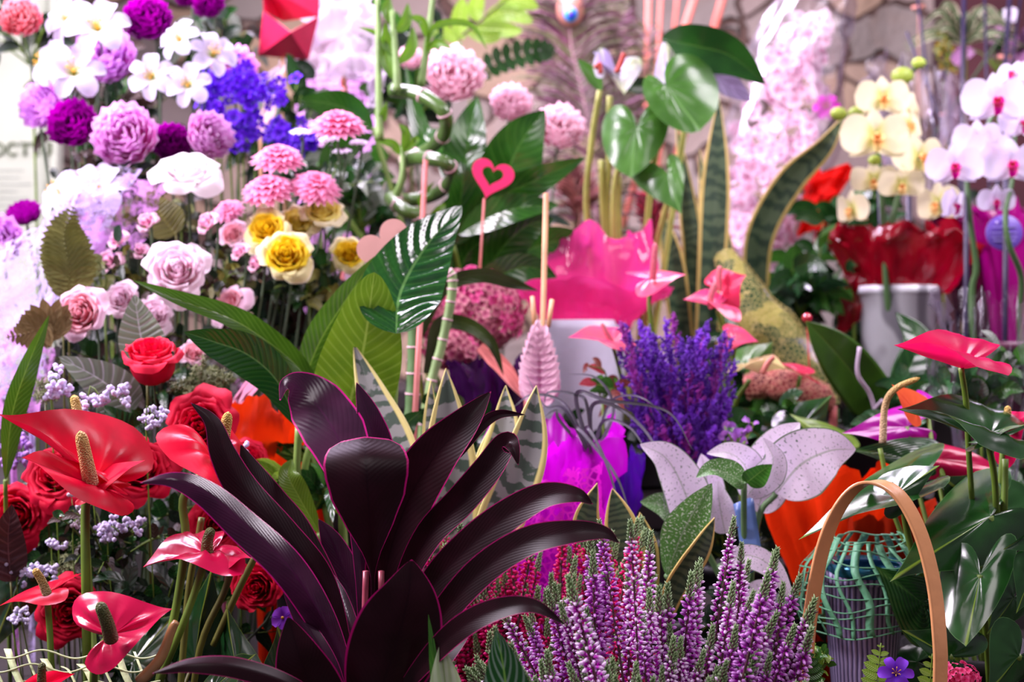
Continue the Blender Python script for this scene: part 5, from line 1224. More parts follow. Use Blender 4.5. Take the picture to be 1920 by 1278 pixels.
# ---- purple-black foil under the hydrangea
M_pbk = sheetmat('dark_purple_film', '3a0848', rough=.2, alpha=1, trans=.2)
wrap('foil_wrap', 'dark purple film wrap under the dried hydrangea', 930, 790, 1.42, [(14, down(790, 1.42)), (30, -60), (50, 20), (70, 100)], M_pbk, amp=.02, seed=2, ysq=.6)
t = thing('bract', 'salmon pink bract curving down beside the pink quill', 'leaf', P(985, 900, 1.36))
m = MB(); leaf(m, [(900,650,1.38),(945,690,1.37),(985,750,1.36)], 16, 'strap', fold=.4); m.build('blade', leafmat('salmon_bract', 'e08078', K=2), t)
m = MB(); m.tube(spl([P(985, 750, 1.36), P(990, 900, 1.36), V((P(990, 900, 1.36).x, 1.36, tz(1.36)))], 8), 3*S(1.36), 6); m.build('stem', M_pstk, t)
# ================================================================== RIGHT
CX0 = P(1700, 900, 1.5).x
# ---- orchids
Q_ocr = petalmat('cream_orchid', 'd4d880', 'ece6c0', t0=.05, t1=.5, trans=.4)
Q_owh = petalmat('white_orchid', 'e8dcf0', 'e8e0f6', t0=.1, t1=.6, trans=.4)
Q_lipm = petalmat('magenta_lip', 'e0602c', 'd80898', t0=.15, t1=.6, trans=.2); Q_lipy = petalmat('yellow_lip', 'f09030', 'f4e4a0', t0=.1, t1=.8, trans=.3)
Q_ogr = plain('orchid_bud_green', 'a8c04c', .5, trans=.2)
def orchid_flower(root, x, y, d, r, face, mat, lip, spin=0.0):
    f = thing('orchid_flower', None, None, (0, 0, 0)); f.parent = root
    c = P(x, y, d); X = XF(c, face, r*S(d), spin); f.location = c-root.location
    for az in (PI/2, PI/2+2.2, PI/2-2.2):
        m = MB(); spetal(m, X, az, [(.04, -.08), (.45, -.02), (.92, -.10)], .32, .25, 'ovate', nu=6, nv=8); m.build('sepal', mat, f)
    for az in (.15, PI-.15):
        m = MB(); spetal(m, X, az, [(.05, .02), (.3, .08), (.7, .08), (1.05, -.02)], .58, .12, lambda t: min(1, .25+1.6*t)*math.sqrt(max(0, 1-max(0, (t-.62)/.38)**2)), nu=10, nv=12); m.build('petal', mat, f)
    m = MB()
    for az in (-PI/2,): spetal(m, X, az, [(.02, .1), (.16, .22), (.34, .2), (.46, .08)], .16, .9, 'ovate', nu=6, nv=7)
    for az in (-.5, PI+.5): spetal(m, X, az, [(.02, .1), (.12, .26), (.22, .38)], .13, .8, 'ellip', nu=6, nv=6)
    m.blob(X(V((0, .04, .16))), .09*r*S(d), lod=1); m.build('lip', lip, f)
    return f
M_ostem = plain('orchid_stem', '4c6c40', .4, var=.3, scale=10); M_stake = plain('dark_stake', '2c2440', .4)
def orchid(lab, x, d, flowers, stemsp, stakes, buds, mat, lip, potc, ptop, prad, leaves, zb=None, pname='pot'):
    base = V((P(x, 700, d).x, d, tz(d) if zb is None else zb)); t = thing('moth_orchid', lab, 'orchid', base)
    pot(t, base.x, d, P(0, ptop, d).z, prad, potc, name=pname)
    for f in flowers: orchid_flower(t, *f, mat, lip)
    for pts in stemsp: m = MB(); m.tube(spl([P(*p) for p in pts], 40), lambda q: (6.5-3*q)*S(d), 8); m.build('flower_stem', M_ostem, t)
    for a, b in stakes: m = MB(); m.tube([P(*a), P(*b)], 5.5*S(d), 8); m.build('stake', M_stake, t)
    for bx, by, bd, br in buds: m = MB(); m.blob(P(bx, by, bd), br*1.25*S(bd), br*S(bd), br*S(bd), lod=2); m.build('bud', Q_ogr, t)
    for pts, hw, mt in leaves: m = MB(); leaf(m, pts, hw, 'strap', fold=.15, nu=10, nv=30); m.build('leaf', mt, t, solid=.0015)
    return t
M_oleaf = leafmat('orchid_leaf', '3c6418', K=1, vamt=0, slope=0, c2='2c4c14', rough=.3, trans=.08, mid='54742c')
def marble_mat():
    n = N('marbled_pot'); f = n.noise(16, 4); w = n.n('ShaderNodeTexWave'); w.inputs['Scale'].default_value = 9; w.inputs['Distortion'].default_value = 9
    n.t.links.new(n.n('ShaderNodeTexCoord').outputs['Object'], w.inputs['Vector'])
    col = n.mix(n.smooth(w.outputs['Fac'], .3, .9), srgb('f2f6fa'), srgb('a0a0a8')); return n.finish(col, .25, .5)
M_marb = marble_mat()
orchid('cream-yellow moth orchid with green buds in a marbled white pot', 1684, 1.72, [
  (1655,185,1.64,50,(-.05,-1,.1)), (1640,258,1.62,64,(.05,-1,.05)), (1722,298,1.63,60,(.4,-1,.25)), (1700,235,1.66,40,(.6,-.8,.1)), (1600,392,1.66,42,(-.9,-.5,-.2)), (1690,345,1.62,42,(-.1,-1,-.5)), (1762,382,1.62,50,(-.8,-.6,-.2)), (1640,335,1.66,44,(-.3,-.7,-.5)), (1700,200,1.68,34,(.7,.2,.2))],
  [[(1684,700,1.72),(1664,560,1.68),(1657,430,1.67),(1648,300,1.66),(1640,260,1.66),(1600,225,1.68),(1575,214,1.68)], [(1690,700,1.72),(1712,470,1.7),(1670,440,1.69),(1700,300,1.69),(1702,180,1.7),(1692,150,1.7),(1722,125,1.7)]],
  [((1664,720,1.70),(1648,300,1.68)), ((1706,720,1.70),(1704,360,1.70))], [(1692,142,1.69,17), (1723,118,1.69,11), (1572,213,1.67,13), (1606,212,1.67,13), (1640,300,1.64,10)], Q_ocr, Q_lipy, M_marb, 536, .045,
  [([(1690,720,1.68),(1640,700,1.6),(1560,690,1.52),(1518,608,1.48)], 40, M_oleaf)][:0], pname='marbled_pot')
t = thing('moth_orchid', 'orchid plant with one broad olive leaf reaching up, left of the marbled pot', 'orchid', (P(1650, 860, 1.42).x, 1.42, tz(1.42)))
pot(t, t.location.x, 1.42, P(0, 800, 1.42).z, .045, M_pot)
m = MB(); leaf(m, [(1655,790,1.41),(1625,735,1.40),(1570,665,1.38),(1512,602,1.37)], 48, 'strap', fold=.12, roll=.2, nu=12, nv=36); m.build('leaf', M_oleaf, t, solid=.0015)
m = MB(); leaf(m, [(1665,790,1.42),(1700,700,1.44),(1720,640,1.46),(1680,585,1.47)], 34, 'strap', fold=.2, roll=.4, nu=12, nv=36); m.build('leaf', M_darkleaf, t, solid=.0015)
for pts in ([(1648,800,1.38),(1632,740,1.37),(1608,700,1.36),(1612,650,1.36)], [(1640,800,1.38),(1640,770,1.37),(1655,750,1.36)]):
    m = MB(); m.tube(spl([P(*p) for p in pts], 16), 4*S(1.38), 8); m.build('air_root', plain('air_root', 'a898a8', .6), t)
orchid('white moth orchid with magenta lips, upper right, several sprays', 1870, 1.62, [
  (1865,190,1.5,62,(0,-1,.05)), (1832,262,1.54,44,(-.3,-1,.1)), (1856,282,1.51,44,(.2,-1,0)), (1790,312,1.5,52,(-.2,-1,0)), (1895,308,1.5,56,(-.1,-1,0)), (1912,232,1.52,46,(.3,-1,.1)), (1902,140,1.56,36,(-.6,-.6,.4)), (1868,376,1.54,34,(-.2,-1,-.3)), (1785,385,1.55,40,(.8,-.8,-.1))],
  [[(1830,760,1.6),(1822,560,1.58),(1830,500,1.57),(1818,400,1.56),(1815,300,1.56),(1850,240,1.55),(1870,190,1.56)], [(1915,760,1.6),(1912,600,1.57),(1915,520,1.55),(1893,460,1.53),(1885,400,1.53),(1900,320,1.54),(1905,160,1.56)]],
  [((1812,760,1.59),(1812,330,1.58)), ((1884,760,1.57),(1886,330,1.57))], [], Q_owh, Q_lipm, plain('burgundy_pot', '4c1030', .4), 640, .055, [], pname='pot')
# clips holding the orchid stems are part of them; round tag
t = thing('round_tag', 'round violet plant tag with tiny pale lines, hanging behind the right orchid stem', 'tag', P(1883, 520, 1.6))
c = P(1883, 436, 1.6); m = MB(); m.lathe([(0, -.0006), (33*S(1.6), -.0006), (34*S(1.6), 0), (33*S(1.6), .0006), (0, .0006)], c, 40, frame((-.15, -1, .05))@Matrix.Scale(1, 3)); m.build('disc', plain('violet_card', '6448a8', .4, var=.08), t)
M_ln = plain('tag_print', '9484cc', .5)
for y0, w0 in ((-26, 8), (-11, 22), (0, 24), (8, 24), (15, 20)):
    m = MB(); m.box(tuple(P(1883-w0, 436+y0+1.2, 1.597)), tuple(P(1883+w0, 436+y0-.8, 1.5985))); m.build('printed_line', M_ln, t, smooth=False)
for dx in (-14, 2):
    m = MB(); m.blob(P(1883+dx, 417-abs(dx)*.0+(-8 if dx > 0 else 0), 1.596), 3.4*S(1.6), .0008, 3.4*S(1.6)); m.build('printed_dot', plain('tag_white', 'c8b8e8', .5), t)
m = MB(); m.tube(spl([P(1884, 400, 1.6), P(1882, 330, 1.6), P(1880, 300, 1.6)], 8), .0004, 4); m.build('string', M_ln, t)
# ---- red film on the marbled pot
M_redf = sheetmat('red_film', 'a00020', rough=.15, alpha=.96, trans=.5, spec=.8, bscale=14, coat=.2)
t = thing('film_wrap', 'dark red translucent film flaring over the marbled pot', 'wrapping', (P(1684, 540, 1.72).x, 1.72, P(0, 540, 1.72).z))
m = MB(); crumple(m, 1684, 540, 1.72, [(72, -8), (84, 10), (112, 62), (124, 98), (96, 112)], amp=.035, seed=11, ysq=.85, nu=110, nv=20, freq=1.6); m.build('film', M_redf, t)
m = MB(); sheet(m, [(1570, 640, 1.76), (1650, 560, 1.70), (1660, 470, 1.70), (1580, 520, 1.74)], amp=.012, seed=3); m.build('loose_corner', M_redf, t)
wrap('film_wrap', 'burgundy film wrap behind the white orchid stems at the right edge', 1880, 560, 1.85, [(20, down(560, 1.85)), (60, -80), (95, 40), (120, 150)], sheetmat('burgundy_film', '600838', rough=.2, alpha=1, trans=.3, bscale=12), 'film', amp=.03, seed=15, ysq=.6, nu=80)
wrap('film_wrap', 'magenta film edge behind the round violet tag', 1900, 500, 1.78, [(20, down(500, 1.78)), (50, -20), (62, 60), (90, 110)], sheetmat('magenta_film2', 'b00888', rough=.2, alpha=.9, trans=.4), 'film', amp=.02, seed=16, ysq=.3, nu=60)
# ---- clear cellophane pieces
def clearmat():
    n = N('clear_film'); g = n.n('ShaderNodeBsdfGlossy'); g.inputs['Roughness'].default_value = .28; g.inputs['Color'].default_value = (.95, .92, 1, 1)
    bp = n.n('ShaderNodeBump'); bp.inputs['Strength'].default_value = .6; bp.inputs['Distance'].default_value = .004; n.t.links.new(n.noise(45, 5), bp.inputs['Height']); n.t.links.new(bp.outputs[0], g.inputs['Normal'])
    t = n.n('ShaderNodeBsdfTransparent'); t.inputs[0].default_value = (.97, .96, .99, 1)
    fr = n.n('ShaderNodeFresnel'); fr.inputs[0].default_value = 1.5; n.t.links.new(bp.outputs[0], fr.inputs['Normal'])
    m = n.n('ShaderNodeMixShader'); n.t.links.new(n.math('MULTIPLY', fr.outputs[0], .4), m.inputs[0]); n.t.links.new(t.outputs[0], m.inputs[1]); n.t.links.new(g.outputs[0], m.inputs[2])
    n.t.links.new(m.outputs[0], n.out.inputs[0]); return n.m
M_clear = clearmat()
w_ = wrap('cellophane_wrap', 'clear cellophane sleeve around the leafy plant below the right orchid', 1850, 900, 1.3, [(24, down(900, 1.3)), (60, 60), (80, 200), (92, 330)], M_clear, 'film', amp=.02, seed=6, ysq=.8, nu=70, pleat=9, pamp=.003)
wrap('cellophane_wrap', 'clear cellophane scrap behind the cream orchid blooms', 1720, 500, 1.85, [(20, down(500, 1.85)), (40, 100), (70, 260), (60, 370)], M_clear, 'film', amp=.03, seed=7, ysq=.6, nu=60)
# ---- wrapped white bouquet
Q_gyp = petalmat('dried_blush_petal', 'ecb8cc', 'f8e4ee', t0=.1, t1=.8, trans=.4)
wb = thing('wrapped_bouquet', 'tall pinkish-white dried bouquet in a clear cellophane sleeve', 'bouquet', (P(1420, 800, 1.95).x, 1.95, tz(1.95)))
rnd = random.Random(8); axis = [(1515, 40), (1490, 120), (1470, 220), (1445, 320), (1420, 420), (1415, 520)]
rad = [(0, 34), (.2, 72), (.45, 92), (.7, 80), (1, 55)]
for q in range(5):
    m = MB()
    for i in range(90):
        t_ = rnd.random(); k = t_*5; a = int(min(4, k)); x = axis[a][0]+(axis[a+1][0]-axis[a][0])*(k-a); y = axis[a][1]+(axis[a+1][1]-axis[a][1])*(k-a)
        r_ = lin(rad, t_); an = rnd.uniform(0, 6.3); rr_ = rnd.random()**.5*r_
        c = P(x+rr_*math.cos(an), y+rnd.uniform(-15, 15), 1.95+rr_*math.sin(an)*S(1.95)); X = XF(c, (rnd.gauss(0, .6), -1, rnd.gauss(.2, .6)), rnd.uniform(10, 20)*S(1.95), rnd.random()*6)
        for k2 in range(6): spetal(m, X, k2*PI/3, [(.05, -.2), (.5, .15), (1, .2)], .42, .3, 'obov', nu=2, nv=3, ruf=.1)
    m.build('blossoms', Q_gyp, wb)
m = MB()
axp = spl([P(x, y, 1.95) for x, y in [(1540, -30)]+axis+[(1425, 640)]], 50)
def slv(u, v):
    k = round(v*49); a = u*2*PI; r_ = lin([(0, 60), (.1, 75), (.25, 92), (.5, 108), (.8, 84), (1, 50)], v)*S(1.95); q = V((math.cos(a)*2, math.sin(a)*2, v*5)); r_ *= 1+.22*pnoise(q)+.12*abs(pnoise(q*2.7))
    return axp[k]+V((math.cos(a)*r_, math.sin(a)*r_, 0))
m.grid(60, 49, slv); m.build('cellophane_sleeve', M_clear, wb)
stems(wb, [[(1416+6*k, 520, 1.95), (1420+2*k, 640, 1.95), (1420+k, 900, 1.95)] for k in range(5)], 3, G_stemd, 'stem')
# ---- tall green anthurium
M_hl = leafmat('green_heart_leaf', '4c8030', K=1, slope=0, vamt=0, c2='386820', rough=.28, trans=.2, midw=.012, mid='6a9c50', coat=.2, margin='5c9048', mw=.02)
M_hld = leafmat('dark_heart_leaf', '205018', K=1, slope=0, vamt=0, c2='163c14', rough=.22, trans=.12, midw=.012, mid='4c7c30', coat=.4)
M_lils = leafmat('green_cream_spathe', 'b0bc90', K=1, slope=0, vamt=0, c2='a898c8', margin='5c9440', mw=.06, rough=.3, trans=.25)
ga = thing('green_anthurium', 'tall green anthurium with big heart-shaped leaves in front of the stone wall', 'potted plant', (P(1190, 800, 1.66).x, 1.66, tz(1.66)))
pot(ga, ga.location.x, 1.66, tz(1.66)+.08, .055, M_pot)
hleaf(ga, (1194,238,1.58), (1183,334,1.57), (62,-8,.0), (-66,0,.02), M_hl, seed=21, bulge=.12, outline=ROUNDH)
hleaf(ga, (1248,160,1.56), (1312,246,1.55), (84,-34,.02), (-26,46,.0), M_hl, seed=22, bulge=.1, outline=ROUNDH)
hleaf(ga, (1252,150,1.58), (1250,70,1.6), (80,-8,.03), (-26,10,.02), M_lils, seed=23, bulge=.15, outline=ROUNDH)
m = MB(); leaf(m, [(1240,72,1.6),(1300,85,1.58),(1370,105,1.57),(1436,158,1.57)], 46, 'lance', roll=.3, fold=.2, nu=12, nv=36); m.build('leaf', M_hld, ga)
m = MB(); leaf(m, [(1330,140,1.61),(1370,160,1.6),(1410,190,1.6)], 22, 'lance', roll=.3, fold=.2); m.build('leaf_underside', leafmat('lilac_under', 'a494bc', K=3, c2='8c84a0'), ga)
hleaf(ga, (1252,325,1.57), (1278,402,1.56), (30,-10,.0), (-66,14,.02), M_hl, seed=24, bulge=.1)
hleaf(ga, (1150,150,1.6), (1170,178,1.58), (52,-40,.02), (-36,-50,.0), M_lils, seed=25, bulge=.2, outline=ROUNDH)
hleaf(ga, (1135,130,1.59), (1125,90,1.6), (20,0,.02), (-22,4,.0), M_lils, seed=27, bulge=.2, outline=ROUNDH)
for pts in ([(1116,128,1.58),(1124,120,1.58),(1126,138,1.58)], [(1156,136,1.575),(1164,118,1.575),(1170,100,1.575)]):
    m = MB(); m.tube(spl([P(*p) for p in pts], 10), 5*S(1.6), 8); m.build('spadix', plain('dark_red_spadix', 'a02c18', .5), ga)
m = MB(); leaf(m, [(1128,170,1.6),(1110,140,1.6),(1083,110,1.6)], 14, 'lance', fold=.4); m.build('leaf', M_hl, ga)
m = MB(); leaf(m, [(1170,160,1.6),(1210,160,1.6),(1235,155,1.6)], 16, 'strap', fold=.3); m.build('leaf', M_hld, ga)
stems(ga, [[(1125,170,1.6),(1108,280,1.62),(1102,430,1.64),(1150,800,1.66)], [(1143,180,1.6),(1142,300,1.62),(1140,440,1.64),(1180,800,1.66)], [(1180,260,1.59),(1150,400,1.62),(1180,800,1.66)], [(1250,170,1.57),(1215,400,1.62),(1190,800,1.66)],
   [(1262,340,1.58),(1225,500,1.62),(1195,800,1.66)], [(1300,100,1.59),(1275,300,1.62),(1200,800,1.66)], [(1128,300,1.62),(1135,450,1.64),(1175,800,1.66)], [(1160,330,1.62),(1160,450,1.64),(1182,800,1.66)]], 6, plain('pale_stalk', 'a8ac58', .4, var=.2))
# ---- pink anthuriums in the middle
M_pks = leafmat('pink_spathe', 'f06880', K=1, slope=0, vamt=0, c2='f85090', rough=.28, trans=.4, midw=.001, coat=.3)
M_pkc = leafmat('rose_red_spathe', 'e83058', K=1, slope=0, vamt=0, c2='f04470', rough=.3, trans=.35, midw=.001, coat=.2)
M_pkg = leafmat('pink_green_spathe', 'c8c080', K=1, slope=0, vamt=0, c2='d8b088', margin='f04870', mw=.14, rough=.3, trans=.35, midw=.001)
pa = thing('pink_anthurium', 'anthurium with small salmon-pink spathes around the purple dried bunch', 'potted plant', (P(1370, 950, 1.46).x, 1.46, tz(1.46)))
pot(pa, pa.location.x, 1.46, tz(1.46)+.08, .05, M_pot)
spathe_flower(pa, (1222,522,1.42), (1287,514,1.41), (-34,-14,.05), (-8,34,-.02), M_pks, [(1224,524,1.41),(1226,490,1.41),(1229,455,1.41)], M_sppk, [(1220,526,1.42),(1220,600,1.42),(1260,750,1.44),(1360,1000,1.46)], stemr=4, srad=7, seed=31)
spathe_flower(pa, (1340,575,1.40), (1280,562,1.39), (20,-24,.05), (34,26,-.03), M_pks, [(1336,578,1.39),(1332,560,1.39),(1342,528,1.39)], M_sppk, [(1345,580,1.40),(1370,700,1.42),(1368,1000,1.46)], stemr=4, srad=7, seed=32, bulge=.25)
spathe_flower(pa, (1350,540,1.42), (1400,515,1.4), (-6,-36,.02), (34,42,.0), M_pkc, [(1348,545,1.41),(1348,520,1.41),(1350,498,1.41)], M_sppk, [(1348,545,1.42),(1356,620,1.42),(1366,1000,1.46)], stemr=4, srad=7, seed=33, bulge=.3)
spathe_flower(pa, (1148,642,1.36), (1064,632,1.35), (0,-30,.04), (16,16,-.02), M_pks, [(1148,642,1.35),(1138,625,1.35),(1128,605,1.35)], M_sppk, [(1148,645,1.36),(1200,800,1.42),(1350,1000,1.46)], stemr=3.5, srad=5, seed=34, bulge=.2)
spathe_flower(pa, (1378,640,1.38), (1422,640,1.37), (-8,-34,.02), (-22,22,.0), M_pks, None, None, [(1378,645,1.38),(1368,740,1.40),(1366,1000,1.46)], stemr=4.5, seed=35, bulge=.25)
spathe_flower(pa, (1425,700,1.36), (1475,690,1.36), (0,-26,.05), (-56,-2,-.02), M_pkg, [(1428,700,1.35),(1440,680,1.35),(1452,668,1.35)], plain('brownish_spadix', 'b86858', .5), [(1405,712,1.36),(1375,780,1.38),(1366,1000,1.46)], stemr=4.5, srad=6, seed=36, bulge=.3)
spathe_flower(pa, (1500,700,1.4), (1462,680,1.4), (18,-12,.02), (30,16,0), M_pkc, None, None, [(1500,705,1.4),(1470,850,1.44),(1380,1000,1.46)], stemr=4, seed=37)
for a in ((1380,520,'x'),): pass
hleaf(pa, (1400,690,1.44), (1450,640,1.43), (-30,-30,.02), (40,50,.0), M_hl, seed=38)
hleaf(pa, (1385,800,1.36), (1345,760,1.35), (30,-30,.02), (-20,40,0), M_darkleaf, seed=39)
hleaf(pa, (1500,800,1.34), (1560,740,1.34), (-40,-30,.02), (30,40,.0), M_hld, seed=40)
hleaf(pa, (1560,830,1.32), (1480,775,1.32), (30,-20,.02), (-10,24,.0), leafmat('yellow_green_leaf', '74942c', K=4, c2='5c8020'), seed=41)
# ---- net tube, bauble
M_nety = sheetmat('yellow_green_net', 'a89c58', rough=.7, alpha=1, trans=.4, holes='net', hs=200, hw=.07)
def inner_mat():
    n = N('wrapped_blooms'); v_ = n.n('ShaderNodeTexVoronoi'); v_.inputs['Scale'].default_value = 60; n.t.links.new(n.n('ShaderNodeTexCoord').outputs['Object'], v_.inputs['Vector'])
    sx = n.n('ShaderNodeSeparateXYZ'); n.t.links.new(v_.outputs['Color'], sx.inputs[0]); f = n.noise(12, 2)
    c = n.mix(n.smooth(sx.outputs[0], .3, .7), srgb('34481c'), srgb('8c8840')); c = n.mix(n.smooth(f, .52, .62), c, srgb('d8c8d8')); c = n.mix(n.math('MULTIPLY', n.smooth(sx.outputs[1], .75, .85), n.smooth(f, .5, .6)), c, srgb('3c68b8'))
    c = n.mix(n.smooth(f, .35, .25), c, srgb('503020')); return n.finish(c, .7, .3, 0, v_.outputs['Distance'], .6)
def nettube(name, lab, pts, r, mats, seed=0):
    d = sum(p[2] for p in pts)/len(pts); c_ = spl([P(*p) for p in pts], 60); b = c_[-1]; t = thing(name, lab, 'wrapped bundle', (b.x, b.y, tz(b.y)))
    for k_, (mt, q, nm) in enumerate(((mats[0], .86, 'bundle'), (mats[1], 1.0, 'netting'))):
        m = MB()
        def fn(u, v):
            k = round(v*59); T = (c_[min(k+1, 59)]-c_[max(k-1, 0)]).normalized(); up = V((0, 1, 0)); sd = T.cross(up).normalized(); w = sd.cross(T); a = u*2*PI
            rr_ = lin(r, v)*S(d)*q*(1+.12*pnoise(V((math.cos(a)*1.5, math.sin(a)*1.5, v*6+seed)))); return c_[k]+sd*math.cos(a)*rr_+w*math.sin(a)*rr_
        m.grid(36, 59, fn); m.build(nm, mt, t)
    m = MB(); m.tube(spl([b, b+V((0, 0, -.05)), t.location.copy()], 6), 8*S(d), 8); m.build('tail', mats[0], t); return t
nettube('netted_bundle', 'long yellow-green netted bundle leaning beside the salmon anthurium blooms', [(1358,478,1.56),(1385,530,1.54),(1420,590,1.52),(1470,650,1.5),(1520,705,1.48),(1565,765,1.46)], [(0, 22), (.15, 36), (.5, 52), (.8, 44), (1, 14)], (inner_mat(), M_nety), 1)
M_netp = sheetmat('peach_net', 'c89078', rough=.7, alpha=1, trans=.4, holes='net', hs=230, hw=.1)
nettube('netted_bundle', 'short peach-pink netted bundle lying below the green-pink spathe', [(1400,725,1.44),(1450,718,1.43),(1510,735,1.42),(1562,760,1.42)], [(0, 26), (.5, 34), (.85, 32), (1, 12)], (plain('wrapped_pink_blooms', '984848', .7, var=.5, scale=70), M_netp), 3)
m = MB(); c = P(1513, 596, 1.44); m.blob(c, 10*S(1.44), lod=2); m.tube([c, P(1518, 700, 1.45), V((P(1518, 700, 1.45).x, 1.45, tz(1.45)))], .0008, 5); tag(m.build('bauble_pick', plain('shiny_red', 'c00830', .08, spec=.9, coat=1), smooth=True), 'small shiny red bauble at the tip of the broad olive orchid leaf', 'ornament')
# ---- right front anthurium
M_rl = leafmat('glossy_green_leaf', '20501c', K=1, slope=0, vamt=0, c2='163c14', rough=.2, trans=.08, midw=.012, mid='7c9c30', coat=.25, spec=.6, margin='4c7840', mw=.015)
M_hot = leafmat('hot_pink_spathe', 'f01064', K=1, slope=0, vamt=0, c2='e80858', rough=.3, trans=.35, midw=.001, coat=.15)
M_mgs = leafmat('magenta_spathe', 'c008b0', K=1, slope=0, vamt=0, c2='b010a8', rough=.3, trans=.4, midw=.001, coat=.3)
M_ors = leafmat('orange_spathe', 'f06838', K=1, slope=0, vamt=0, c2='e05838', rough=.3, trans=.4, midw=.001)
ra = thing('pink_anthurium', 'large anthurium with glossy heart leaves and hot pink spathes, right edge', 'potted plant', (P(1860, 1300, 1.12).x, 1.12, tz(1.12)))
pot(ra, ra.location.x, 1.12, 1.0, .06, M_pot)
kw = dict(bulge=.08, vein=.006)
hleaf(ra, (1838,1077,1.02), (1811,1212,1.0), (68,-34,.0), (-76,-6,.02), M_rl, seed=51, outline=ROUNDH, **kw)
hleaf(ra, (1857,968,1.06), (1668,1090,1.0), (-60,-66,.06), (14,84,.0), M_rl, seed=52, **kw)
hleaf(ra, (1853,826,1.05), (1682,766,1.02), (12,-62,.07), (14,22,-.05), M_rl, seed=54, bulge=.2)
hleaf(ra, (1848,828,1.04), (1925,795,1.03), (-6,-10,.03), (-10,10,-.03), M_rl, seed=55)
hleaf(ra, (1690,930,1.08), (1497,1012,1.02), (24,-88,.07), (34,4,-.04), M_rl, seed=56, **kw)
hleaf(ra, (1682,925,1.05), (1762,872,1.05), (-20,-40,.03), (14,36,.0), M_rl, seed=57)
hleaf(ra, (1700,860,1.18), (1590,842,1.16), (30,-42,.02), (20,30,.0), M_darkleaf, seed=58)
hleaf(ra, (1850,960,1.12), (1760,890,1.12), (60,-60,.02), (-60,50,.0), M_rl, seed=59)
hleaf(ra, (1915,1010,1.0), (1880,1030,.99), (20,-20,.0), (20,20,.0), M_rl, seed=60)
hleaf(ra, (1730,1130,1.08), (1640,1060,1.08), (50,-30,.02), (-30,70,.0), M_darkleaf, seed=61)
hleaf(ra, (1780,1230,1.02), (1690,1180,1.0), (50,-50,.02), (10,50,.0), M_rl, seed=62)
hleaf(ra, (1910,1230,1.0), (1850,1300,.99), (40,20,.02), (-50,-60,.0), M_rl, seed=63)
hleaf(ra, (1900,1120,1.05), (1850,1190,1.04), (50,10,.02), (-30,-40,.0), M_rl, seed=64)
hleaf(ra, (1930,1080,1.0), (1905,1150,.99), (30,10,.02), (-30,-30,.0), M_rl, seed=65)
hleaf(ra, (1720,1240,1.12), (1640,1240,1.12), (30,-50,.02), (10,50,.0), M_rl, seed=66)
spathe_flower(ra, (1802,690,1.05), (1670,659,1.02), (26,-58,.06), (58,6,-.03), M_hot, None, None, [(1802,690,1.05),(1812,760,1.06),(1820,900,1.08),(1850,1300,1.12)], stemr=5.5, seed=53, bulge=.22, droop=-.1)
spathe_flower(ra, (1700,800,1.22), (1578,812,1.2), (10,-46,.03), (10,44,.0), M_mgs, None, None, [(1700,800,1.22),(1730,950,1.2),(1830,1300,1.14)], stemr=4.5, seed=67, bulge=.15)
spathe_flower(ra, (1880,812,1.1), (1935,770,1.08), (-14,-34,.02), (20,60,.0), M_hot, [(1886,808,1.09),(1889,785,1.09),(1890,760,1.09)], M_spy, [(1882,815,1.1),(1874,950,1.1),(1860,1300,1.12)], stemr=5, srad=8, seed=68, bulge=.15)
spathe_flower(ra, (1760,860,1.2), (1880,880,1.2), (-10,-34,.02), (-10,40,.0), leafmat('deep_rose_spathe', 'c81050', K=1, slope=0, vamt=0, c2='a80840', rough=.3, trans=.3, midw=.001), None, None, [(1760,865,1.2),(1800,1000,1.18),(1850,1300,1.14)], stemr=4.5, seed=69, bulge=.2)
spathe_flower(ra, (1738,755,1.24), (1780,770,1.23), (-6,-22,.01), (-20,14,.0), M_mgs, None, None, [(1738,765,1.24),(1760,900,1.2),(1840,1300,1.14)], stemr=4, seed=70)
spathe_flower(ra, (1715,765,1.16), (1672,720,1.15), (24,-20,.02), (-12,24,.0), M_ors, [(1655,830,1.15),(1660,760,1.15),(1680,728,1.14),(1725,708,1.14)], M_spy, [(1650,840,1.15),(1690,1000,1.14),(1840,1300,1.13)], stemr=4.5, srad=7, seed=71)
stems(ra, [[(1838,1077,1.02),(1850,1200,1.05),(1858,1330,1.12)], [(1857,968,1.06),(1866,1100,1.08),(1862,1330,1.12)], [(1853,826,1.05),(1868,950,1.07),(1870,1330,1.12)], [(1690,930,1.08),(1720,1060,1.1),(1840,1330,1.12)], [(1850,960,1.12),(1856,1100,1.12),(1860,1330,1.12)], [(1780,1230,1.02),(1810,1290,1.06),(1850,1360,1.12)], [(1910,1230,1.0),(1900,1290,1.05),(1870,1360,1.12)], [(1885,860,1.08),(1882,1000,1.08),(1872,1330,1.12)]], 6.5, G_stem)
# ---- orange felt wrap
wrap('felt_wrap', 'folded orange felt wrap behind the basket handle', 1560, 1050, 1.26, [(30, down(1050, 1.26)), (50, -60), (84, 40), (110, 120), (118, 160)], sheetmat('orange_felt', 'e83808', rough=.9, alpha=1, trans=.3, spec=.1, bstr=.3, bscale=300), amp=.02, seed=14, ysq=.55, nu=90, nv=20, freq=1.5)
wrap('felt_wrap', 'red-brown felt wrap under the glossy leaf inside the basket handle', 1650, 1075, 1.24, [(20, down(1075, 1.24)), (50, -40), (72, 40), (84, 110)], sheetmat('rust_felt', '9c2408', rough=.9, alpha=1, trans=.2, spec=.1), amp=.014, seed=19, ysq=.6)
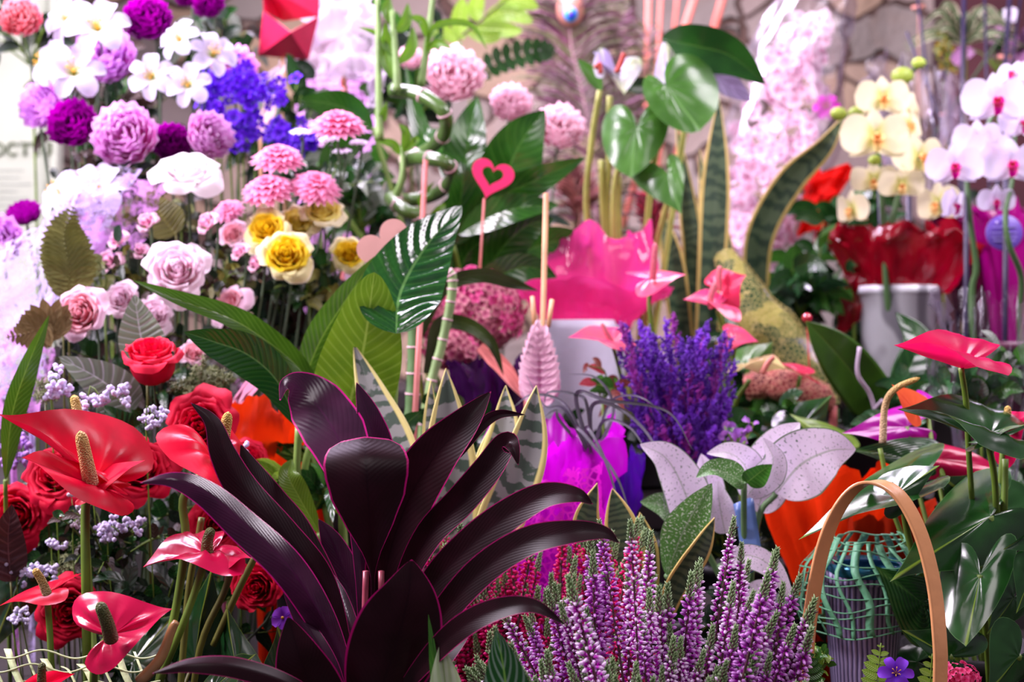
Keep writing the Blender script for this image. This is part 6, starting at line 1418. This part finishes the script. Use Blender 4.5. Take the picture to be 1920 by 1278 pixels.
# ---- netted pot
def stripe_pot():
    n = N('striped_pot'); u, v, uvv = n.uv(); s_ = n.math('SINE', n.math('MULTIPLY', n.math('ADD', u, n.math('MULTIPLY', n.noise(25, 3), .02)), 2*PI*46))
    f = n.smooth(n.math('ADD', s_, n.noise(60, 3)), -.3, .9); return n.finish(n.mix(f, srgb('544c70'), srgb('b0a4cc')), .4, .4, 0, s_, .3)
npt = thing('netted_pot', 'lilac striped pot with green net skirt below the basket handle', 'potted plant', (P(1625, 1200, 1.13).x, 1.13, tz(1.13)))
pot(npt, npt.location.x, 1.13, P(0, 1068, 1.13).z, 76*S(1.13), stripe_pot(), flare=.72, name='striped_pot', n=48)
m = MB(); c = P(1625, 1066, 1.13); m.lathe([(70*S(1.13), -.004), (78*S(1.13), 0), (80*S(1.13), .006), (60*S(1.13), .004)], c, 48); m.build('blue_foil_rim', plain('cyan_foil', '2c6c84', .2, metal=.5), npt)
M_gnet = plain('green_raffia', '5c9c74', .55, var=.2, bstr=.3); m = MB(); cc = P(1615, 1040, 1.13); s_ = S(1.13)
def skirt(a, v):
    r_ = lin([(0, 66), (.3, 104), (.7, 116), (1, 104)], v)*(1+.10*pnoise(V((math.cos(a)*1.6, math.sin(a)*1.6, v*1.4)))); h = 32-v*168+16*pnoise(V((math.cos(a)*1.3+4, math.sin(a)*1.3, v)))
    return cc+V((math.cos(a)*r_*s_*1.12+.004, math.sin(a)*r_*s_*.95, h*s_))
for k in range(22):
    a0 = k*2*PI/22; pts = [skirt(a0+.35*v+.05*math.sin(v*9+k), v) for v in [i/14 for i in range(15)]]
    wv = (V((-math.sin(a0), math.cos(a0), 0)))*(15 if k % 2 else 8)*s_
    m.grid(1, 14, lambda u, v, p=pts, w=wv: p[round(v*14)]+w*(u-.5))
for j in range(10):
    v0 = j/9
    for o_ in (0,): m.tube([skirt(a*2*PI/60, min(1, max(0, v0+o_+.03*math.sin(a*.37+j*2)))) for a in range(61)], .0005, 4, False)
m.build('net_skirt', M_gnet, npt, solid=.0004)
bush('fern', 'small bright green fern sprigs growing left of the striped pot', 'fern', 1535, 1240, 1.0, 26, 34, 40, 24, [M_midleaf, M_limeleaf], 'strap', ratio=.5, seed=91, sprays=5, depth=.02)
fernthing('green fern frond standing at the bottom by the left foot of the handle', [(1520,1330,.99),(1515,1270,.985),(1508,1215,.98)], 32, M_midleaf, n=9, ratio=.3, shape='strap')
fernthing('light green fern frond in front of the striped pot', [(1640,1340,1.0),(1645,1270,1.0),(1652,1205,1.0)], 30, M_limeleaf, n=9, ratio=.3, shape='strap')
fernthing('small light green frond at the right foot of the handle', [(1740,1340,1.0),(1744,1280,1.0),(1748,1225,1.0)], 24, M_limeleaf, n=7, ratio=.34, shape='strap')
flower('bellflower', 'purple bell-like flower at the bottom edge in front of the striped pot', 'flower', 1680, 1262, .99, 34, 'lily', petalmat('purple_bell', '5c1cc0', '8838e0', trans=.35), face=(-.2, -1, .5), wid=.34)
flower('violet_flower', 'violet flower at the right edge behind the glossy leaves', 'flower', 1905, 950, 1.2, 44, 'peony', petalmat('violet_bloom', '4c10a0', '7830d8', trans=.35), face=(-.3, -1, .3), n=24)
# ---- red tissue by the orchid, leafy plants
t = thing('tissue_wrap', 'bright red tissue points left of the cream orchid', 'wrapping', P(1540, 600, 1.92))
m = MB(); sheet(m, [(1500, 440, 1.9), (1560, 420, 1.9), (1594, 312, 1.9), (1510, 318, 1.9)], amp=.02, seed=4, bow=.01); m.build('sheet', sheetmat('red_tissue', 'f01008', rough=.6, alpha=1, trans=.5, spec=.2), t)
m = MB(); m.tube([P(1530, 430, 1.9), P(1535, 600, 1.92), V((P(1535, 600, 1.92).x, 1.92, tz(1.92)))], 5*S(1.9), 6); m.build('twisted_end', M_redf, t)
M_gls = leafmat('glossy_lilac_green', '3c6c3c', K=6, vamt=.2, c2='2c5434', rough=.15, trans=.1, coat=.6, spec=.8)
bush('ficus', 'leafy green plant with glossy oval leaves behind the netted bundle', 'potted plant', 1500, 500, 1.76, 95, 105, 90, 66, [M_gls, M_midleaf, M_darkleaf], 'ovate', ratio=.55, seed=101, sprays=12, depth=.08)
bush('ficus', 'dark leafy plant between the stone wall and the cream orchid stems', 'potted plant', 1600, 420, 1.84, 60, 80, 50, 66, [M_gls, M_darkleaf], 'ovate', ratio=.5, seed=102, sprays=8)
bush('leafy_plant', 'leafy plant with pointed leaves inside the clear cellophane sleeve', 'potted plant', 1840, 700, 1.3, 80, 90, 70, 56, [M_greyleaf, M_gls, M_midleaf], 'ovate', ratio=.55, seed=103, sprays=9, depth=.05)
bush('leafy_plant', 'leafy green plant behind the marbled pot and the broad olive leaf', 'potted plant', 1700, 770, 1.36, 90, 60, 44, 60, [M_gls, M_darkleaf], 'ovate', ratio=.5, seed=104, sprays=8)
bush('leafy_plant', 'low leafy plant between the purple bunch and the peach bundle', 'potted plant', 1450, 790, 1.38, 90, 50, 50, 50, [M_gls, M_midleaf, M_darkleaf], 'ovate', ratio=.55, seed=105, sprays=8)
bush('lilac_flower_sprig', 'sprig of small lilac blossoms above the white aglaonema leaves', 'flower', 1385, 815, 1.28, 44, 34, 34, 16, [plain('lilac_blossom', 'b878d8', .5, trans=.3)], 'ellip', ratio=.9, seed=106, sprays=6, depth=.02)
# ================================================================== BACK
CX0 = P(900, 900, 1.8).x
# ---- peacock feather and grassy plumes
pf = thing('peacock_feather', 'peacock feather with a blue eye standing before the stone wall', 'feather', (P(1120, 900, 2.12).x, 2.12, tz(2.12)))
q = spl([P(1120, 900, 2.12), P(1118, 420, 2.12), P(1100, 220, 2.12), P(1072, 90, 2.11), P(1068, 20, 2.1)], 60)
m = MB(); m.tube(q, lambda t: (3-1.8*t)*S(2.1), 6); m.build('quill', plain('feather_quill', 'b08890', .6), pf)
M_barb = plain('feather_barb', '6c3450', .5, var=.5, scale=15); M_barb2 = plain('feather_barb_green', '6a6c48', .5, var=.4, scale=15)
rnd = random.Random(31)
for mt, off in ((M_barb, 0), (M_barb2, 1)):
    m = MB()
    for k in range(12, 60):
        for j in range(3):
            for sd in (-1, 1):
                if (k+j+off) % 2: continue
                L = (90+50*math.sin((k-12)/48*PI))*S(2.1)*rnd.uniform(.7, 1.1); b = q[k]
                up = V((sd*.85, rnd.uniform(-.3, .3), rnd.uniform(.25, .6))).normalized()
                e = b+up*L; md = b+up*L*.5+V((0, 0, L*.10)); m.tube(spl([b, md, e-V((0, 0, L*.06))], 6), .0012, 3, False)
    m.build('barbs', mt, pf)
def disc(cx, cy, d, rx, ry, mat, nm, off): m = MB(); m.lathe([(0, .0004), (rx*S(d), 0), (rx*S(d)*.98, -.001), (0, -.001)], P(cx, cy, d-off), 30, frame((0, -1, 0))@Matrix.Diagonal((1, ry/rx, 1))); m.build(nm, mat, pf)
disc(1069, 18, 2.1, 26, 32, plain('feather_bronze', 'b07868', .4, var=.15), 'bronze_ring', .004); disc(1070, 27, 2.1, 13, 14, plain('feather_teal', '2888c8', .3), 'teal_ring', .008); disc(1071, 27, 2.1, 7, 8, plain('feather_blue', '2408a0', .3), 'blue_eye', .011)
def plume(lab, x0, y0, x1, y1, d, L, mats, seed, n=60, spread=.5, cat='dried grass', name='plume'):
    b = P(x0, y0, d); t = thing(name, lab, cat, (b.x, b.y, tz(b.y))); q = spl([t.location.copy(), b, P((x0+x1)/2+8, (y0+y1)/2, d), P(x1, y1, d)], 50); rnd = random.Random(seed)
    m = MB(); m.tube(q, lambda t: (2.6-1.8*t)*S(d), 5); m.build('stalk', G_stemd, t); ms = [MB() for _ in mats]
    for i in range(n*4):
        k = rnd.randrange(18, 50); sd = rnd.choice((-1, 1)); l = L*S(d)*rnd.uniform(.5, 1.1)*(1.15-k/60); D = (q[min(49, k+1)]-q[k-1]).normalized()
        u_ = (V((sd*spread, rnd.uniform(-.5, .5), 0))+D*rnd.uniform(.5, 1)).normalized(); ms[i % len(mats)].tube(spl([q[k], q[k]+u_*l*.6, q[k]+u_*l+V((sd*l*.12, 0, -l*.15))], 5), .0011, 3, False)
    for k, mm in enumerate(ms): mm.build('bristles', mats[k], t)
M_pl1 = plain('plume_mauve', '8c6078', .6, var=.3); M_pl2 = plain('plume_olive', '7c7850', .6, var=.3); M_pl3 = plain('plume_tan', 'b09098', .6, var=.2)
plume('mauve feathery plume just left of the peacock feather eye', 1075, 300, 1020, 30, 2.2, 90, [M_pl1, M_pl3], 1)
plume('olive and mauve feathery plume curving right of the peacock eye', 1130, 330, 1160, 20, 2.25, 110, [M_pl2, M_pl1], 2)
plume('olive feathery plume leaning right along the salmon sticks', 1170, 350, 1215, 60, 2.3, 90, [M_pl2, M_pl3], 3)
plume('brown-red feathery plume behind the green anthurium stalks', 1085, 440, 1070, 320, 1.95, 90, [plain('plume_brown', '6c3438', .7), plain('plume_rust', '8c4c44', .7)], 4, n=70)
plume('crimson feathery plume behind the tall snake plant', 1225, 470, 1215, 370, 1.82, 80, [plain('plume_crimson', 'a01838', .7), plain('plume_dark', '501020', .7)], 5, n=60)
# ---- salmon sticks against the wall
for lab, a, b, r in [('salmon stick standing upright between plumes and heart leaves', (1216,-20,2.35), (1212,220,2.35), 6), ('salmon stick just right of the upright one, thinner', (1240,-20,2.4), (1226,260,2.4), 4.5),
   ('salmon stick leaning right above the largest heart leaf', (1307,-20,2.32), (1272,90,2.32), 7.5), ('salmon stick, furthest right, above the dark pointed leaf', (1360,-20,2.36), (1328,90,2.36), 8), ('thin faint salmon stick between the two leaning ones', (1272,-20,2.42), (1262,70,2.42), 4.5)]:
    stick('painted_stick', lab, 'stick', a, footed(a, b), r, M_salm, 'salmon sticks against the stone wall')
# ---- pale peonies behind the heart
for lab, x, y, d, r in [('blush pink peony right of the bamboo shoots', 850, 142, 1.7, 62), ('blush pink peony half behind dark leaves, middle one of three', 958, 195, 1.76, 42), ('pink and white peony right of the broad dark leaf', 1050, 240, 1.72, 50), ('pale pink bud among leaves left of the peony by the bamboo', 770, 110, 1.78, 26)]:
    flower('peony', lab, 'peony', x, y, d, r, 'peony', Q_pale, face=(.1, -1, .3), ball=.75, ruf=.08, group='blush peonies behind the bamboo')
# ---- red paper cone, tulle
t = thing('paper_cone', 'folded crimson paper cone at the top edge', 'wrapping', P(540, 700, 1.78))
M_cr = plain('crimson_paper', 'd81c50', .5, var=.1)
m = MB(); A, B_, C_, D_ = P(492, -30, 1.74), P(600, -20, 1.74), P(578, 112, 1.78), P(484, 104, 1.78); E = P(545, 60, 1.72); G_ = P(530, 40, 1.8)
m.add([A, B_, C_, D_, E, G_, P(598, 30, 1.75), P(494, 20, 1.75)], [[7, 4, 3], [4, 2, 3], [4, 6, 2], [0, 1, 6, 5], [0, 5, 7]]); m.build('folded_sheet', M_cr, t, smooth=False, solid=.001)
m = MB(); m.tube(spl([P(530, 105, 1.78), P(535, 400, 1.78), V((P(535, 400, 1.78).x, 1.78, tz(1.78)))], 6), 4*S(1.78), 6); m.build('stick', M_stk, t)
M_tul = sheetmat('white_tulle', 'e8dcf0', rough=.6, alpha=.88, trans=.5, spec=.3, bstr=.5, bscale=30)
t = thing('tulle_wrap', 'white tulle veil hanging from the top edge right of the crimson paper', 'wrapping', P(650, 500, 1.9))
m = MB(); sheet(m, [(560, 150, 1.84), (725, 150, 1.82), (705, -30, 1.84), (585, -30, 1.86)], amp=.025, seed=3, freq=4); m.build('veil', M_tul, t)
m = MB(); sheet(m, [(490, 160, 1.84), (560, 130, 1.84), (600, 60, 1.85), (560, 60, 1.85)], amp=.015, seed=5); m.build('veil_edge', M_tul, t)
m = MB(); sheet(m, [(693, 200, 1.8), (712, 200, 1.8), (725, 110, 1.82), (680, 100, 1.82)], amp=.01, seed=6); m.build('veil_tail', M_tul, t)
m = MB(); m.tube(spl([P(640, 100, 1.86), P(660, 300, 1.88), V((P(660, 300, 1.9).x, 1.9, tz(1.9)))], 8), 4*S(1.85), 6); m.build('stick', M_stk, t)
t = thing('paper_wrap', 'narrow blush paper fold pointing down beside the violet statice', 'wrapping', P(490, 500, 1.68))
m = MB(); sheet(m, [(470, 262, 1.66), (505, 255, 1.66), (536, 120, 1.7), (512, 150, 1.7)], amp=.006, seed=3); m.build('fold', plain('blush_paper', 'f0c8c8', .5, trans=.3), t)
m = MB(); m.tube([P(488, 258, 1.66), P(490, 500, 1.68), V((P(490, 500, 1.68).x, 1.68, tz(1.68)))], 3*S(1.7), 6); m.build('stick', M_stk, t)
# lilac wicker basket
M_wk = plain('lilac_wicker', 'c088c4', .5, var=.2, bstr=.2)
t = thing('wicker_basket', 'lilac-painted wicker basket rim behind the topmost chrysanthemum', 'basket', (P(640, 300, 2.05).x, 2.05, tz(2.05)))
m = MB(); c = P(630, 165, 2.05); s_ = S(2.05)
for k in range(5): m.tube([c+V((math.cos(a*PI/24)*(74-k)*s_, math.sin(a*PI/24)*50*s_, (18-k*11)*s_+1.5*s_*math.sin(a*3+k))) for a in range(49)], 4.4*s_, 6, False)
m.build('rim', M_wk, t); m = MB()
for a in range(20):
    an = a*PI/10; m.tube([c+V((math.cos(an)*74*s_, math.sin(an)*50*s_, 15*s_)), V((c.x+math.cos(an)*60*s_, c.y+math.sin(an)*42*s_, tz(2.05)))], 3*s_, 5)
m.build('weave', M_wk, t)
m = MB(); m.tube([P(648, 70, 1.98), P(642, 160, 1.98)], 5*S(2), 8); m.tube([P(642, 160, 1.98), V((P(642, 160, 1.98).x, 1.98, tz(1.98)))], 3*S(2), 6); tag(m.build('painted_stick', M_salm, origin=(P(642, 160, 1.98).x, 1.98, tz(1.98))), 'short salmon stick under the white tulle veil', 'stick')
# ---- lime branch, dark ferns, spider plant, yellow sprig
lb = thing('leafy_branch', 'branch of bright lime-green leaves at the top, right of the bamboo shoots', 'branch', (P(860, 500, 1.94).x, 1.94, tz(1.94)))
br = spl([lb.location.copy(), P(840, 200, 1.93), P(850, 90, 1.9), P(900, 40, 1.88), P(960, -10, 1.86)], 30); m = MB(); m.tube(br, lambda t: (4-2.5*t)*S(1.9), 6); m.build('twig', G_stemd, lb)
for pts, hw in [([(868,75,1.89),(862,40,1.89),(868,-5,1.88)], 17), ([(900,42,1.88),(892,15,1.88),(905,-15,1.87)], 16), ([(905,40,1.88),(950,22,1.87),(1000,42,1.86)], 18), ([(890,52,1.88),(935,55,1.87),(980,58,1.86)], 16), ([(930,15,1.87),(970,0,1.86),(1010,15,1.86)], 16), ([(860,80,1.89),(830,60,1.89),(800,62,1.88)], 14), ([(875,62,1.88),(915,70,1.87),(945,62,1.87)], 12), ([(850,100,1.9),(820,110,1.9),(795,95,1.9)], 12)]:
    m = MB(); leaf(m, pts, hw, 'ellip', fold=.15); m.build('leaf', M_limeleaf, lb)
fernthing('blurred dark green fern frond right of the blush peony', [(880,150,1.9),(940,112,1.9),(1010,95,1.9),(1045,100,1.9)], 28, M_darkleaf, n=12, ratio=.34, shape='strap')
gp = thing('spider_plant', 'variegated spider plant with cream-edged blades in the top right corner', 'potted plant', (P(1810, 500, 2.3).x, 2.3, tz(2.3)))
M_spi = leafmat('spider_leaf', '4c7040', K=2, slope=3, vamt=.1, margin='d0c8a8', mw=.35, rough=.5); rnd = random.Random(5)
for i in range(26):
    a = rnd.uniform(-.2, PI+.2); L = rnd.uniform(50, 120); x0, y0 = 1808, 60
    m = MB(); leaf(m, [(x0, y0+20, 2.3), (x0+math.cos(a)*L*.5, y0-math.sin(a)*L*.55, 2.28+rnd.uniform(-.04, .04)), (x0+math.cos(a)*L, y0-math.sin(a)*L*.5+L*.25, 2.28)], 7, 'grass', fold=.4, nv=16, nu=4); m.build('blade', M_spi, gp)
stems(gp, [[(1808, 80, 2.3), (1808, 300, 2.3), (1810, 690, 2.3)]], 6, G_stemd)
bush('yellow_sprig', 'sprig of tiny yellow flowers against the stone wall, upper right', 'flower', 1772, 105, 2.2, 22, 42, 110, 11, [plain('yellow_blossom', 'b89c20', .6, trans=.2), M_oliveleaf], 'ellip', ratio=.9, seed=111, sprays=9, depth=.02)
for k, (xa, ya, xb, yb) in enumerate([(1808,-20,1804,200), (1894,-20,1882,180), (1916,-20,1890,170), (1720,-10,1742,170), (1700,60,1800,320), (1846,-20,1850,150), (1770,130,1800,330)]):
    stick('dark_stake', ['dark stake, tallest of those behind the white orchid, left of centre', 'dark stake crossing the top right corner beside the edge', 'thin dark stake nearest the right edge at the top', 'thin dark stake left of the yellow sprig', 'thin stake leaning across the stone wall towards the cream orchid', 'thin dark stake in the middle of the spider plant blades', 'thin leaning stake below the yellow sprig'][k], 'stick', (xa, ya, 2.0), footed((xa, ya, 2.0), (xb, yb, 2.0)), 4.5 if k in (0, 1) else 2.6, M_stake)
for k, (x, y, a) in enumerate([(1722, 13, .2), (1884, 107, -.05), (1772, 215, .2)]):
    m = MB(); m.tube([P(x-12, y+10*a, 2.14), P(x+12, y-10*a, 2.14)], 3.6*S(2.14), 6); m.tube([P(x, y, 2.14), V((P(x, y, 2.14).x, 2.14, tz(2.14)))], .0005, 4)
    tag(m.build('wooden_peg', plain('peg_wood', 'd89080', .6)), ['small salmon peg at the top edge of the stone wall', 'small salmon peg above the white orchid bloom', 'small salmon peg between cream and white orchids'][k], 'peg')
flower('daisy', 'small lilac and white flower in the top right corner', 'daisy', 1896, 28, 2.1, 18, 'mum', Q_dai, face=(0, -1, .1), layers=((1.0, 0, 10), (.7, .1, 8)), wid=.3)
bush('lilac_bloom_plant', 'lilac-pink blurred bracts behind the white orchid stakes', 'potted plant', 1870, 90, 2.35, 60, 50, 26, 70, [leafmat('lilac_bract', 'b078a8', K=2), leafmat('mauve_bract', '80587c', K=2), M_darkleaf], 'lance', ratio=.4, seed=113, sprays=8)
flower('magenta_orchid', 'small magenta bloom between the wrapped bouquet and the cream orchid', 'flower', 1550, 200, 1.9, 26, 'lily', petalmat('magenta_bloom', 'b00890', 'e030c8', trans=.3), face=(-.3, -1, .2), wid=.34)
# ---- filler foliage, each a plant of its own
M_brn = leafmat('brown_dark_leaf', '3c2a20', K=5, c2='2a2018', rough=.5)
M_blk = leafmat('deep_green_leaf', '1c3420', K=5, c2='141f14', rough=.35)
for i, (lab, x, y, d, sx, sy, n, l, mats, shp, rt) in enumerate([
  ('dark green foliage behind the two lilac peonies', 200, 190, 1.68, 150, 110, 110, 60, [M_blk, M_darkleaf, M_brn], 'ovate', .5),
  ('dark foliage in the top left behind the white lilies', 60, 70, 1.74, 90, 60, 60, 60, [M_blk, M_greyleaf], 'lance', .4),
  ('grey-green foliage at the top between magenta peony and crimson cone', 410, 60, 1.76, 70, 90, 60, 60, [M_greyleaf, M_blk, M_darkleaf], 'ovate', .5),
  ('dark foliage behind the violet statice and pink chrysanthemums', 540, 250, 1.78, 110, 120, 120, 60, [M_blk, M_darkleaf, M_greyleaf], 'ovate', .5),
  ('mid green foliage between chrysanthemums and corkscrew bamboo', 680, 330, 1.68, 90, 110, 110, 60, [M_darkleaf, M_midleaf, M_greyleaf], 'ovate', .5),
  ('dark foliage under the yellow roses', 560, 560, 1.50, 120, 110, 130, 56, [M_blk, M_darkleaf, M_brn], 'ovate', .5),
  ('olive-brown foliage under the white rose', 330, 430, 1.50, 110, 80, 110, 46, [M_oliveleaf, M_blk, M_brn], 'ovate', .6),
  ('dark foliage beneath the pale pink roses', 260, 690, 1.34, 170, 90, 150, 52, [M_blk, M_darkleaf, M_brn], 'ovate', .5),
  ('deep green foliage behind the stalks at the lower left', 180, 960, 1.24, 190, 110, 150, 60, [M_blk, M_darkleaf], 'ovate', .5),
  ('deep green foliage at the bottom left behind the thick stalks', 300, 1150, 1.16, 260, 110, 170, 60, [M_blk, M_darkleaf], 'ovate', .5),
  ('green grassy foliage left of the cordyline leaves', 580, 880, 1.22, 60, 110, 70, 90, [M_midleaf, M_darkleaf, M_limeleaf], 'lance', .28),
  ('dark foliage behind the banded snake plant', 830, 860, 1.34, 170, 110, 130, 64, [M_blk, M_darkleaf], 'ovate', .5),
  ('dark foliage behind the pink heart and hydrangea', 900, 470, 1.70, 150, 90, 140, 66, [M_blk, M_darkleaf], 'ovate', .5),
  ('green foliage behind the corkscrew bamboo at the top', 770, 130, 1.86, 80, 120, 90, 66, [M_darkleaf, M_midleaf, M_blk], 'lance', .4),
  ('dark green foliage under the pink cellophane pot', 1060, 850, 1.48, 150, 80, 110, 56, [M_blk, M_darkleaf], 'ovate', .5),
  ('dark foliage between purple bunch and netted bundle', 1420, 680, 1.62, 120, 110, 130, 60, [M_blk, M_darkleaf, M_midleaf], 'ovate', .5),
  ('dark foliage around the marbled pot', 1690, 640, 1.92, 160, 90, 120, 64, [M_blk, M_darkleaf], 'ovate', .5),
  ('dark foliage behind the white aglaonema leaves', 1360, 960, 1.36, 180, 100, 130, 60, [M_blk, M_darkleaf], 'ovate', .5),
  ('dark foliage behind the orange felt wrap', 1600, 860, 1.46, 150, 80, 110, 60, [M_blk, M_darkleaf], 'ovate', .5),
  ('deep green foliage around the striped pot', 1700, 1180, 1.24, 200, 120, 150, 66, [M_blk, M_darkleaf], 'ovate', .55),
  ('dark foliage behind the right-hand anthurium leaves', 1850, 900, 1.38, 110, 140, 130, 66, [M_blk, M_darkleaf, M_gls], 'ovate', .5),
  ('dark foliage below the white orchid at the right edge', 1860, 480, 1.98, 100, 120, 100, 64, [M_blk, M_brn], 'ovate', .5),
  ('brown-green foliage between the white rose and the yellow roses', 420, 500, 1.41, 90, 90, 110, 34, [M_oliveleaf, M_brn, M_blk], 'ovate', .6),
  ('dark foliage directly beneath the small pink blossoms', 260, 500, 1.36, 110, 60, 90, 34, [M_oliveleaf, M_blk, M_brn], 'ovate', .6),
  ('dark foliage just below the topmost pink chrysanthemums', 600, 340, 1.47, 100, 60, 100, 36, [M_blk, M_greyleaf, M_darkleaf], 'ovate', .55),
  ('dark green foliage right under the yellow and cream roses', 580, 510, 1.43, 100, 60, 90, 44, [M_blk, M_darkleaf, M_oliveleaf], 'ovate', .55),
  ('blackish foliage below the round pink-lilac peony', 230, 330, 1.50, 110, 40, 80, 36, [M_blk, M_brn], 'ovate', .6),
  ('dark foliage between red roses and anthurium stalks', 200, 1000, 1.15, 150, 70, 120, 34, [M_blk, M_darkleaf, M_brn], 'ovate', .55),
  ('dark foliage between the two pink roses left of the long leaf', 400, 640, 1.38, 110, 60, 100, 34, [M_blk, M_brn, M_oliveleaf], 'ovate', .6),
  ('dark foliage under the small lilac rose and the blossoms', 400, 520, 1.36, 70, 50, 80, 30, [M_oliveleaf, M_brn, M_blk], 'ovate', .6),
  ('dark green undergrowth below the heather', 1250, 1180, 1.14, 330, 90, 150, 56, [M_blk, M_darkleaf], 'lance', .4)]):
    bush('leafy_plant', lab, 'foliage plant', x, y, d, sx, sy, n, l, mats, shp, ratio=rt, seed=500+i, sprays=16, depth=.05, group=None)
